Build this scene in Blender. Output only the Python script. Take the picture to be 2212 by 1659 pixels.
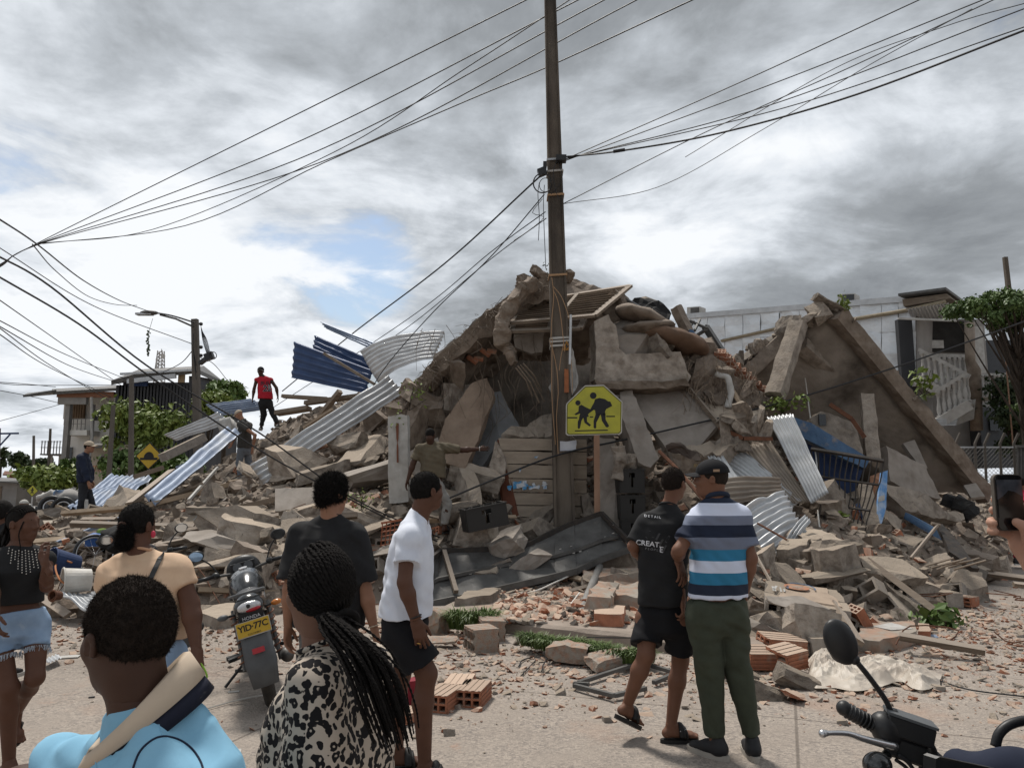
import bpy,bmesh,math,random
import numpy as np
from mathutils import Vector,Matrix,noise as mnoise
from mathutils.bvhtree import BVHTree
for o in list(bpy.data.objects):
 bpy.data.objects.remove(o)
SC=bpy.context.scene
COL=SC.collection
R=math.radians
random.seed(7)
RNG=np.random.default_rng(11)
F_PX,CX,CY,HOR=1600.,1106.,829.5,1040.
CAM_Z=1.65
PITCH=math.atan((HOR-CY)/F_PX)
cam_data=bpy.data.cameras.new('camera')
cam_data.sensor_width=36.
cam_data.lens=36.*F_PX/2212.
cam_data.clip_start=.05
cam_data.clip_end=3000
cam=bpy.data.objects.new('camera',cam_data)
COL.objects.link(cam)
cam.location=(0,0,CAM_Z)
cam.rotation_euler=(math.pi/2+PITCH,0,0)
SC.camera=cam
SC.view_settings.view_transform='Standard'
SC.view_settings.look='None'
SC.view_settings.exposure=.27
SC.view_settings.gamma=1.
SC.view_settings.use_curve_mapping=False
SUN_EL,SUN_AZ=R(62),R(-28)
def make_world():
 w=bpy.data.worlds.new('World');SC.world=w;w.use_nodes=True
 nt=w.node_tree;nt.nodes.clear();N=nt.nodes.new;L=nt.links.new
 out=N('ShaderNodeOutputWorld')
 sky=N('ShaderNodeTexSky');sky.sky_type='NISHITA';sky.sun_disc=False
 sky.sun_elevation=SUN_EL;sky.sun_rotation=SUN_AZ;sky.air_density=1.2;sky.dust_density=1.5
 bg1=N('ShaderNodeBackground');bg1.inputs[1].default_value=.10
 L(sky.outputs[0],bg1.inputs[0])
 tc=N('ShaderNodeTexCoord')
 sep=N('ShaderNodeSeparateXYZ');L(tc.outputs['Generated'],sep.inputs[0])
 def math_(op,a,b=None,c=None):
  n=N('ShaderNodeMath');n.operation=op
  for i,v in enumerate((a,b,c)):
   if v is None:continue
   if hasattr(v,'is_output'):L(v,n.inputs[i])
   else:n.inputs[i].default_value=v
  return n.outputs[0]
 zz=math_('MAXIMUM',sep.outputs[2],0.)
 den=math_('ADD',zz,.16)
 px=math_('DIVIDE',sep.outputs[0],den);py=math_('DIVIDE',sep.outputs[1],den)
 comb=N('ShaderNodeCombineXYZ');L(px,comb.inputs[0]);L(py,comb.inputs[1])
 def nz(scale,detail,rough,off,dist=0.):
  m=N('ShaderNodeMapping');m.inputs['Location'].default_value=off
  L(comb.outputs[0],m.inputs[0])
  t=N('ShaderNodeTexNoise');t.inputs['Scale'].default_value=scale
  t.inputs['Detail'].default_value=detail;t.inputs['Roughness'].default_value=rough
  t.inputs['Distortion'].default_value=dist
  L(m.outputs[0],t.inputs['Vector']);return t.outputs[0]
 def lobe(px_,py_,sharp,amp):
  x=(px_-CX)/F_PX;y=-(py_-CY)/F_PX
  d=Vector((x,math.cos(PITCH)-y*math.sin(PITCH),math.sin(PITCH)+y*math.cos(PITCH))).normalized()
  vm=N('ShaderNodeVectorMath');vm.operation='DOT_PRODUCT';vm.inputs[1].default_value=d
  L(tc.outputs['Generated'],vm.inputs[0])
  e=math_('MULTIPLY',math_('SUBTRACT',vm.outputs['Value'],1.),sharp)
  return math_('MULTIPLY',math_('EXPONENT',e),amp)
 def add(*a):
  r=a[0]
  for v in a[1:]:r=math_('ADD',r,v)
  return r
 big=nz(.62,6,.5,(2.3,.7,0),.3)
 fine=nz(2.3,11,.60,(7.1,3.3,1.),.45)
 mid=nz(1.35,9,.6,(1.4,9.2,2.),.3)
 thick=add(math_('MULTIPLY',big,.42),math_('MULTIPLY',mid,.46),math_('MULTIPLY',fine,.40),lobe(700,200,12,.10),lobe(1950,520,40,.045),lobe(1300,120,40,.05),lobe(430,690,20,-.13),lobe(1450,400,120,-.07),lobe(1780,330,120,-.08))
 ramp=N('ShaderNodeValToRGB');cr=ramp.color_ramp
 cr.elements[0].position=.535;cr.elements[0].color=(.90,.925,.955,1)
 cr.elements[1].position=.86;cr.elements[1].color=(.155,.168,.185,1)
 for p,c in((.585,(.74,.78,.83,1)),(.645,(.50,.535,.575,1)),(.72,(.31,.332,.355,1))):
  e=cr.elements.new(p);e.color=c
 L(thick,ramp.inputs[0])
 bg2=N('ShaderNodeBackground');bg2.inputs[1].default_value=.88
 L(ramp.outputs[0],bg2.inputs[0])
 opn=add(math_('MULTIPLY',fine,.65),math_('MULTIPLY',mid,.35),lobe(815,580,330,.23),lobe(10,270,260,.09),lobe(30,420,300,.09),lobe(580,520,400,.11),lobe(2010,105,260,.05),lobe(2150,250,260,.03),lobe(760,690,500,.10))
 mr=N('ShaderNodeMapRange');mr.inputs[1].default_value=.60;mr.inputs[2].default_value=.74
 mr.interpolation_type='SMOOTHSTEP';L(opn,mr.inputs[0])
 mx=N('ShaderNodeMixShader');L(mr.outputs[0],mx.inputs[0]);L(bg2.outputs[0],mx.inputs[1]);L(bg1.outputs[0],mx.inputs[2])
 L(mx.outputs[0],out.inputs[0])
make_world()
sun_d=bpy.data.lights.new('sun','SUN');sun_d.energy=3.3;sun_d.angle=R(9);sun_d.color=(1.,.95,.88)
sun=bpy.data.objects.new('sun',sun_d);COL.objects.link(sun)
sd=Vector((math.sin(SUN_AZ)*math.cos(SUN_EL),math.cos(SUN_AZ)*math.cos(SUN_EL),math.sin(SUN_EL)))
sun.rotation_euler=sd.to_track_quat('Z','Y').to_euler()
sun.location=sd*60
def P(px,py,d):
 """point at distance d ahead (world Y) seen at that place of the photograph"""
 x=(px-CX)/F_PX;y=-(py-CY)/F_PX
 c,s=math.cos(PITCH),math.sin(PITCH)
 v=Vector((x,c-y*s,s+y*c))
 return Vector((0,0,CAM_Z))+v*(d/v.y)
def G(px,py,z=0.):
 x=(px-CX)/F_PX;y=-(py-CY)/F_PX
 c,s=math.cos(PITCH),math.sin(PITCH)
 v=Vector((x,c-y*s,s+y*c))
 return Vector((0,0,CAM_Z))+v*((z-CAM_Z)/v.z)
def lerp(a,b,t):return a+(b-a)*t
MATS={}
def M(name,c1,c2=None,scale=4.,rough=.85,bump=.25,bscale=28.,metal=0.,c3=None,c3cov=.5,c3scale=1.2,var=0.,stretch=None,spec=.3,dust=None,contrast=(.35,.65),detail=8.,bdist=.02,coat=0.):
 if name in MATS:return MATS[name]
 m=bpy.data.materials.new(name);m.use_nodes=True;MATS[name]=m
 nt=m.node_tree;N=nt.nodes.new;L=nt.links.new
 b=nt.nodes['Principled BSDF']
 b.inputs['Roughness'].default_value=rough;b.inputs['Metallic'].default_value=metal
 b.inputs['Specular IOR Level'].default_value=spec
 if coat:b.inputs['Coat Weight'].default_value=coat;b.inputs['Coat Roughness'].default_value=.08
 c2=c2 or tuple(x*.75 for x in c1)
 tc=N('ShaderNodeTexCoord');vec=tc.outputs['Object']
 if stretch:
  mp=N('ShaderNodeMapping');mp.inputs['Scale'].default_value=stretch;L(vec,mp.inputs[0]);vec=mp.outputs[0]
 def noise(sc,det=detail,ro=.6):
  t=N('ShaderNodeTexNoise');t.inputs['Scale'].default_value=sc;t.inputs['Detail'].default_value=det
  t.inputs['Roughness'].default_value=ro;L(vec,t.inputs['Vector']);return t.outputs[0]
 def mrange(v,a,c):
  r=N('ShaderNodeMapRange');r.inputs[1].default_value=a;r.inputs[2].default_value=c;L(v,r.inputs[0]);return r.outputs[0]
 def mix(f,a,c):
  x=N('ShaderNodeMix');x.data_type='RGBA'
  if isinstance(f,float):x.inputs[0].default_value=f
  else:L(f,x.inputs[0])
  for i,v in((6,a),(7,c)):
   if isinstance(v,tuple):x.inputs[i].default_value=(*v,1)
   else:L(v,x.inputs[i])
  return x.outputs[2]
 col=mix(mrange(noise(scale),*contrast),tuple(c1),tuple(c2))
 if c3:
  col=mix(mrange(noise(c3scale,6),1.-c3cov-.06,1.-c3cov+.14),col,tuple(c3))
 if dust:
  g=N('ShaderNodeNewGeometry');sp=N('ShaderNodeSeparateXYZ');L(g.outputs['Normal'],sp.inputs[0])
  n2=noise(scale*2.3,5)
  ad=N('ShaderNodeMath');ad.operation='MULTIPLY_ADD';L(n2,ad.inputs[0]);ad.inputs[1].default_value=.5;L(sp.outputs[2],ad.inputs[2])
  col=mix(mrange(ad.outputs[0],.45,1.15),col,tuple(dust))
 if var:
  oi=N('ShaderNodeObjectInfo');hs=N('ShaderNodeHueSaturation')
  L(mrange2(nt,oi.outputs['Random'],1-var,1+var),hs.inputs['Value']);L(col,hs.inputs['Color']);col=hs.outputs[0]
 L(col,b.inputs['Base Color'])
 if bump:
  bp=N('ShaderNodeBump');bp.inputs['Strength'].default_value=bump;bp.inputs['Distance'].default_value=bdist
  L(noise(bscale,8,.65),bp.inputs['Height']);L(bp.outputs[0],b.inputs['Normal'])
 return m
def mrange2(nt,v,lo,hi):
 r=nt.nodes.new('ShaderNodeMapRange');r.inputs[3].default_value=lo;r.inputs[4].default_value=hi
 nt.links.new(v,r.inputs[0]);return r.outputs[0]
def flat(name,c,rough=.6,metal=0.,spec=.3,bump=0.,bscale=60,coat=0.):
 return M(name,c,tuple(x*.86 for x in c),6,rough,bump,bscale,metal,spec=spec,coat=coat)
DUST=(.31,.255,.20)
CON=M('concrete',(.335,.293,.25),(.165,.138,.114),5,.92,.9,22,var=.28,c3=(.15,.115,.09),c3cov=.34,dust=DUST)
COND=M('old_concrete',(.22,.178,.142),(.125,.096,.073),4,.95,.7,16,c3=(.06,.043,.031),c3cov=.38,c3scale=1.6,var=.12,dust=(.27,.22,.18))
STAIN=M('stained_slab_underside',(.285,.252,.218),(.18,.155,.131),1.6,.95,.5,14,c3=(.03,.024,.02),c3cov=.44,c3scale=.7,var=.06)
PLAST=M('grey_plaster',(.285,.252,.222),(.205,.178,.152),3,.9,.25,30,c3=(.16,.125,.10),c3cov=.36,var=.1)
PALE=M('pale_plaster',(.46,.45,.43),(.34,.325,.30),6,.85,.25,40,c3=(.30,.24,.19),c3cov=.25)
BRICK=M('red_clay',(.40,.165,.095),(.30,.125,.075),9,.9,.35,40,c3=(.36,.28,.22),c3cov=.40,c3scale=7,var=.2,dust=(.40,.30,.23))
BLOCK=M('grey_block',(.33,.295,.26),(.235,.208,.18),12,.95,.6,45,var=.14,dust=DUST)
SOIL=M('rubble_soil',(.235,.192,.155),(.13,.10,.078),3.,.98,.9,9,c3=(.30,.255,.215),c3cov=.40,c3scale=2.2,bdist=.06)
WOOD=M('weathered_wood',(.225,.178,.135),(.13,.10,.075),3,.85,.4,12,stretch=(1,1,12),var=.2,dust=(.30,.25,.205))
PLANKM=M('pale_wood',(.36,.28,.20),(.25,.19,.135),4,.8,.3,20,var=.2)
GALV=M('galvanised_sheet',(.46,.47,.48),(.33,.335,.34),3,.42,.08,30,.55,spec=.5,c3=(.30,.265,.23),c3cov=.34,c3scale=2.)
GALVB=M('bright_galvanised_sheet',(.50,.51,.52),(.39,.40,.41),3,.45,.06,30,.3,spec=.5,c3=(.38,.35,.32),c3cov=.22)
GALVT=M('dusty_brown_sheet',(.30,.255,.21),(.215,.18,.15),3,.6,.1,30,.25,c3=(.17,.12,.085),c3cov=.3)
BLUES=M('blue_painted_sheet',(.035,.065,.15),(.028,.05,.115),3,.5,.08,30,.1,c3=(.07,.085,.12),c3cov=.3)
LBLUE=M('light_blue_sheet',(.22,.275,.37),(.16,.20,.28),4,.5,.06,30,.15,c3=(.36,.37,.38),c3cov=.38)
BLUEP=M('peeling_blue_paint',(.08,.145,.245),(.055,.10,.18),5,.85,.3,30,c3=(.30,.245,.19),c3cov=.42,c3scale=4)
NAVYP=M('dark_blue_paint',(.022,.042,.11),(.015,.03,.08),5,.7,.2,30)
DMET=M('dark_grey_metal',(.11,.107,.102),(.07,.067,.064),5,.55,.12,30,.2,c3=(.16,.14,.12),c3cov=.30,c3scale=3)
IRON=M('black_iron',(.025,.023,.022),(.045,.035,.028),12,.7,.2,50)
RUST=M('rusty_steel',(.15,.065,.035),(.085,.038,.024),8,.85,.3,40)
RUSTP=M('rusty_sign_post',(.28,.17,.115),(.20,.115,.075),6,.8,.2,40,stretch=(1,1,.3))
POLEM=M('pole_concrete',(.15,.125,.10),(.085,.068,.054),3,.92,.4,40,c3=(.035,.03,.026),c3cov=.5,c3scale=1.4,stretch=(1,1,.25))
POLEF=M('far_pole_concrete',(.13,.115,.10),(.09,.08,.07),3,.9,.2,30,stretch=(1,1,.3))
CABLE=flat('cable_black',(.018,.018,.020),.6)
WCAB=flat('cable_white',(.62,.60,.56),.6)
ORW=flat('wire_orange',(.36,.22,.12),.6)
PLASTK=flat('black_plastic',(.016,.016,.017),.45,spec=.4,bump=.05)
CHROME=flat('steel',(.55,.55,.56),.28,.9,.5)
EARTHP=M('brown_paint_wall',(.17,.068,.042),(.13,.052,.034),3,.9,.2,20)
def tag(o,label=None,cat=None,group=None,kind=None):
 if label:o['label']=label
 if cat:o['category']=cat
 if group:o['group']=group
 if kind:o['kind']=kind
 return o
def empty(name,loc,label=None,cat=None,group=None):
 o=bpy.data.objects.new(name,None);COL.objects.link(o);o.location=loc
 o.empty_display_size=.1
 return tag(o,label,cat,group)
def mesh_obj(name,verts,faces,mat,parent=None,smooth=False,origin=None):
 """one mesh object; verts in world space, moved to the origin given (or the parent's)"""
 me=bpy.data.meshes.new(name)
 v=np.asarray(verts,dtype=float).reshape(-1,3)
 if origin is None:
  origin=parent.matrix_basis.translation if parent is not None else v.mean(0)
  if parent is not None and parent.parent is not None:origin=Vector(parent['_o'])
 og=np.asarray(origin,dtype=float)
 me.from_pydata((v-og).tolist(),[],faces if isinstance(faces,list)else faces.tolist())
 if mat is not None:me.materials.append(mat)
 if smooth:me.polygons.foreach_set('use_smooth',[True]*len(me.polygons))
 o=bpy.data.objects.new(name,me);COL.objects.link(o)
 if parent is not None:
  o.parent=parent
  o['_o']=[float(x)for x in og]
 else:o.location=tuple(og)
 return o
def join(parts):
 V,Fs,n=[],[],0
 for v,f in parts:
  v=np.asarray(v,dtype=float).reshape(-1,3);V.append(v)
  Fs+=[tuple(i+n for i in q)for q in f];n+=len(v)
 return np.vstack(V),Fs
def box_(c,ax,ay,az):
 """box with half-axis vectors"""
 c,ax,ay,az=map(Vector,(c,ax,ay,az));v=[]
 for i in(-1,1):
  for j in(-1,1):
   for k in(-1,1):v.append(c+ax*i+ay*j+az*k)
 f=[(0,1,3,2),(4,6,7,5),(0,4,5,1),(2,3,7,6),(0,2,6,4),(1,5,7,3)]
 if ax.cross(ay).dot(az)<0:f=[tuple(reversed(q))for q in f]
 return[tuple(x)for x in v],f
def abox(x0,x1,y0,y1,z0,z1):
 return box_(((x0+x1)/2,(y0+y1)/2,(z0+z1)/2),((x1-x0)/2,0,0),(0,(y1-y0)/2,0),(0,0,(z1-z0)/2))
def frame_of(d,up=Vector((0,0,1))):
 d=Vector(d).normalized()
 if abs(d.dot(up))>.96:up=Vector((1,0,0))
 s=d.cross(up).normalized();u=s.cross(d).normalized()
 return d,s,u
def beam_(p0,p1,w,h,roll=0.,up=Vector((0,0,1)),taper=1.):
 p0,p1=Vector(p0),Vector(p1);d,s,u=frame_of(p1-p0,up)
 s2=s*math.cos(roll)+u*math.sin(roll);u2=-s*math.sin(roll)+u*math.cos(roll)
 v=[]
 for p,k in((p0,1.),(p1,taper)):
  for a,b in((-1,-1),(1,-1),(1,1),(-1,1)):v.append(p+s2*(a*w/2*k)+u2*(b*h/2*k))
 f=[(0,1,2,3),(7,6,5,4)]+[(i,4+i,4+(i+1)%4,(i+1)%4)for i in range(4)]
 return[tuple(x)for x in v],f
def tube_(pts,r,n=6,r1=None,closed_ends=True):
 pts=[Vector(p)for p in pts];V,Fs=[],[]
 m=len(pts);prev=None
 for i,p in enumerate(pts):
  t=(pts[min(i+1,m-1)]-pts[max(i-1,0)])
  if t.length<1e-9:t=Vector((0,0,1))
  t.normalize()
  if prev is None:_,s,u=frame_of(t)
  else:
   s=prev-t*prev.dot(t)
   s=s.normalized()if s.length>1e-6 else frame_of(t)[1]
   u=s.cross(t)
  prev=s
  rr=r[i]if isinstance(r,(list,tuple))else(r if r1 is None else lerp(r,r1,i/max(m-1,1)))
  for k in range(n):
   a=2*math.pi*k/n
   V.append(tuple(p+s*(math.cos(a)*rr)+u*(math.sin(a)*rr)))
 for i in range(m-1):
  for k in range(n):
   a,b=i*n+k,i*n+(k+1)%n
   Fs.append((a,b,b+n,a+n))
 if closed_ends:
  Fs.append(tuple(range(n-1,-1,-1)));Fs.append(tuple((m-1)*n+k for k in range(n)))
 return V,Fs
def spline(ctrl,n=24):
 """Catmull-Rom through control points"""
 c=[Vector(p)for p in ctrl]
 if len(c)==2:return[c[0].lerp(c[1],i/n)for i in range(n+1)]
 c=[c[0]*2-c[1]]+c+[c[-1]*2-c[-2]]
 out=[];segs=len(c)-3;per=max(2,n//segs)
 for i in range(segs):
  p0,p1,p2,p3=c[i:i+4]
  for j in range(per):
   t=j/per
   out.append(.5*((2*p1)+(p2-p0)*t+(2*p0-5*p1+4*p2-p3)*t*t+(3*p1-p0-3*p2+p3)*t**3))
 out.append(c[-2]);return out
def disc_(c,nrm,r,n=20,thick=.01,ry=None,up=Vector((0,0,1))):
 d,s,u=frame_of(nrm,up);c=Vector(c);ry=ry or r;V=[]
 for k in(-.5,.5):
  for i in range(n):
   a=2*math.pi*i/n
   V.append(tuple(c+d*(k*thick)+s*(math.cos(a)*r)+u*(math.sin(a)*ry)))
 Fs=[tuple(range(n-1,-1,-1)),tuple(range(n,2*n))]+[(i,(i+1)%n,n+(i+1)%n,n+i)for i in range(n)]
 return V,Fs
def torus_(c,nrm,R0,r,n=32,m=8):
 d,s,u=frame_of(nrm);c=Vector(c);V,Fs=[],[]
 for i in range(n):
  a=2*math.pi*i/n;e=s*math.cos(a)+u*math.sin(a)
  for k in range(m):
   b=2*math.pi*k/m
   V.append(tuple(c+e*(R0+r*math.cos(b))+d*(r*math.sin(b))))
 for i in range(n):
  for k in range(m):
   Fs.append((i*m+k,((i+1)%n)*m+k,((i+1)%n)*m+(k+1)%m,i*m+(k+1)%m))
 return V,Fs
def ball_(c,rx,ry=None,rz=None,n=14,m=9,rot=None):
 ry=ry or rx;rz=rz or rx;c=Vector(c);V=[]
 for i in range(1,m):
  th=math.pi*i/m
  for k in range(n):
   a=2*math.pi*k/n
   p=Vector((rx*math.sin(th)*math.cos(a),ry*math.sin(th)*math.sin(a),rz*math.cos(th)))
   if rot is not None:p=rot@p
   V.append(tuple(c+p))
 tp=Vector((0,0,rz));bt=Vector((0,0,-rz))
 if rot is not None:tp=rot@tp;bt=rot@bt
 V+=[tuple(c+tp),tuple(c+bt)]
 T,B=len(V)-2,len(V)-1;Fs=[]
 for k in range(n):
  Fs.append((T,k,(k+1)%n));Fs.append((B,(m-2)*n+(k+1)%n,(m-2)*n+k))
  for i in range(m-2):Fs.append((i*n+k,(i+1)*n+k,(i+1)*n+(k+1)%n,i*n+(k+1)%n))
 return V,Fs
def prism_(poly,thick,nrm=None):
 """extrude a 3-D polygon by thick along its normal, away from the camera"""
 p=[Vector(x)for x in poly]
 if nrm is None:
  nrm=Vector((0,0,0))
  for i in range(len(p)):nrm+=p[i].cross(p[(i+1)%len(p)])
  nrm.normalize()
  mid=sum(p,Vector())/len(p)
  if nrm.dot(mid-Vector((0,0,CAM_Z)))<0:nrm=-nrm
 n=len(p);V=[tuple(x)for x in p]+[tuple(x+nrm*thick)for x in p]
 Fs=[tuple(range(n)),tuple(range(2*n-1,n-1,-1))]+[(i,n+i,n+(i+1)%n,(i+1)%n)for i in range(n)]
 return V,Fs
def nval(x,y,z,s=1.,o=0.):
 return mnoise.noise(Vector((x*s+o,y*s+o*1.7,z*s-o)))
def slab_(c4,thick,res=.12,rough=.03,edge=.08,seed=0.,bulge=0.,jag=.35,nrm=None):
 """broken slab: patch of four corners (in order round), with thickness, chipped outline and uneven faces"""
 a,b,c,d=[Vector(p)for p in c4]
 nx=max(2,min(40,int(max((b-a).length,(c-d).length)/res)));ny=max(2,min(40,int(max((d-a).length,(c-b).length)/res)))
 nn=((b-a)+(c-d)).cross((d-a)+(c-b)).normalized()
 mid=(a+b+c+d)/4
 if nn.dot(mid-Vector((0,0,CAM_Z)))<0:nn=-nn
 if nrm is not None:nn=Vector(nrm).normalized()
 V=[]
 for k in(0,1):
  for j in range(ny+1):
   for i in range(nx+1):
    u,v=i/nx,j/ny
    eu=min(u,1-u)*nx;ev=min(v,1-v)*ny
    p=(a*(1-u)+b*u)*(1-v)+(d*(1-u)+c*u)*v
    cen=mid-p
    if eu<.5 or ev<.5:
     q=abs(nval(p.x,p.y,p.z,1.9,seed))*1.2+abs(nval(p.x,p.y,p.z,6.,seed+9))*jag+.12*k
     p=p+cen.normalized()*(edge*q)
    w=nval(p.x,p.y,p.z,2.6,seed+3)*rough+nval(p.x,p.y,p.z,8.,seed+5)*rough*.5
    w+=bulge*4*(u*(1-u))*(1 if bulge else 0)
    V.append(p+nn*(thick*k+w))
 n1=(nx+1)*(ny+1);Fs=[]
 for j in range(ny):
  for i in range(nx):
   q=j*(nx+1)+i
   Fs.append((q,q+1,q+nx+2,q+nx+1));Fs.append((n1+q,n1+q+nx+1,n1+q+nx+2,n1+q+1))
 rim=[i for i in range(nx+1)]+[j*(nx+1)+nx for j in range(1,ny+1)]+[ny*(nx+1)+i for i in range(nx-1,-1,-1)]+[j*(nx+1)for j in range(ny-1,0,-1)]
 for i in range(len(rim)):
  p,q=rim[i],rim[(i+1)%len(rim)]
  Fs.append((p,n1+p,n1+q,q))
 return[tuple(x)for x in V],Fs
def corr_(c4,ridges,amp=.02,res=10,bend=0.,crumple=0.,seed=0.,trap=True,thick=.004,wavelen=8):
 """corrugated sheet: ridges run from side ab to side dc; a-b is across the ridges"""
 a,b,c,d=[Vector(p)for p in c4]
 nn=(b-a).cross(d-a).normalized()
 if nn.dot((a+b+c+d)/4-Vector((0,0,CAM_Z)))>0:nn=-nn
 nx=ridges*6;V=[];L=((d-a).length+(c-b).length)/2;ny=max(2,int(L/.12),res)
 for j in range(ny+1):
  v=j/ny
  for i in range(nx+1):
   u=i/nx
   p=(a*(1-u)+b*u)*(1-v)+(d*(1-u)+c*u)*v
   w=math.sin(u*ridges*2*math.pi)
   if trap:w=max(-.55,min(.55,w))/.55
   h=w*amp+bend*4*v*(1-v)+crumple*(nval(p.x,p.y,p.z,1.6,seed)+.5*nval(p.x,p.y,p.z,4.5,seed+4))
   V.append(p+nn*h)
 n1=len(V);V+=[p-nn*thick for p in V];Fs=[]
 for j in range(ny):
  for i in range(nx):
   q=j*(nx+1)+i
   Fs.append((q,q+1,q+nx+2,q+nx+1));Fs.append((n1+q,n1+q+nx+1,n1+q+nx+2,n1+q+1))
 rim=[i for i in range(nx+1)]+[j*(nx+1)+nx for j in range(1,ny+1)]+[ny*(nx+1)+i for i in range(nx-1,-1,-1)]+[j*(nx+1)for j in range(ny-1,0,-1)]
 for i in range(len(rim)):
  p,q=rim[i],rim[(i+1)%len(rim)];Fs.append((p,n1+p,n1+q,q))
 return[tuple(x)for x in V],Fs
def rbeam_(p0,p1,w,h,roll=0.,rough=.02,seed=0.,bow=0.,res=.12,endjag=.08,up=Vector((0,0,1))):
 """rough broken concrete beam"""
 p0,p1=Vector(p0),Vector(p1);d,s,u=frame_of(p1-p0,up)
 s,u=s*math.cos(roll)+u*math.sin(roll),-s*math.sin(roll)+u*math.cos(roll)
 L=(p1-p0).length;n=max(3,int(L/res));ring=[]
 for a,b in((-1,-1),(1,-1),(1,1),(-1,1)):
  for t in range(3):
   na,nb={(-1,-1):(1,-1),(1,-1):(1,1),(1,1):(-1,1),(-1,1):(-1,-1)}[(a,b)]
   k=t/3;x,y=a+(na-a)*k,b+(nb-b)*k
   if t==0:x,y=x*.94,y*.94
   ring.append((x,y))
 V=[];m=len(ring)
 for i in range(n+1):
  t=i/n
  for(x,y)in ring:
   p=p0.lerp(p1,t)+s*(x*w/2)+u*(y*h/2)+u*(bow*4*t*(1-t))
   if i in(0,n):p+=d*(endjag*nval(p.x,p.y,p.z,5,seed+2))
   q=nval(p.x,p.y,p.z,3.5,seed)*rough+nval(p.x,p.y,p.z,11,seed+5)*rough*.5
   V.append(p+(s*x+u*y)*q)
 Fs=[]
 for i in range(n):
  for k in range(m):Fs.append((i*m+k,i*m+(k+1)%m,(i+1)*m+(k+1)%m,(i+1)*m+k))
 Fs+=[tuple(range(m-1,-1,-1)),tuple(n*m+k for k in range(m))]
 return[tuple(x)for x in V],Fs
def add(name,vf,mat,label=None,cat=None,group=None,parent=None,smooth=False,kind=None,origin=None):
 o=mesh_obj(name,vf[0],vf[1],mat,parent,smooth,origin)
 return tag(o,label,cat,group,kind)
def ground_material():
 m=bpy.data.materials.new('street_surface');m.use_nodes=True
 nt=m.node_tree;N=nt.nodes.new;L=nt.links.new;b=nt.nodes['Principled BSDF']
 b.inputs['Roughness'].default_value=.93;b.inputs['Specular IOR Level'].default_value=.25
 tc=N('ShaderNodeTexCoord');vec=tc.outputs['Object']
 def noise(sc,det=8,ro=.6):
  t=N('ShaderNodeTexNoise');t.inputs['Scale'].default_value=sc;t.inputs['Detail'].default_value=det
  t.inputs['Roughness'].default_value=ro;L(vec,t.inputs['Vector']);return t.outputs[0]
 def mr(v,a,c,lo=0.,hi=1.):
  r=N('ShaderNodeMapRange');r.inputs[1].default_value=a;r.inputs[2].default_value=c
  r.inputs[3].default_value=lo;r.inputs[4].default_value=hi;L(v,r.inputs[0]);return r.outputs[0]
 def mix(f,a,c):
  x=N('ShaderNodeMix');x.data_type='RGBA';L(f,x.inputs[0])
  for i,v in((6,a),(7,c)):
   if isinstance(v,tuple):x.inputs[i].default_value=(*v,1)
   else:L(v,x.inputs[i])
  return x.outputs[2]
 col=mix(mr(noise(.9,6),.3,.7),(.33,.285,.243),(.25,.212,.18))
 vo=N('ShaderNodeTexVoronoi');vo.inputs['Scale'].default_value=62;L(vec,vo.inputs['Vector'])
 sep=N('ShaderNodeSeparateColor');L(vo.outputs['Color'],sep.inputs[0])
 agg=mix(sep.outputs[0],(.15,.135,.125),(.42,.36,.305))
 col=mix(mr(noise(2.6,7),.38,.62,.22,.72),col,agg)
 col=mix(mr(noise(150,3),.52,.75,0.,.55),col,(.12,.10,.09))
 col=mix(mr(noise(.55,9,.66),.56,.70,0.,.42),col,(.36,.21,.14))
 col=mix(mr(noise(1.9,10,.72),.61,.70,0.,.6),col,(.38,.19,.115))
 col=mix(mr(noise(.33,6),.56,.70,0.,.45),col,(.155,.132,.115))
 vc=N('ShaderNodeTexVoronoi');vc.feature='DISTANCE_TO_EDGE';vc.inputs['Scale'].default_value=.22
 nd=N('ShaderNodeTexNoise');nd.inputs['Scale'].default_value=3.;L(vec,nd.inputs['Vector'])
 va=N('ShaderNodeVectorMath');va.operation='MULTIPLY_ADD';L(nd.outputs['Color'],va.inputs[0]);va.inputs[1].default_value=(.35,.35,0);L(vec,va.inputs[2])
 L(va.outputs[0],vc.inputs['Vector'])
 col=mix(mr(vc.outputs['Distance'],0.,.0028,.6,0.),col,(.09,.07,.058))
 sp=N('ShaderNodeSeparateXYZ');mpj=N('ShaderNodeMapping');mpj.inputs['Rotation'].default_value=(0,0,.35);L(vec,mpj.inputs[0]);L(mpj.outputs[0],sp.inputs[0])
 for ax,per in((0,3.4),(1,2.9)):
  pg=N('ShaderNodeMath');pg.operation='PINGPONG';L(sp.outputs[ax],pg.inputs[0]);pg.inputs[1].default_value=per/2
  col=mix(mr(pg.outputs[0],.006,.014,.6,0.),col,(.08,.066,.055))
 L(col,b.inputs['Base Color'])
 bp=N('ShaderNodeBump');bp.inputs['Strength'].default_value=.55;bp.inputs['Distance'].default_value=.012
 ad=N('ShaderNodeMath');ad.operation='ADD';L(noise(70,6,.7),ad.inputs[0]);L(vo.outputs['Distance'],ad.inputs[1])
 L(ad.outputs[0],bp.inputs['Height']);L(bp.outputs[0],b.inputs['Normal'])
 return m
GROUND=ground_material()
gv,gf=[],[]
xs=[-900,-200,-60]+list(np.arange(-20,21,1.))+[60,200,900];ys=[-60,-20,-6]+list(np.arange(-2,32,1.))+[60,200,900]
for y in ys:
 for x in xs:
  gv.append((x,y,.012*nval(x,y,0,.5)if abs(x)<25 and-3<y<40 else 0.))
for j in range(len(ys)-1):
 for i in range(len(xs)-1):
  q=j*len(xs)+i;gf.append((q,q+1,q+len(xs)+1,q+len(xs)))
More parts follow.
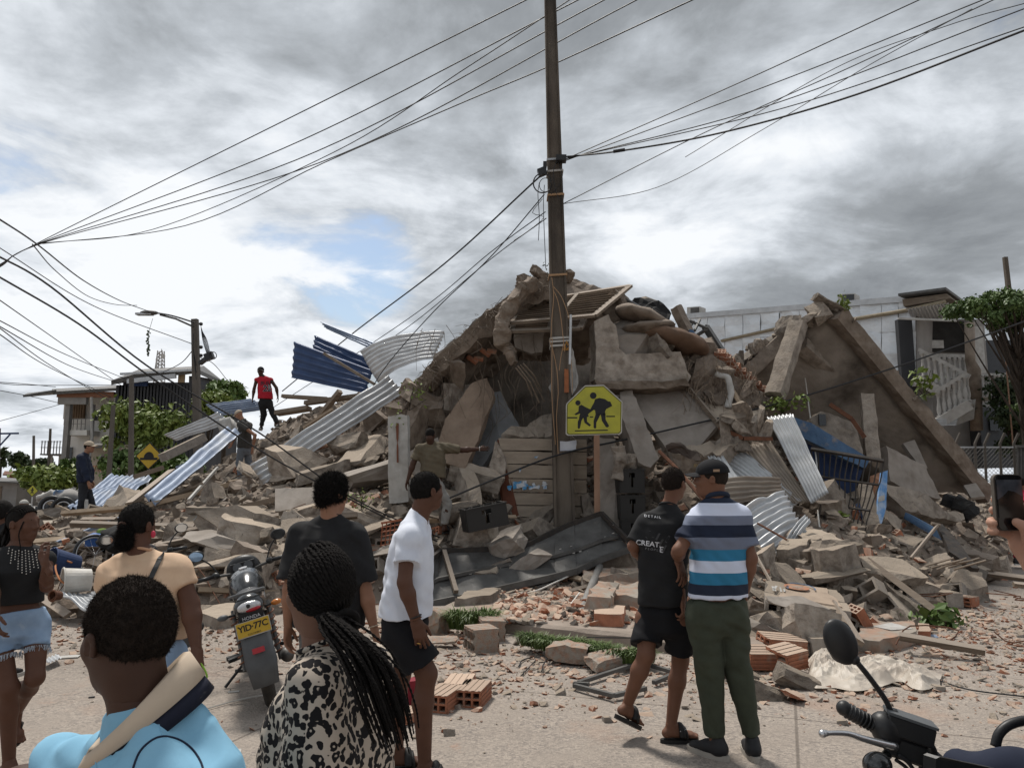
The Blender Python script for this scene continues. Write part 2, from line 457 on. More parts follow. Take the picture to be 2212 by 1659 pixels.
add('ground',(gv,gf),GROUND,kind='structure',smooth=True,origin=(0,0,0))
SIDEW=M('sidewalk_concrete',(.30,.25,.21),(.21,.172,.142),2.2,.93,.4,40,c3=(.36,.21,.14),c3cov=.36,c3scale=1.6)
fr=[G(925,1352),G(1100,1368),G(1300,1392),G(1480,1418),G(1660,1440)]
def sidewalk():
 V,Fs=[],[];n=len(fr)
 ctrl=[]
 for i in range(n-1):
  for k in range(6):ctrl.append(fr[i].lerp(fr[i+1],k/6))
 ctrl.append(fr[-1])
 m=len(ctrl);rows=6
 for p in ctrl:
  j=.03*nval(p.x,p.y,0,2.3,4)
  V.append((p.x,p.y+j,-.02));V.append((p.x,p.y+j+.015,.10+.02*nval(p.x,p.y,0,3,8)))
  for r in range(rows):V.append((p.x+.2*r,p.y+.06+.75*r,.13+.012*nval(p.x,p.y+r,0,1.3,2)))
 w=rows+2
 for i in range(m-1):
  for r in range(w-1):Fs.append((i*w+r,(i+1)*w+r,(i+1)*w+r+1,i*w+r+1))
 Fs.append(tuple(range(w-1,-1,-1)));Fs.append(tuple((m-1)*w+r for r in range(w)))
 return V,Fs
add('pavement',sidewalk(),SIDEW,kind='structure')
def leaf_mat(name,a,b,c):
 m=M(name,a,b,1.6,.55,0.,c3=c,c3cov=.30,c3scale=3.5,spec=.35)
 bs=m.node_tree.nodes['Principled BSDF'];bs.inputs['Subsurface Weight'].default_value=0.
 return m
LEAF=leaf_mat('leaves_green',(.11,.17,.038),(.065,.11,.025),(.19,.22,.05))
LEAFY=leaf_mat('leaves_yellow_green',(.18,.225,.042),(.10,.145,.03),(.28,.22,.06))
LEAFD=leaf_mat('leaves_dark',(.040,.062,.020),(.020,.034,.012),(.075,.10,.028))
LEAFP=leaf_mat('leaves_right_tree',(.095,.15,.038),(.055,.095,.026),(.30,.24,.20))
BARK=M('bark',(.055,.042,.032),(.03,.023,.018),6,.9,.6,20,stretch=(1,1,.25))
def leaves_(centers,radii,n,size,rng,flatten=.75,droop=.3):
 """leaf-sized faces spread through clumps"""
 cs=np.array(centers,float);rs=np.array(radii,float)
 w=rs**2;idx=rng.choice(len(cs),n,p=w/w.sum())
 d=rng.normal(size=(n,3));d/=np.linalg.norm(d,axis=1)[:,None]
 rad=rs[idx]*(.25+.8*rng.random(n)**.6+(rng.random(n)<.25)*rng.random(n)*.9)
 p=cs[idx]+d*rad[:,None]*np.array([1,1,flatten])
 nm=d+rng.normal(scale=.7,size=(n,3));nm[:,2]+=.5;nm/=np.linalg.norm(nm,axis=1)[:,None]
 t=np.cross(nm,rng.normal(size=(n,3)));t/=np.linalg.norm(t,axis=1)[:,None];t[:,2]-=droop
 s=np.cross(nm,t);s/=np.linalg.norm(s,axis=1)[:,None]
 L=size*(.6+.8*rng.random(n))[:,None]
 a=p-t*L*.5;b=p+s*L*.30;c=p+t*L*.6-nm*L*.12;e=p-s*L*.30
 V=np.stack([a,b,c,e],1).reshape(-1,3)
 F=np.arange(4*n).reshape(-1,4)
 return V,F.tolist()
def clumps(c,rx,ry,rz,n,r,rng):
 out=[];rr=[]
 while len(out)<n:
  d=rng.normal(size=3);d/=np.linalg.norm(d);k=rng.random()**.45
  out.append(np.array(c)+d*np.array([rx,ry,rz])*k);rr.append(r*(.35+1.1*rng.random()**1.5))
 return out,rr
def tree(name,label,base,crown_c,rx,ry,rz,mat,n,size,nclump=26,clr=.7,trunk_r=.16,seed=1,group=None,cat='tree'):
 rng=np.random.default_rng(seed);base=Vector(base);cc=Vector(crown_c)
 root=empty(name,base,label,cat,group)
 cs,rr=clumps(cc,rx,ry,rz,nclump,clr,rng)
 parts=[tube_(spline([base,base.lerp(cc,.5)+Vector((rng.normal()*.15,rng.normal()*.15,0)),cc],8),trunk_r,8,trunk_r*.45)]
 for c in cs[::2]:
  st=base.lerp(cc,.45+.5*rng.random())
  md=st.lerp(Vector(c),.5)+Vector((0,0,-.1*rz))
  parts.append(tube_(spline([st,md,Vector(c)],6),trunk_r*.35,5,trunk_r*.08))
 add('trunk',join(parts),BARK,parent=root,smooth=True)
 add('crown',leaves_(cs,rr,n,size,rng),mat,parent=root)
 return root
def px_tree(name,label,px,py,d,rxp,rzp,mat,n,size,seed,basez=0.,clr=.33,nclump=30,trunk_r=.16,depth=.8,cat='tree',group=None):
 c=P(px,py,d);k=d/F_PX
 return tree(name,label,(c.x,c.y,basez),c,rxp*k,rxp*k*depth,rzp*k,mat,n,size,nclump,min(rxp,rzp)*k*clr*2,trunk_r,seed,group,cat)
px_tree('leafy_tree','yellow-green leafy tree behind the man in the navy jacket',305,925,29,90,52,LEAFY,9000,.20,3,nclump=46,clr=.22)
px_tree('leafy_tree','green shrub growing below the leafy tree, behind the yellow bump sign',320,1015,27.5,105,36,LEAF,7500,.18,4,nclump=40,clr=.25,trunk_r=.08,cat='shrub')
px_tree('leafy_tree','dark leafy tree against the black building, right of the lamp pole',490,845,36,46,24,LEAF,4200,.24,5,nclump=28)
px_tree('leafy_tree','drooping tree top right of the concrete lamp pole, below the dark roof',455,872,33,40,22,LEAFY,2600,.22,6,nclump=22)
px_tree('round_shrub','round green shrub behind the small diamond pedestrian sign',110,1035,40,70,24,LEAFY,4500,.26,7,nclump=30,trunk_r=.08,cat='shrub')
px_tree('round_shrub','low green shrub at the foot of the white balcony house',165,1005,42,35,14,LEAF,1800,.26,8,nclump=16,trunk_r=.06,cat='shrub')
px_tree('distant_tree','pale distant tree on the skyline at the left edge',45,992,120,26,10,LEAFD,1500,.9,9,nclump=16,trunk_r=.2)
px_tree('distant_tree','distant grey-green tree just left of the two thin poles',88,1003,100,20,9,LEAFD,1200,.8,10,nclump=14,trunk_r=.2)
px_tree('distant_tree','bare brownish tree at the far left edge',4,990,70,12,18,LEAFD,260,.5,12,nclump=10,trunk_r=.15)
px_tree('spreading_tree','flat-crowned tree with pale blossom at the right edge',2190,668,19,130,40,LEAFP,15000,.10,13,nclump=120,clr=.17,trunk_r=.11)
px_tree('spreading_tree','dark tangled tree low at the right edge beside the fence',2190,905,22,42,95,LEAFD,3400,.15,14,nclump=30,clr=.3,trunk_r=.15)
px_tree('spreading_tree','low leafy branch hanging over the mesh fence at the right',2210,880,19.5,34,14,LEAF,700,.12,15,nclump=10,trunk_r=.04)
WHITEW=M('white_render',(.72,.70,.66),(.60,.58,.54),1.5,.9,.1,10,c3=(.24,.22,.20),c3cov=.22,c3scale=.5,stretch=(1,1,.4))
DARKW=M('black_corrugated_wall',(.030,.031,.035),(.045,.046,.05),1.2,.75,.1,10,stretch=(1,1,.2))
GREYW=M('grey_cement_wall',(.30,.285,.27),(.22,.208,.197),1.2,.9,.2,10)
ORNG=M('orange_fascia',(.27,.125,.075),(.21,.10,.06),2,.8,.1,10)
GLASSD=flat('dark_window_glass',(.012,.014,.017),.12,spec=.6)
WOODB=M('timber_cladding',(.24,.17,.11),(.17,.115,.075),3,.8,.2,20,stretch=(8,1,1))
def quadbox(px0,py0,px1,py1,d,t,dz=0.):
 """box whose front face fills a rectangle of the photograph at distance d, t deep"""
 a,b=P(px0,py1,d),P(px1,py0,d)
 return abox(a.x,b.x,d+dz,d+dz+t,a.z,b.z)
hb=P(190,1090,45);hb.z=0
h=empty('balcony_house',hb,'white balcony house with an orange roof band at the left','house')
add('wall',join([quadbox(136,855,248,905,47.5,5),quadbox(136,905,248,1092,46.2,6.3)]),WHITEW,parent=h)
add('roof',join([prism_([P(115,846,44),P(250,838,44),P(262,832,52),P(112,840,52)],.18)]),DMET,parent=h)
add('fascia',quadbox(122,846,246,858,44.3,.25),ORNG,parent=h)
add('parapet',quadbox(124,858,186,873,44.4,.3),GREYW,parent=h)
add('awning',prism_([P(50,858,43),P(122,846,44),P(124,852,47),P(60,853,47)],.12),DMET,parent=h)
for a,b in((134,141),(183,200)):
 add('column',quadbox(a,873,b,1092,44.6,.35),GREYW,parent=h)
add('balcony_floor',quadbox(136,929,188,940,44.8,1.6),WHITEW,parent=h)
add('balcony_rail',join([quadbox(140,904,184,906,44.9,.06),quadbox(140,915,184,916,44.9,.05)]+[quadbox(140+k*8.6,905,141+k*8.6,930,44.9,.05)for k in range(6)]),GREYW,parent=h)
w=add('shutter',quadbox(151,870,184,904,47.35,.12),WOODB,parent=h)
for k in range(6):add('slat',quadbox(152+k*5.3,871,155.5+k*5.3,903,47.3,.05),WOODB,parent=w)
for x0,y0,x1,y1 in((203,886,220,908),(226,884,243,908)):
 w=add('window',quadbox(x0,y0,x1,y1,46.1,.06),GLASSD,parent=h)
 add('frame',join([quadbox(x0+k*(x1-x0)/4,y0,x0+k*(x1-x0)/4+.8,y1,46.06,.04)for k in range(5)]),GREYW,parent=w)
w=add('window',quadbox(146,966,156,995,46.1,.06),GLASSD,parent=h)
add('frame',join([quadbox(145,965,147,996,46.05,.05),quadbox(155,965,157,996,46.05,.05)]),GREYW,parent=w)
add('drainpipe',tube_([P(198,858,44.2),P(199,940,44.2),P(197,985,44.2)],.08),PALE,parent=h)
add('door',quadbox(213,985,224,1020,46.1,.06),GLASSD,parent=h)
add('fascia',quadbox(137,905,147,918,46.1,.08),ORNG,parent=h)
db=P(360,1090,41);db.z=0
h=empty('black_building',db,'black sheet-clad building with a low roof behind the left trees','building')
wl=add('wall',join([quadbox(248,826,420,1085,42,7)]),DARKW,parent=h)
add('wall',(lambda a:a)(prism_([P(420,812,42),P(478,822,49),P(478,1085,49),P(420,1085,42)],.3)),DARKW,parent=h)
for k in range(24):
 add('batten',quadbox(250+k*7.1,832,251+k*7.1,1000,41.93,.07),DARKW,parent=wl)
add('roof',join([prism_([P(240,822,41.5),P(300,806,41.5),P(400,800,41.5),P(425,797,41.5),P(480,822,48),P(440,790,50),P(300,798,50)],.25)]),DMET,parent=h)
add('roof_edge',join([beam_(P(275,824,41.4),P(380,812,41.4),.15,.25),beam_(P(260,808,41.4),P(425,799,41.4),.12,.12)]),GALV,parent=h)
add('panel',quadbox(277,820,318,834,41.8,.15),NAVYP,parent=h)
add('panel',quadbox(384,808,398,826,41.8,.15),M('ochre_board',(.30,.22,.13),(.22,.16,.1),4),parent=h)
hb=P(225,1090,38);hb.z=0
h=empty('small_house',hb,'low cream house half hidden behind the left shrubs','house')
add('wall',quadbox(190,960,262,1085,39,4),M('cream_render',(.36,.31,.25),(.28,.24,.19),2),parent=h)
for x in(212,238):
 w=add('window',quadbox(x,985,x+10,1008,38.9,.07),GLASSD,parent=h)
 add('frame',join([quadbox(x-1,983,x+11,985,38.85,.1),quadbox(x+4.5,985,x+5.5,1008,38.85,.05)]),GREYW,parent=w)
add('balustrade',join([quadbox(200+k*4,1008,201.6+k*4,1018,38.4,.06)for k in range(12)]+[quadbox(199,1006,248,1008,38.4,.1)]),BRICK,parent=h)
add('roof',prism_([P(186,962,38.2),P(266,960,38.2),P(262,955,44),P(190,956,44)],.15),DMET,parent=h)
for i,(x0,y0,x1,d,lab)in enumerate(((-40,1038,38,46,'grey shanty with a flat tin roof at the left edge'),(10,1025,62,60,'rusty roofed shanty beyond the grey one at the left edge'),(60,1030,130,75,'low distant shed behind the small pedestrian sign'))):
 b0=P((x0+x1)/2,1090,d);b0.z=0
 h=empty('shanty',b0,lab,'shanty')
 add('wall',quadbox(x0,y0,x1,1095-i*8,d,3),[GREYW,EARTHP,WHITEW][i],parent=h)
 add('roof',prism_([P(x0-4,y0-1,d-.6),P(x1+6,y0+3,d-.6),P(x1+4,y0-5,d+4),P(x0,y0-8,d+4)],.1),[DMET,RUST,GALV][i],parent=h)
 w=add('window',quadbox(x0+22,y0+14,x0+30,y0+26,d-.04,.05),GLASSD,parent=h)
 add('door',quadbox(x0+36,y0+12,x0+44,1094-i*8,d-.05,.06),WOOD,parent=h)
b0=P(118,1090,55);b0.z=0
h=empty('roof_platform',b0,'thin metal roof platform with railings left of the white house','platform')
add('floor',quadbox(86,980,133,983,55,2.5),DMET,parent=h)
for k in range(7):add('post',quadbox(89+k*6.5,952,90+k*6.5,981,55,.06),DMET,parent=h)
for y in(953,966):add('rail',quadbox(88,y,133,y+1.2,55,.06),DMET,parent=h)
add('support',join([quadbox(103,983,106,1080,55.3,.2),quadbox(124,983,127,1080,55.3,.2)]),GREYW,parent=h)
mb=P(344,820,90);mz=0
h=empty('lattice_mast',(mb.x,90,0),'thin lattice radio mast on the left skyline','mast')
def mast():
 parts=[];k=90/F_PX;z0,z1=P(344,825,90).z,P(344,758,90).z;w0,w1=8.5*k,5*k
 leg=[(-1,-1),(1,-1),(1,1),(-1,1)]
 for a,b in leg:parts.append(tube_([(mb.x+a*w0,90+b*w0,0),(mb.x+a*w0,90+b*w0,z0),(mb.x+a*w1,90+b*w1,z1)],.06,4))
 for i in range(9):
  t0,t1=i/9,(i+1)/9
  for s in range(4):
   (a,b),(c,d)=leg[s],leg[(s+1)%4];wa,wb=lerp(w0,w1,t0),lerp(w0,w1,t1);za,zb=lerp(z0,z1,t0),lerp(z0,z1,t1)
   parts.append(tube_([(mb.x+a*wa,90+b*wa,za),(mb.x+c*wb,90+d*wb,zb)],.04,3))
   parts.append(tube_([(mb.x+a*wa,90+b*wa,za),(mb.x+c*wa,90+d*wa,za)],.035,3))
 return join(parts)
add('frame',mast(),GREYW,parent=h)
add('dish',disc_(P(352,769,89.3),(.3,-1,0),.26,14,.15),PALE,parent=h)
add('antenna',tube_([P(338,775,89.4),P(338,800,89.4)],.09,6),PALE,parent=h);add('antenna',tube_([P(349,762,90),P(349,754,90)],.05,5),PALE,parent=h)
FOIL=M('silver_foil',(.74,.77,.80),(.60,.63,.66),1.3,.5,.55,1.8,.25,spec=.5,c3=(.46,.47,.48),c3cov=.3,stretch=(.6,1,1.6),bdist=.12)
BAMB=M('bamboo',(.30,.25,.18),(.22,.18,.12),6,.7,.2,20)
BALU=M('grey_cast_concrete',(.40,.385,.365),(.30,.285,.265),5,.9,.2,30)
W0,W1=P(1478,700,30),P(1978,650,24)
def wl(px,py):
 """point of the foil wall plane seen at that pixel"""
 o=Vector((0,0,CAM_Z));v=P(px,py,10)-o
 a=Vector((W0.x,W0.y,0));n=Vector((W1.y-W0.y,-(W1.x-W0.x),0))
 return o+v*((a-Vector((o.x,o.y,0))).dot(n)/v.dot(n))
fn=Vector((-(W1.y-W0.y),W1.x-W0.x,0)).normalized()
b0=wl(1900,1000);b0.z=0
fh=empty('foil_clad_house',b0,'tall house clad in silver foil sheets with an outside stair','house')
top=lambda px:686+(px-1478)*(650-686)/500.-2
cols=[1470,1492,1528,1566,1604,1643,1684,1727,1769,1813,1858,1904,1941,1978]
for i in range(len(cols)-1):
 a,b=cols[i],cols[i+1]
 for(f0,f1)in((0.,1.),(1.,2.)):
  ym=[lambda x:top(x),lambda x:735+(x-1478)*(715-735)/500,lambda x:1120]
  j0,j1=int(f0),int(f1)
  c4=[wl(a+.6,ym[j0](a)),wl(b-.6,ym[j0](b)),wl(b-.6,ym[j1](b)),wl(a+.6,ym[j1](a))]
  add('foil_sheet',slab_(c4,.03,.35,.09,0.,seed=i*3.1+j0),FOIL,parent=fh)
def wprism(pts,t,off=0.):return prism_([wl(*p)+fn*off for p in pts],t,fn)
add('wall',wprism([(1470,690),(1978,654),(1978,1125),(1470,1125)],5.,.10),GREYW,parent=fh)
add('ridge_cap',beam_(wl(1478,684),wl(1962,646),.14,.2),GALVB,parent=fh)
add('bamboo_rail',tube_([wl(1560,737)-fn*.08,wl(1700,706)-fn*.10,wl(1845,694)-fn*.09],.06,7),BAMB,parent=fh,smooth=True)
add('bamboo_rail',tube_([wl(1840,692)-fn*.14,wl(1960,672)-fn*.14,wl(2048,655)-fn*.3],.07,7),BAMB,parent=fh,smooth=True)
add('eave',wprism([(1955,650),(2050,638),(2060,648),(1958,665)],2.5,-.3),WOOD,parent=fh)
add('roof',prism_([wl(1950,645)-fn*.5,wl(2052,632)-fn*.5,wl(2080,655)+fn*3,wl(1990,655)+fn*3],.08),DMET,parent=fh)
c4=[P(1960,668,22.5),P(2050,655,22.),P(2068,690,24),P(1968,688,24.6)]
add('awning',corr_(c4,12,.015),GALVB,parent=fh)
add('awning_edge',beam_(P(1940,688,22.2),P(2068,693,22.),.05,.06),PALE,parent=fh)
DKR=M('porch_shade',(.03,.028,.026),(.02,.018,.017),4)
add('porch_wall',quadbox(1962,690,2125,1010,25.6,.2),GREYW,parent=fh)
add('porch_shade_panel',quadbox(1975,695,2082,760,25.45,.08),DKR,parent=fh)  # shade of the porch interior painted as a dark panel before the wall
for x0,y0,x1,y1 in((1993,716,2003,728),(1985,738,1997,752),(2013,735,2038,752)):add('window',quadbox(x0,y0,x1,y1,25.38,.05),PALE,parent=fh)
add('landing',quadbox(1985,820,2112,832,23.4,2.),BALU,parent=fh)
add('post',quadbox(1961,690,1970,1000,23.8,.2),DARKW,parent=fh)
pp=[P(2094,698,22.6),P(2096,780,22.6),P(2104,800,22.6),P(2110,930,22.6)]
add('post',tube_(pp,[.14,.14,.19,.17],12),COND,parent=fh,smooth=True)
def baluster_(p,hgt):
 prof=[(0,.075),(.06,.075),(.1,.04),(.25,.07),(.38,.06),(.6,.032),(.85,.045),(.9,.075),(1.,.075)]
 return tube_([Vector(p)+Vector((0,0,hgt*t))for t,_ in prof],[r for _,r in prof],8)
for k in range(9):
 add('baluster',baluster_(P(2008+k*11.2,820,23.5),.72),BALU,parent=fh,smooth=True)
add('handrail',beam_(P(1998,768,23.5),P(2102,770,23.5),.14,.11),BALU,parent=fh)
fl=[(P(1985,812,23.),P(2096,872,22.2)),(P(2020,906,22.3),P(2088,866,22.))]
for(a,b),n in zip(fl,(8,6)):
 add('stair_string',beam_(a+Vector((0,0,-.15)),b+Vector((0,0,-.15)),.9,.3),BALU,parent=fh)
 add('handrail',beam_(a+Vector((0,-.1,.82)),b+Vector((0,-.1,.82)),.14,.1),BALU,parent=fh)
 for k in range(n):
  q=a.lerp(b,(k+.5)/n)+Vector((0,-.1,0.));add('baluster',baluster_(q,.8),BALU,parent=fh,smooth=True)
add('stair_wall',prism_([P(2088,866,22.4),P(2108,862,22.4),P(2104,905,22.4),P(2060,920,22.4)],.25),BALU,parent=fh)
add('zinc_stack',join([prism_([P(2020+i,905+i*3,21.8),P(2068-i,905+i*3,21.8),P(2072-i,903+i*3,23),P(2026,903+i*3,23)],.03,Vector((0,0,-1)))for i in range(5)]),GALV,parent=fh)
nb=P(2160,1000,24);nb.z=0
nh=empty('grey_neighbour_house',nb,'dark grey house with a small balcony behind the right tree','house')
add('wall',join([quadbox(2118,735,2185,880,26,5),quadbox(2125,880,2178,1010,25,5)]),M('slate_wall',(.075,.08,.088),(.06,.064,.07),2),parent=nh)
add('wall',quadbox(2104,705,2122,810,25.2,.3),PALE,parent=nh)
add('wall',quadbox(2178,760,2240,1000,27,4),PALE,parent=nh)
add('balcony_floor',quadbox(2108,850,2182,858,23.2,1.6),BALU,parent=nh)
add('balcony_rail',join([quadbox(2108,806,2182,811,23.2,.12)]),BALU,parent=nh)
for k in range(8):add('baluster',baluster_(P(2114+k*9,850,23.25),.6),BALU,parent=nh,smooth=True)
add('door',quadbox(2112,885,2118,925,24.9,.06),PALE,parent=nh)
add('window',quadbox(2140,900,2160,930,24.9,.06),GLASSD,parent=nh)
sdp=P(1936,706,25.2)
sdh=empty('satellite_dish',sdp,'grey satellite dish bracketed to the foil-clad wall','satellite dish')
def dish_():
 V,Fs=[],[];c=sdp;d,s,u=frame_of(Vector((.25,-.8,.55)))
 for k,(r,dz)in enumerate(((0.,-.07),(.15,-.055),(.26,-.02),(.31,0.),(.31,-.015),(.2,-.07))):
  for i in range(20):
   a=2*math.pi*i/20;V.append(tuple(c+d*dz+s*(math.cos(a)*r)+u*(math.sin(a)*r*.9)))
 for k in range(5):
  for i in range(20):Fs.append((k*20+i,k*20+(i+1)%20,(k+1)*20+(i+1)%20,(k+1)*20+i))
 return V,Fs
add('reflector',dish_(),GALV,parent=sdh,smooth=True)
add('arm',tube_([sdp+Vector((.12,0,-.15)),sdp+Vector((.22,-.35,.2))],.02),DMET,parent=sdh)
add('bracket',tube_([sdp,P(1945,725,25.4),P(1950,738,25.6)],.035),DMET,parent=sdh)
add('receiver',ball_(sdp+Vector((.22,-.36,.2)),.05),PALE,parent=sdh)
for(a,y,w_,h_,lab)in((1484,664,27,14,'small pale air-conditioner box at the left end of the foil roof'),(1810,636,36,18,'white air-conditioner with a black grille on the foil roof')):
 p=wl(a,y);q=wl(a+w_,y+h_)
 ac=empty('air_conditioner',wl(a+w_/2,y+h_),lab,'air conditioner')
 add('casing',prism_([wl(a,y),wl(a+w_,y-2),wl(a+w_,y+h_+2),wl(a,y+h_+2)],.5,fn),PALE,parent=ac)
 gp=add('grille',prism_([wl(a+w_*.3,y+1.5)-fn*.02,wl(a+w_*.97,y)-fn*.02,wl(a+w_*.97,y+h_)-fn*.02,wl(a+w_*.3,y+h_)-fn*.02],.015,fn),GLASSD if a>1700 else DMET,parent=ac)
fb=P(2140,1060,20);fb.z=0
fe=empty('mesh_fence',fb,'chain-link fence with cranked steel posts behind the fallen slab','fence')
for px in(2064,2106,2127,2160,2190,2216):
 a=P(px,1060,20);a.z=0;t=P(px,958,20);add('post',tube_([a,t,t+Vector((.12,-.05,.28))],.035,8),POLEF,parent=fe)
def wires():
 parts=[];z0,z1=.2,P(2100,965,20).z;x0,x1=P(2056,1000,20).x,P(2225,1000,20).x;hgt=z1-z0;st=.11;x=x0-hgt
 while x<x1:
  for s in(1,-1):
   xa,xb=(x,x+hgt)if s>0 else(x+hgt,x);za,zb=z0,z1
   if max(xa,xb)>x0 and min(xa,xb)<x1:parts.append(tube_([(xa,20.02,za),(xb,20.02,zb)],.006,3,closed_ends=False))
  x+=st
 return join(parts)
add('wire_mesh',wires(),DMET,parent=fe,kind='stuff')
add('rail',beam_(P(2056,966,20),P(2225,966,20),.04,.04),GALV,parent=fe)
fe2=P(2200,1060,19);fe2.z=0
sg=empty('sheet_gate',fe2,'grey corrugated metal gate at the right edge behind the phone','gate')
add('sheet',corr_([P(2196,965,19),P(2240,965,19),P(2240,1075,19),P(2196,1075,19)],6,.02),DMET,parent=sg)
add('frame',beam_(P(2194,964,18.95),P(2240,964,18.95),.06,.06),DMET,parent=sg)
def pole(label,pts,r0,r1,mat,name='utility_pole',n=8,base_z=0.,parts=True):
 a,b=Vector(pts[0]),Vector(pts[-1])
 root=empty(name,a,label,'pole')
 add('shaft',tube_(pts,r0,n,r1),mat,parent=root,smooth=n>8)
 return root
a=P(1222,1246,12.7);a.z=0.
tp=P(1187,-40,12.7);POLE_BASE=a.copy()
MP=empty('utility_pole',a,'tall dark concrete utility pole in front of the collapsed house','pole')
d_,s_,u_=frame_of(tp-a);
def ppole(t):return a+(tp-a)*t
add('shaft',beam_(a-Vector((0,0,.1)),tp,.36,.30,0.,Vector((0,1,0)),.56),POLEM,parent=MP)
for sx in(-1,1):
 c0=a+Vector((sx*.160,-.165,0));c1=tp+Vector((sx*.088,-.094,0))
 add('edge_rib',beam_(c0,c1,.045,.05,0,Vector((0,1,0)),.6),POLEM,parent=MP)
zt=lambda py:(P(1200,py,12.7).z-a.z)/(tp.z-a.z)
for py,mt in((352,GALV),(377,PALE),(735,PALE),(742,PALE),(751,PALE),(428,ORW),(600,ORW)):
 t=zt(py);c=ppole(t);w=lerp(.36,.20,t)+.02
 add('band',join([beam_(c+Vector((-w/2,-w/2,0)),c+Vector((w/2,-w/2,.02)),.02,.035),beam_(c+Vector((w/2,-w/2,.02)),c+Vector((w/2,w/2,0)),.02,.035),beam_(c+Vector((-w/2,-w/2,0)),c+Vector((-w/2,w/2,0)),.02,.035)]),mt,parent=MP)
ORP=M('orange_paint',(.34,.12,.05),(.24,.09,.04),14,.8)
q=[P(1228,797,12.49),P(1219,797,12.49),P(1219,848,12.485),P(1229,848,12.485)]
add('painted_mark',prism_(q,.02),ORP,parent=MP)
tri=[P(1224,735,12.50),P(1235,757,12.50),P(1216,756,12.50)]
tr=add('warning_triangle',prism_(tri,.015),M('faded_orange_sign',(.42,.21,.05),(.36,.17,.04),8),parent=MP)
add('bolt_symbol',prism_([P(1225,740,12.485),P(1221,749,12.485),P(1224,749,12.485),P(1222,755,12.485),P(1229,747,12.485),P(1225,747,12.485)],.006),PLASTK,parent=tr)
add('conduit',tube_([P(1233,680,12.46),P(1231,787,12.46)],.022,8),GALVB,parent=MP)
POST=M('torn_poster',(.52,.54,.58),(.40,.42,.47),5,.8,.1,20)
add('torn_poster',slab_([P(1206,951,12.47),P(1246,950,12.47),P(1247,974,12.47),P(1207,976,12.47)],.006,.05,.006,.05),POST,parent=MP)
add('cable_clamp',join([box_(P(1212,344,12.5),(.09,0,0),(0,.08,0),(0,0,.05)),box_(P(1171,372,12.5),(.07,0,.03),(0,.06,0),(-.02,0,.06)),box_(P(1177,358,12.5),(.03,0,0),(0,.05,0),(0,0,.06))]),PLASTK,parent=MP)
ring=[P(1172+20*math.cos(t),396+21*math.sin(t),12.45+.05*math.sin(2*t))for t in np.linspace(0,6.1,26)]
add('cable_coil',join([tube_(ring,.012,6),tube_([P(1172+13*math.cos(t)+6,400+15*math.sin(t),12.42)for t in np.linspace(.5,6.,20)],.007,5)]),CABLE,parent=MP)
tw=[]
for(pts)in([(1192,600),(1196,640),(1192,690),(1190,735)],[(1196,620),(1212,640),(1224,670),(1230,690)],[(1194,625),(1205,650),(1212,690),(1217,735),(1220,760)],[(1187,735),(1195,760),(1203,800),(1206,850),(1202,900),(1206,985)],[(1193,730),(1192,850),(1200,960)],[(1218,740),(1212,770),(1208,800)],[(1233,775),(1236,810),(1236,850)]):
 tw.append(tube_(spline([P(x,y,12.45)for x,y in pts],12),.006,4))
add('tangled_wire',join(tw),ORW,parent=MP)
bp_=[]
for(pts)in([(1203,345),(1195,375),(1200,410),(1207,430)],[(1205,350),(1215,380),(1205,405),(1190,420)],[(1165,395),(1162,420),(1165,470),(1163,520)],[(1176,400),(1174,450),(1179,580)],[(1172,430),(1150,460),(1175,470),(1140,500),(1110,520)]):
 bp_.append(tube_(spline([P(x,y,12.45)for x,y in pts],12),.006,4))
add('loose_wires',join(bp_),CABLE,parent=MP)
def simple_pole(label,x0,ytop,x1,ybot,d,wpx,mat=POLEF,n=4):
 p0=P(x1,ybot,d);p1=P(x0,ytop,d);k=wpx*d/F_PX
 dirv=(p1-p0);b0=p0-dirv*(p0.z/dirv.z)
 root=empty('utility_pole',b0,label,'pole')
 add('shaft',beam_(b0,p1,k,k*.9,0,Vector((0,1,0)),.75)if n==4 else tube_([b0,p1],k/2,n,k*.4),mat,parent=root)
 return root,p1
LPR,lp=simple_pole('concrete lamp pole rising behind the rubble at the left',421,690,426,905,27,17)
lamp=P(322,676,26)
add('lamp_arm',tube_([lp+Vector((0,-.1,-.3)),P(380,689,26.5),P(345,680,26.2)],.035,6),DMET,parent=LPR)
hd=add('lamp_head',ball_(lamp,.33,.16,.09,14,8),DMET,parent=LPR,smooth=True)
add('lens',box_(lamp+Vector((-.16,0,-.05)),(.28,0,0),(0,.12,0),(0,0,.035)),GALV,parent=hd)
jb=P(452,770,26.5)
add('junction_box',join([box_(jb,(.14,0,.06),(0,.1,0),(-.05,0,.12)),beam_(P(432,785,26.8),jb,.14,.14),torus_(P(460,768,26.4),(0,1,.2),.13,.015,20,5)]),PLASTK,parent=LPR)
wz=[]
for k in range(7):
 wz.append(tube_(spline([P(434+k*.6,705+k*2,26.6),P(438+k*1.5,735,26.5),P(447+k*1.2,765,26.5)],8),.012,4))
for k in range(3):wz.append(tube_(spline([P(418,720+10*k,26.7),P(417,750,26.6),P(424,790+15*k,26.7)],8),.012,4))
add('drop_wires',join(wz),CABLE,parent=LPR)
for y in(700,750,768):add('insulator',ball_(P(434,y,26.7),.07),PLASTK,parent=LPR)
vn=[]
rng_v=np.random.default_rng(5)
for k in range(34):vn.append(ball_(P(321+rng_v.normal()*2.2,715+k*1.6,26+rng_v.normal()*.02),.022+.02*rng_v.random(),n=5,m=4))
add('hanging_vine',join(vn+[tube_([P(330,688,26),P(322,715,26),P(320,770,26)],.008,4)]),LEAFD,parent=LPR,kind='stuff')
simple_pole('weathered thin pole in front of the leafy tree, nearest the jacket man',245,875,235,1030,24,9)
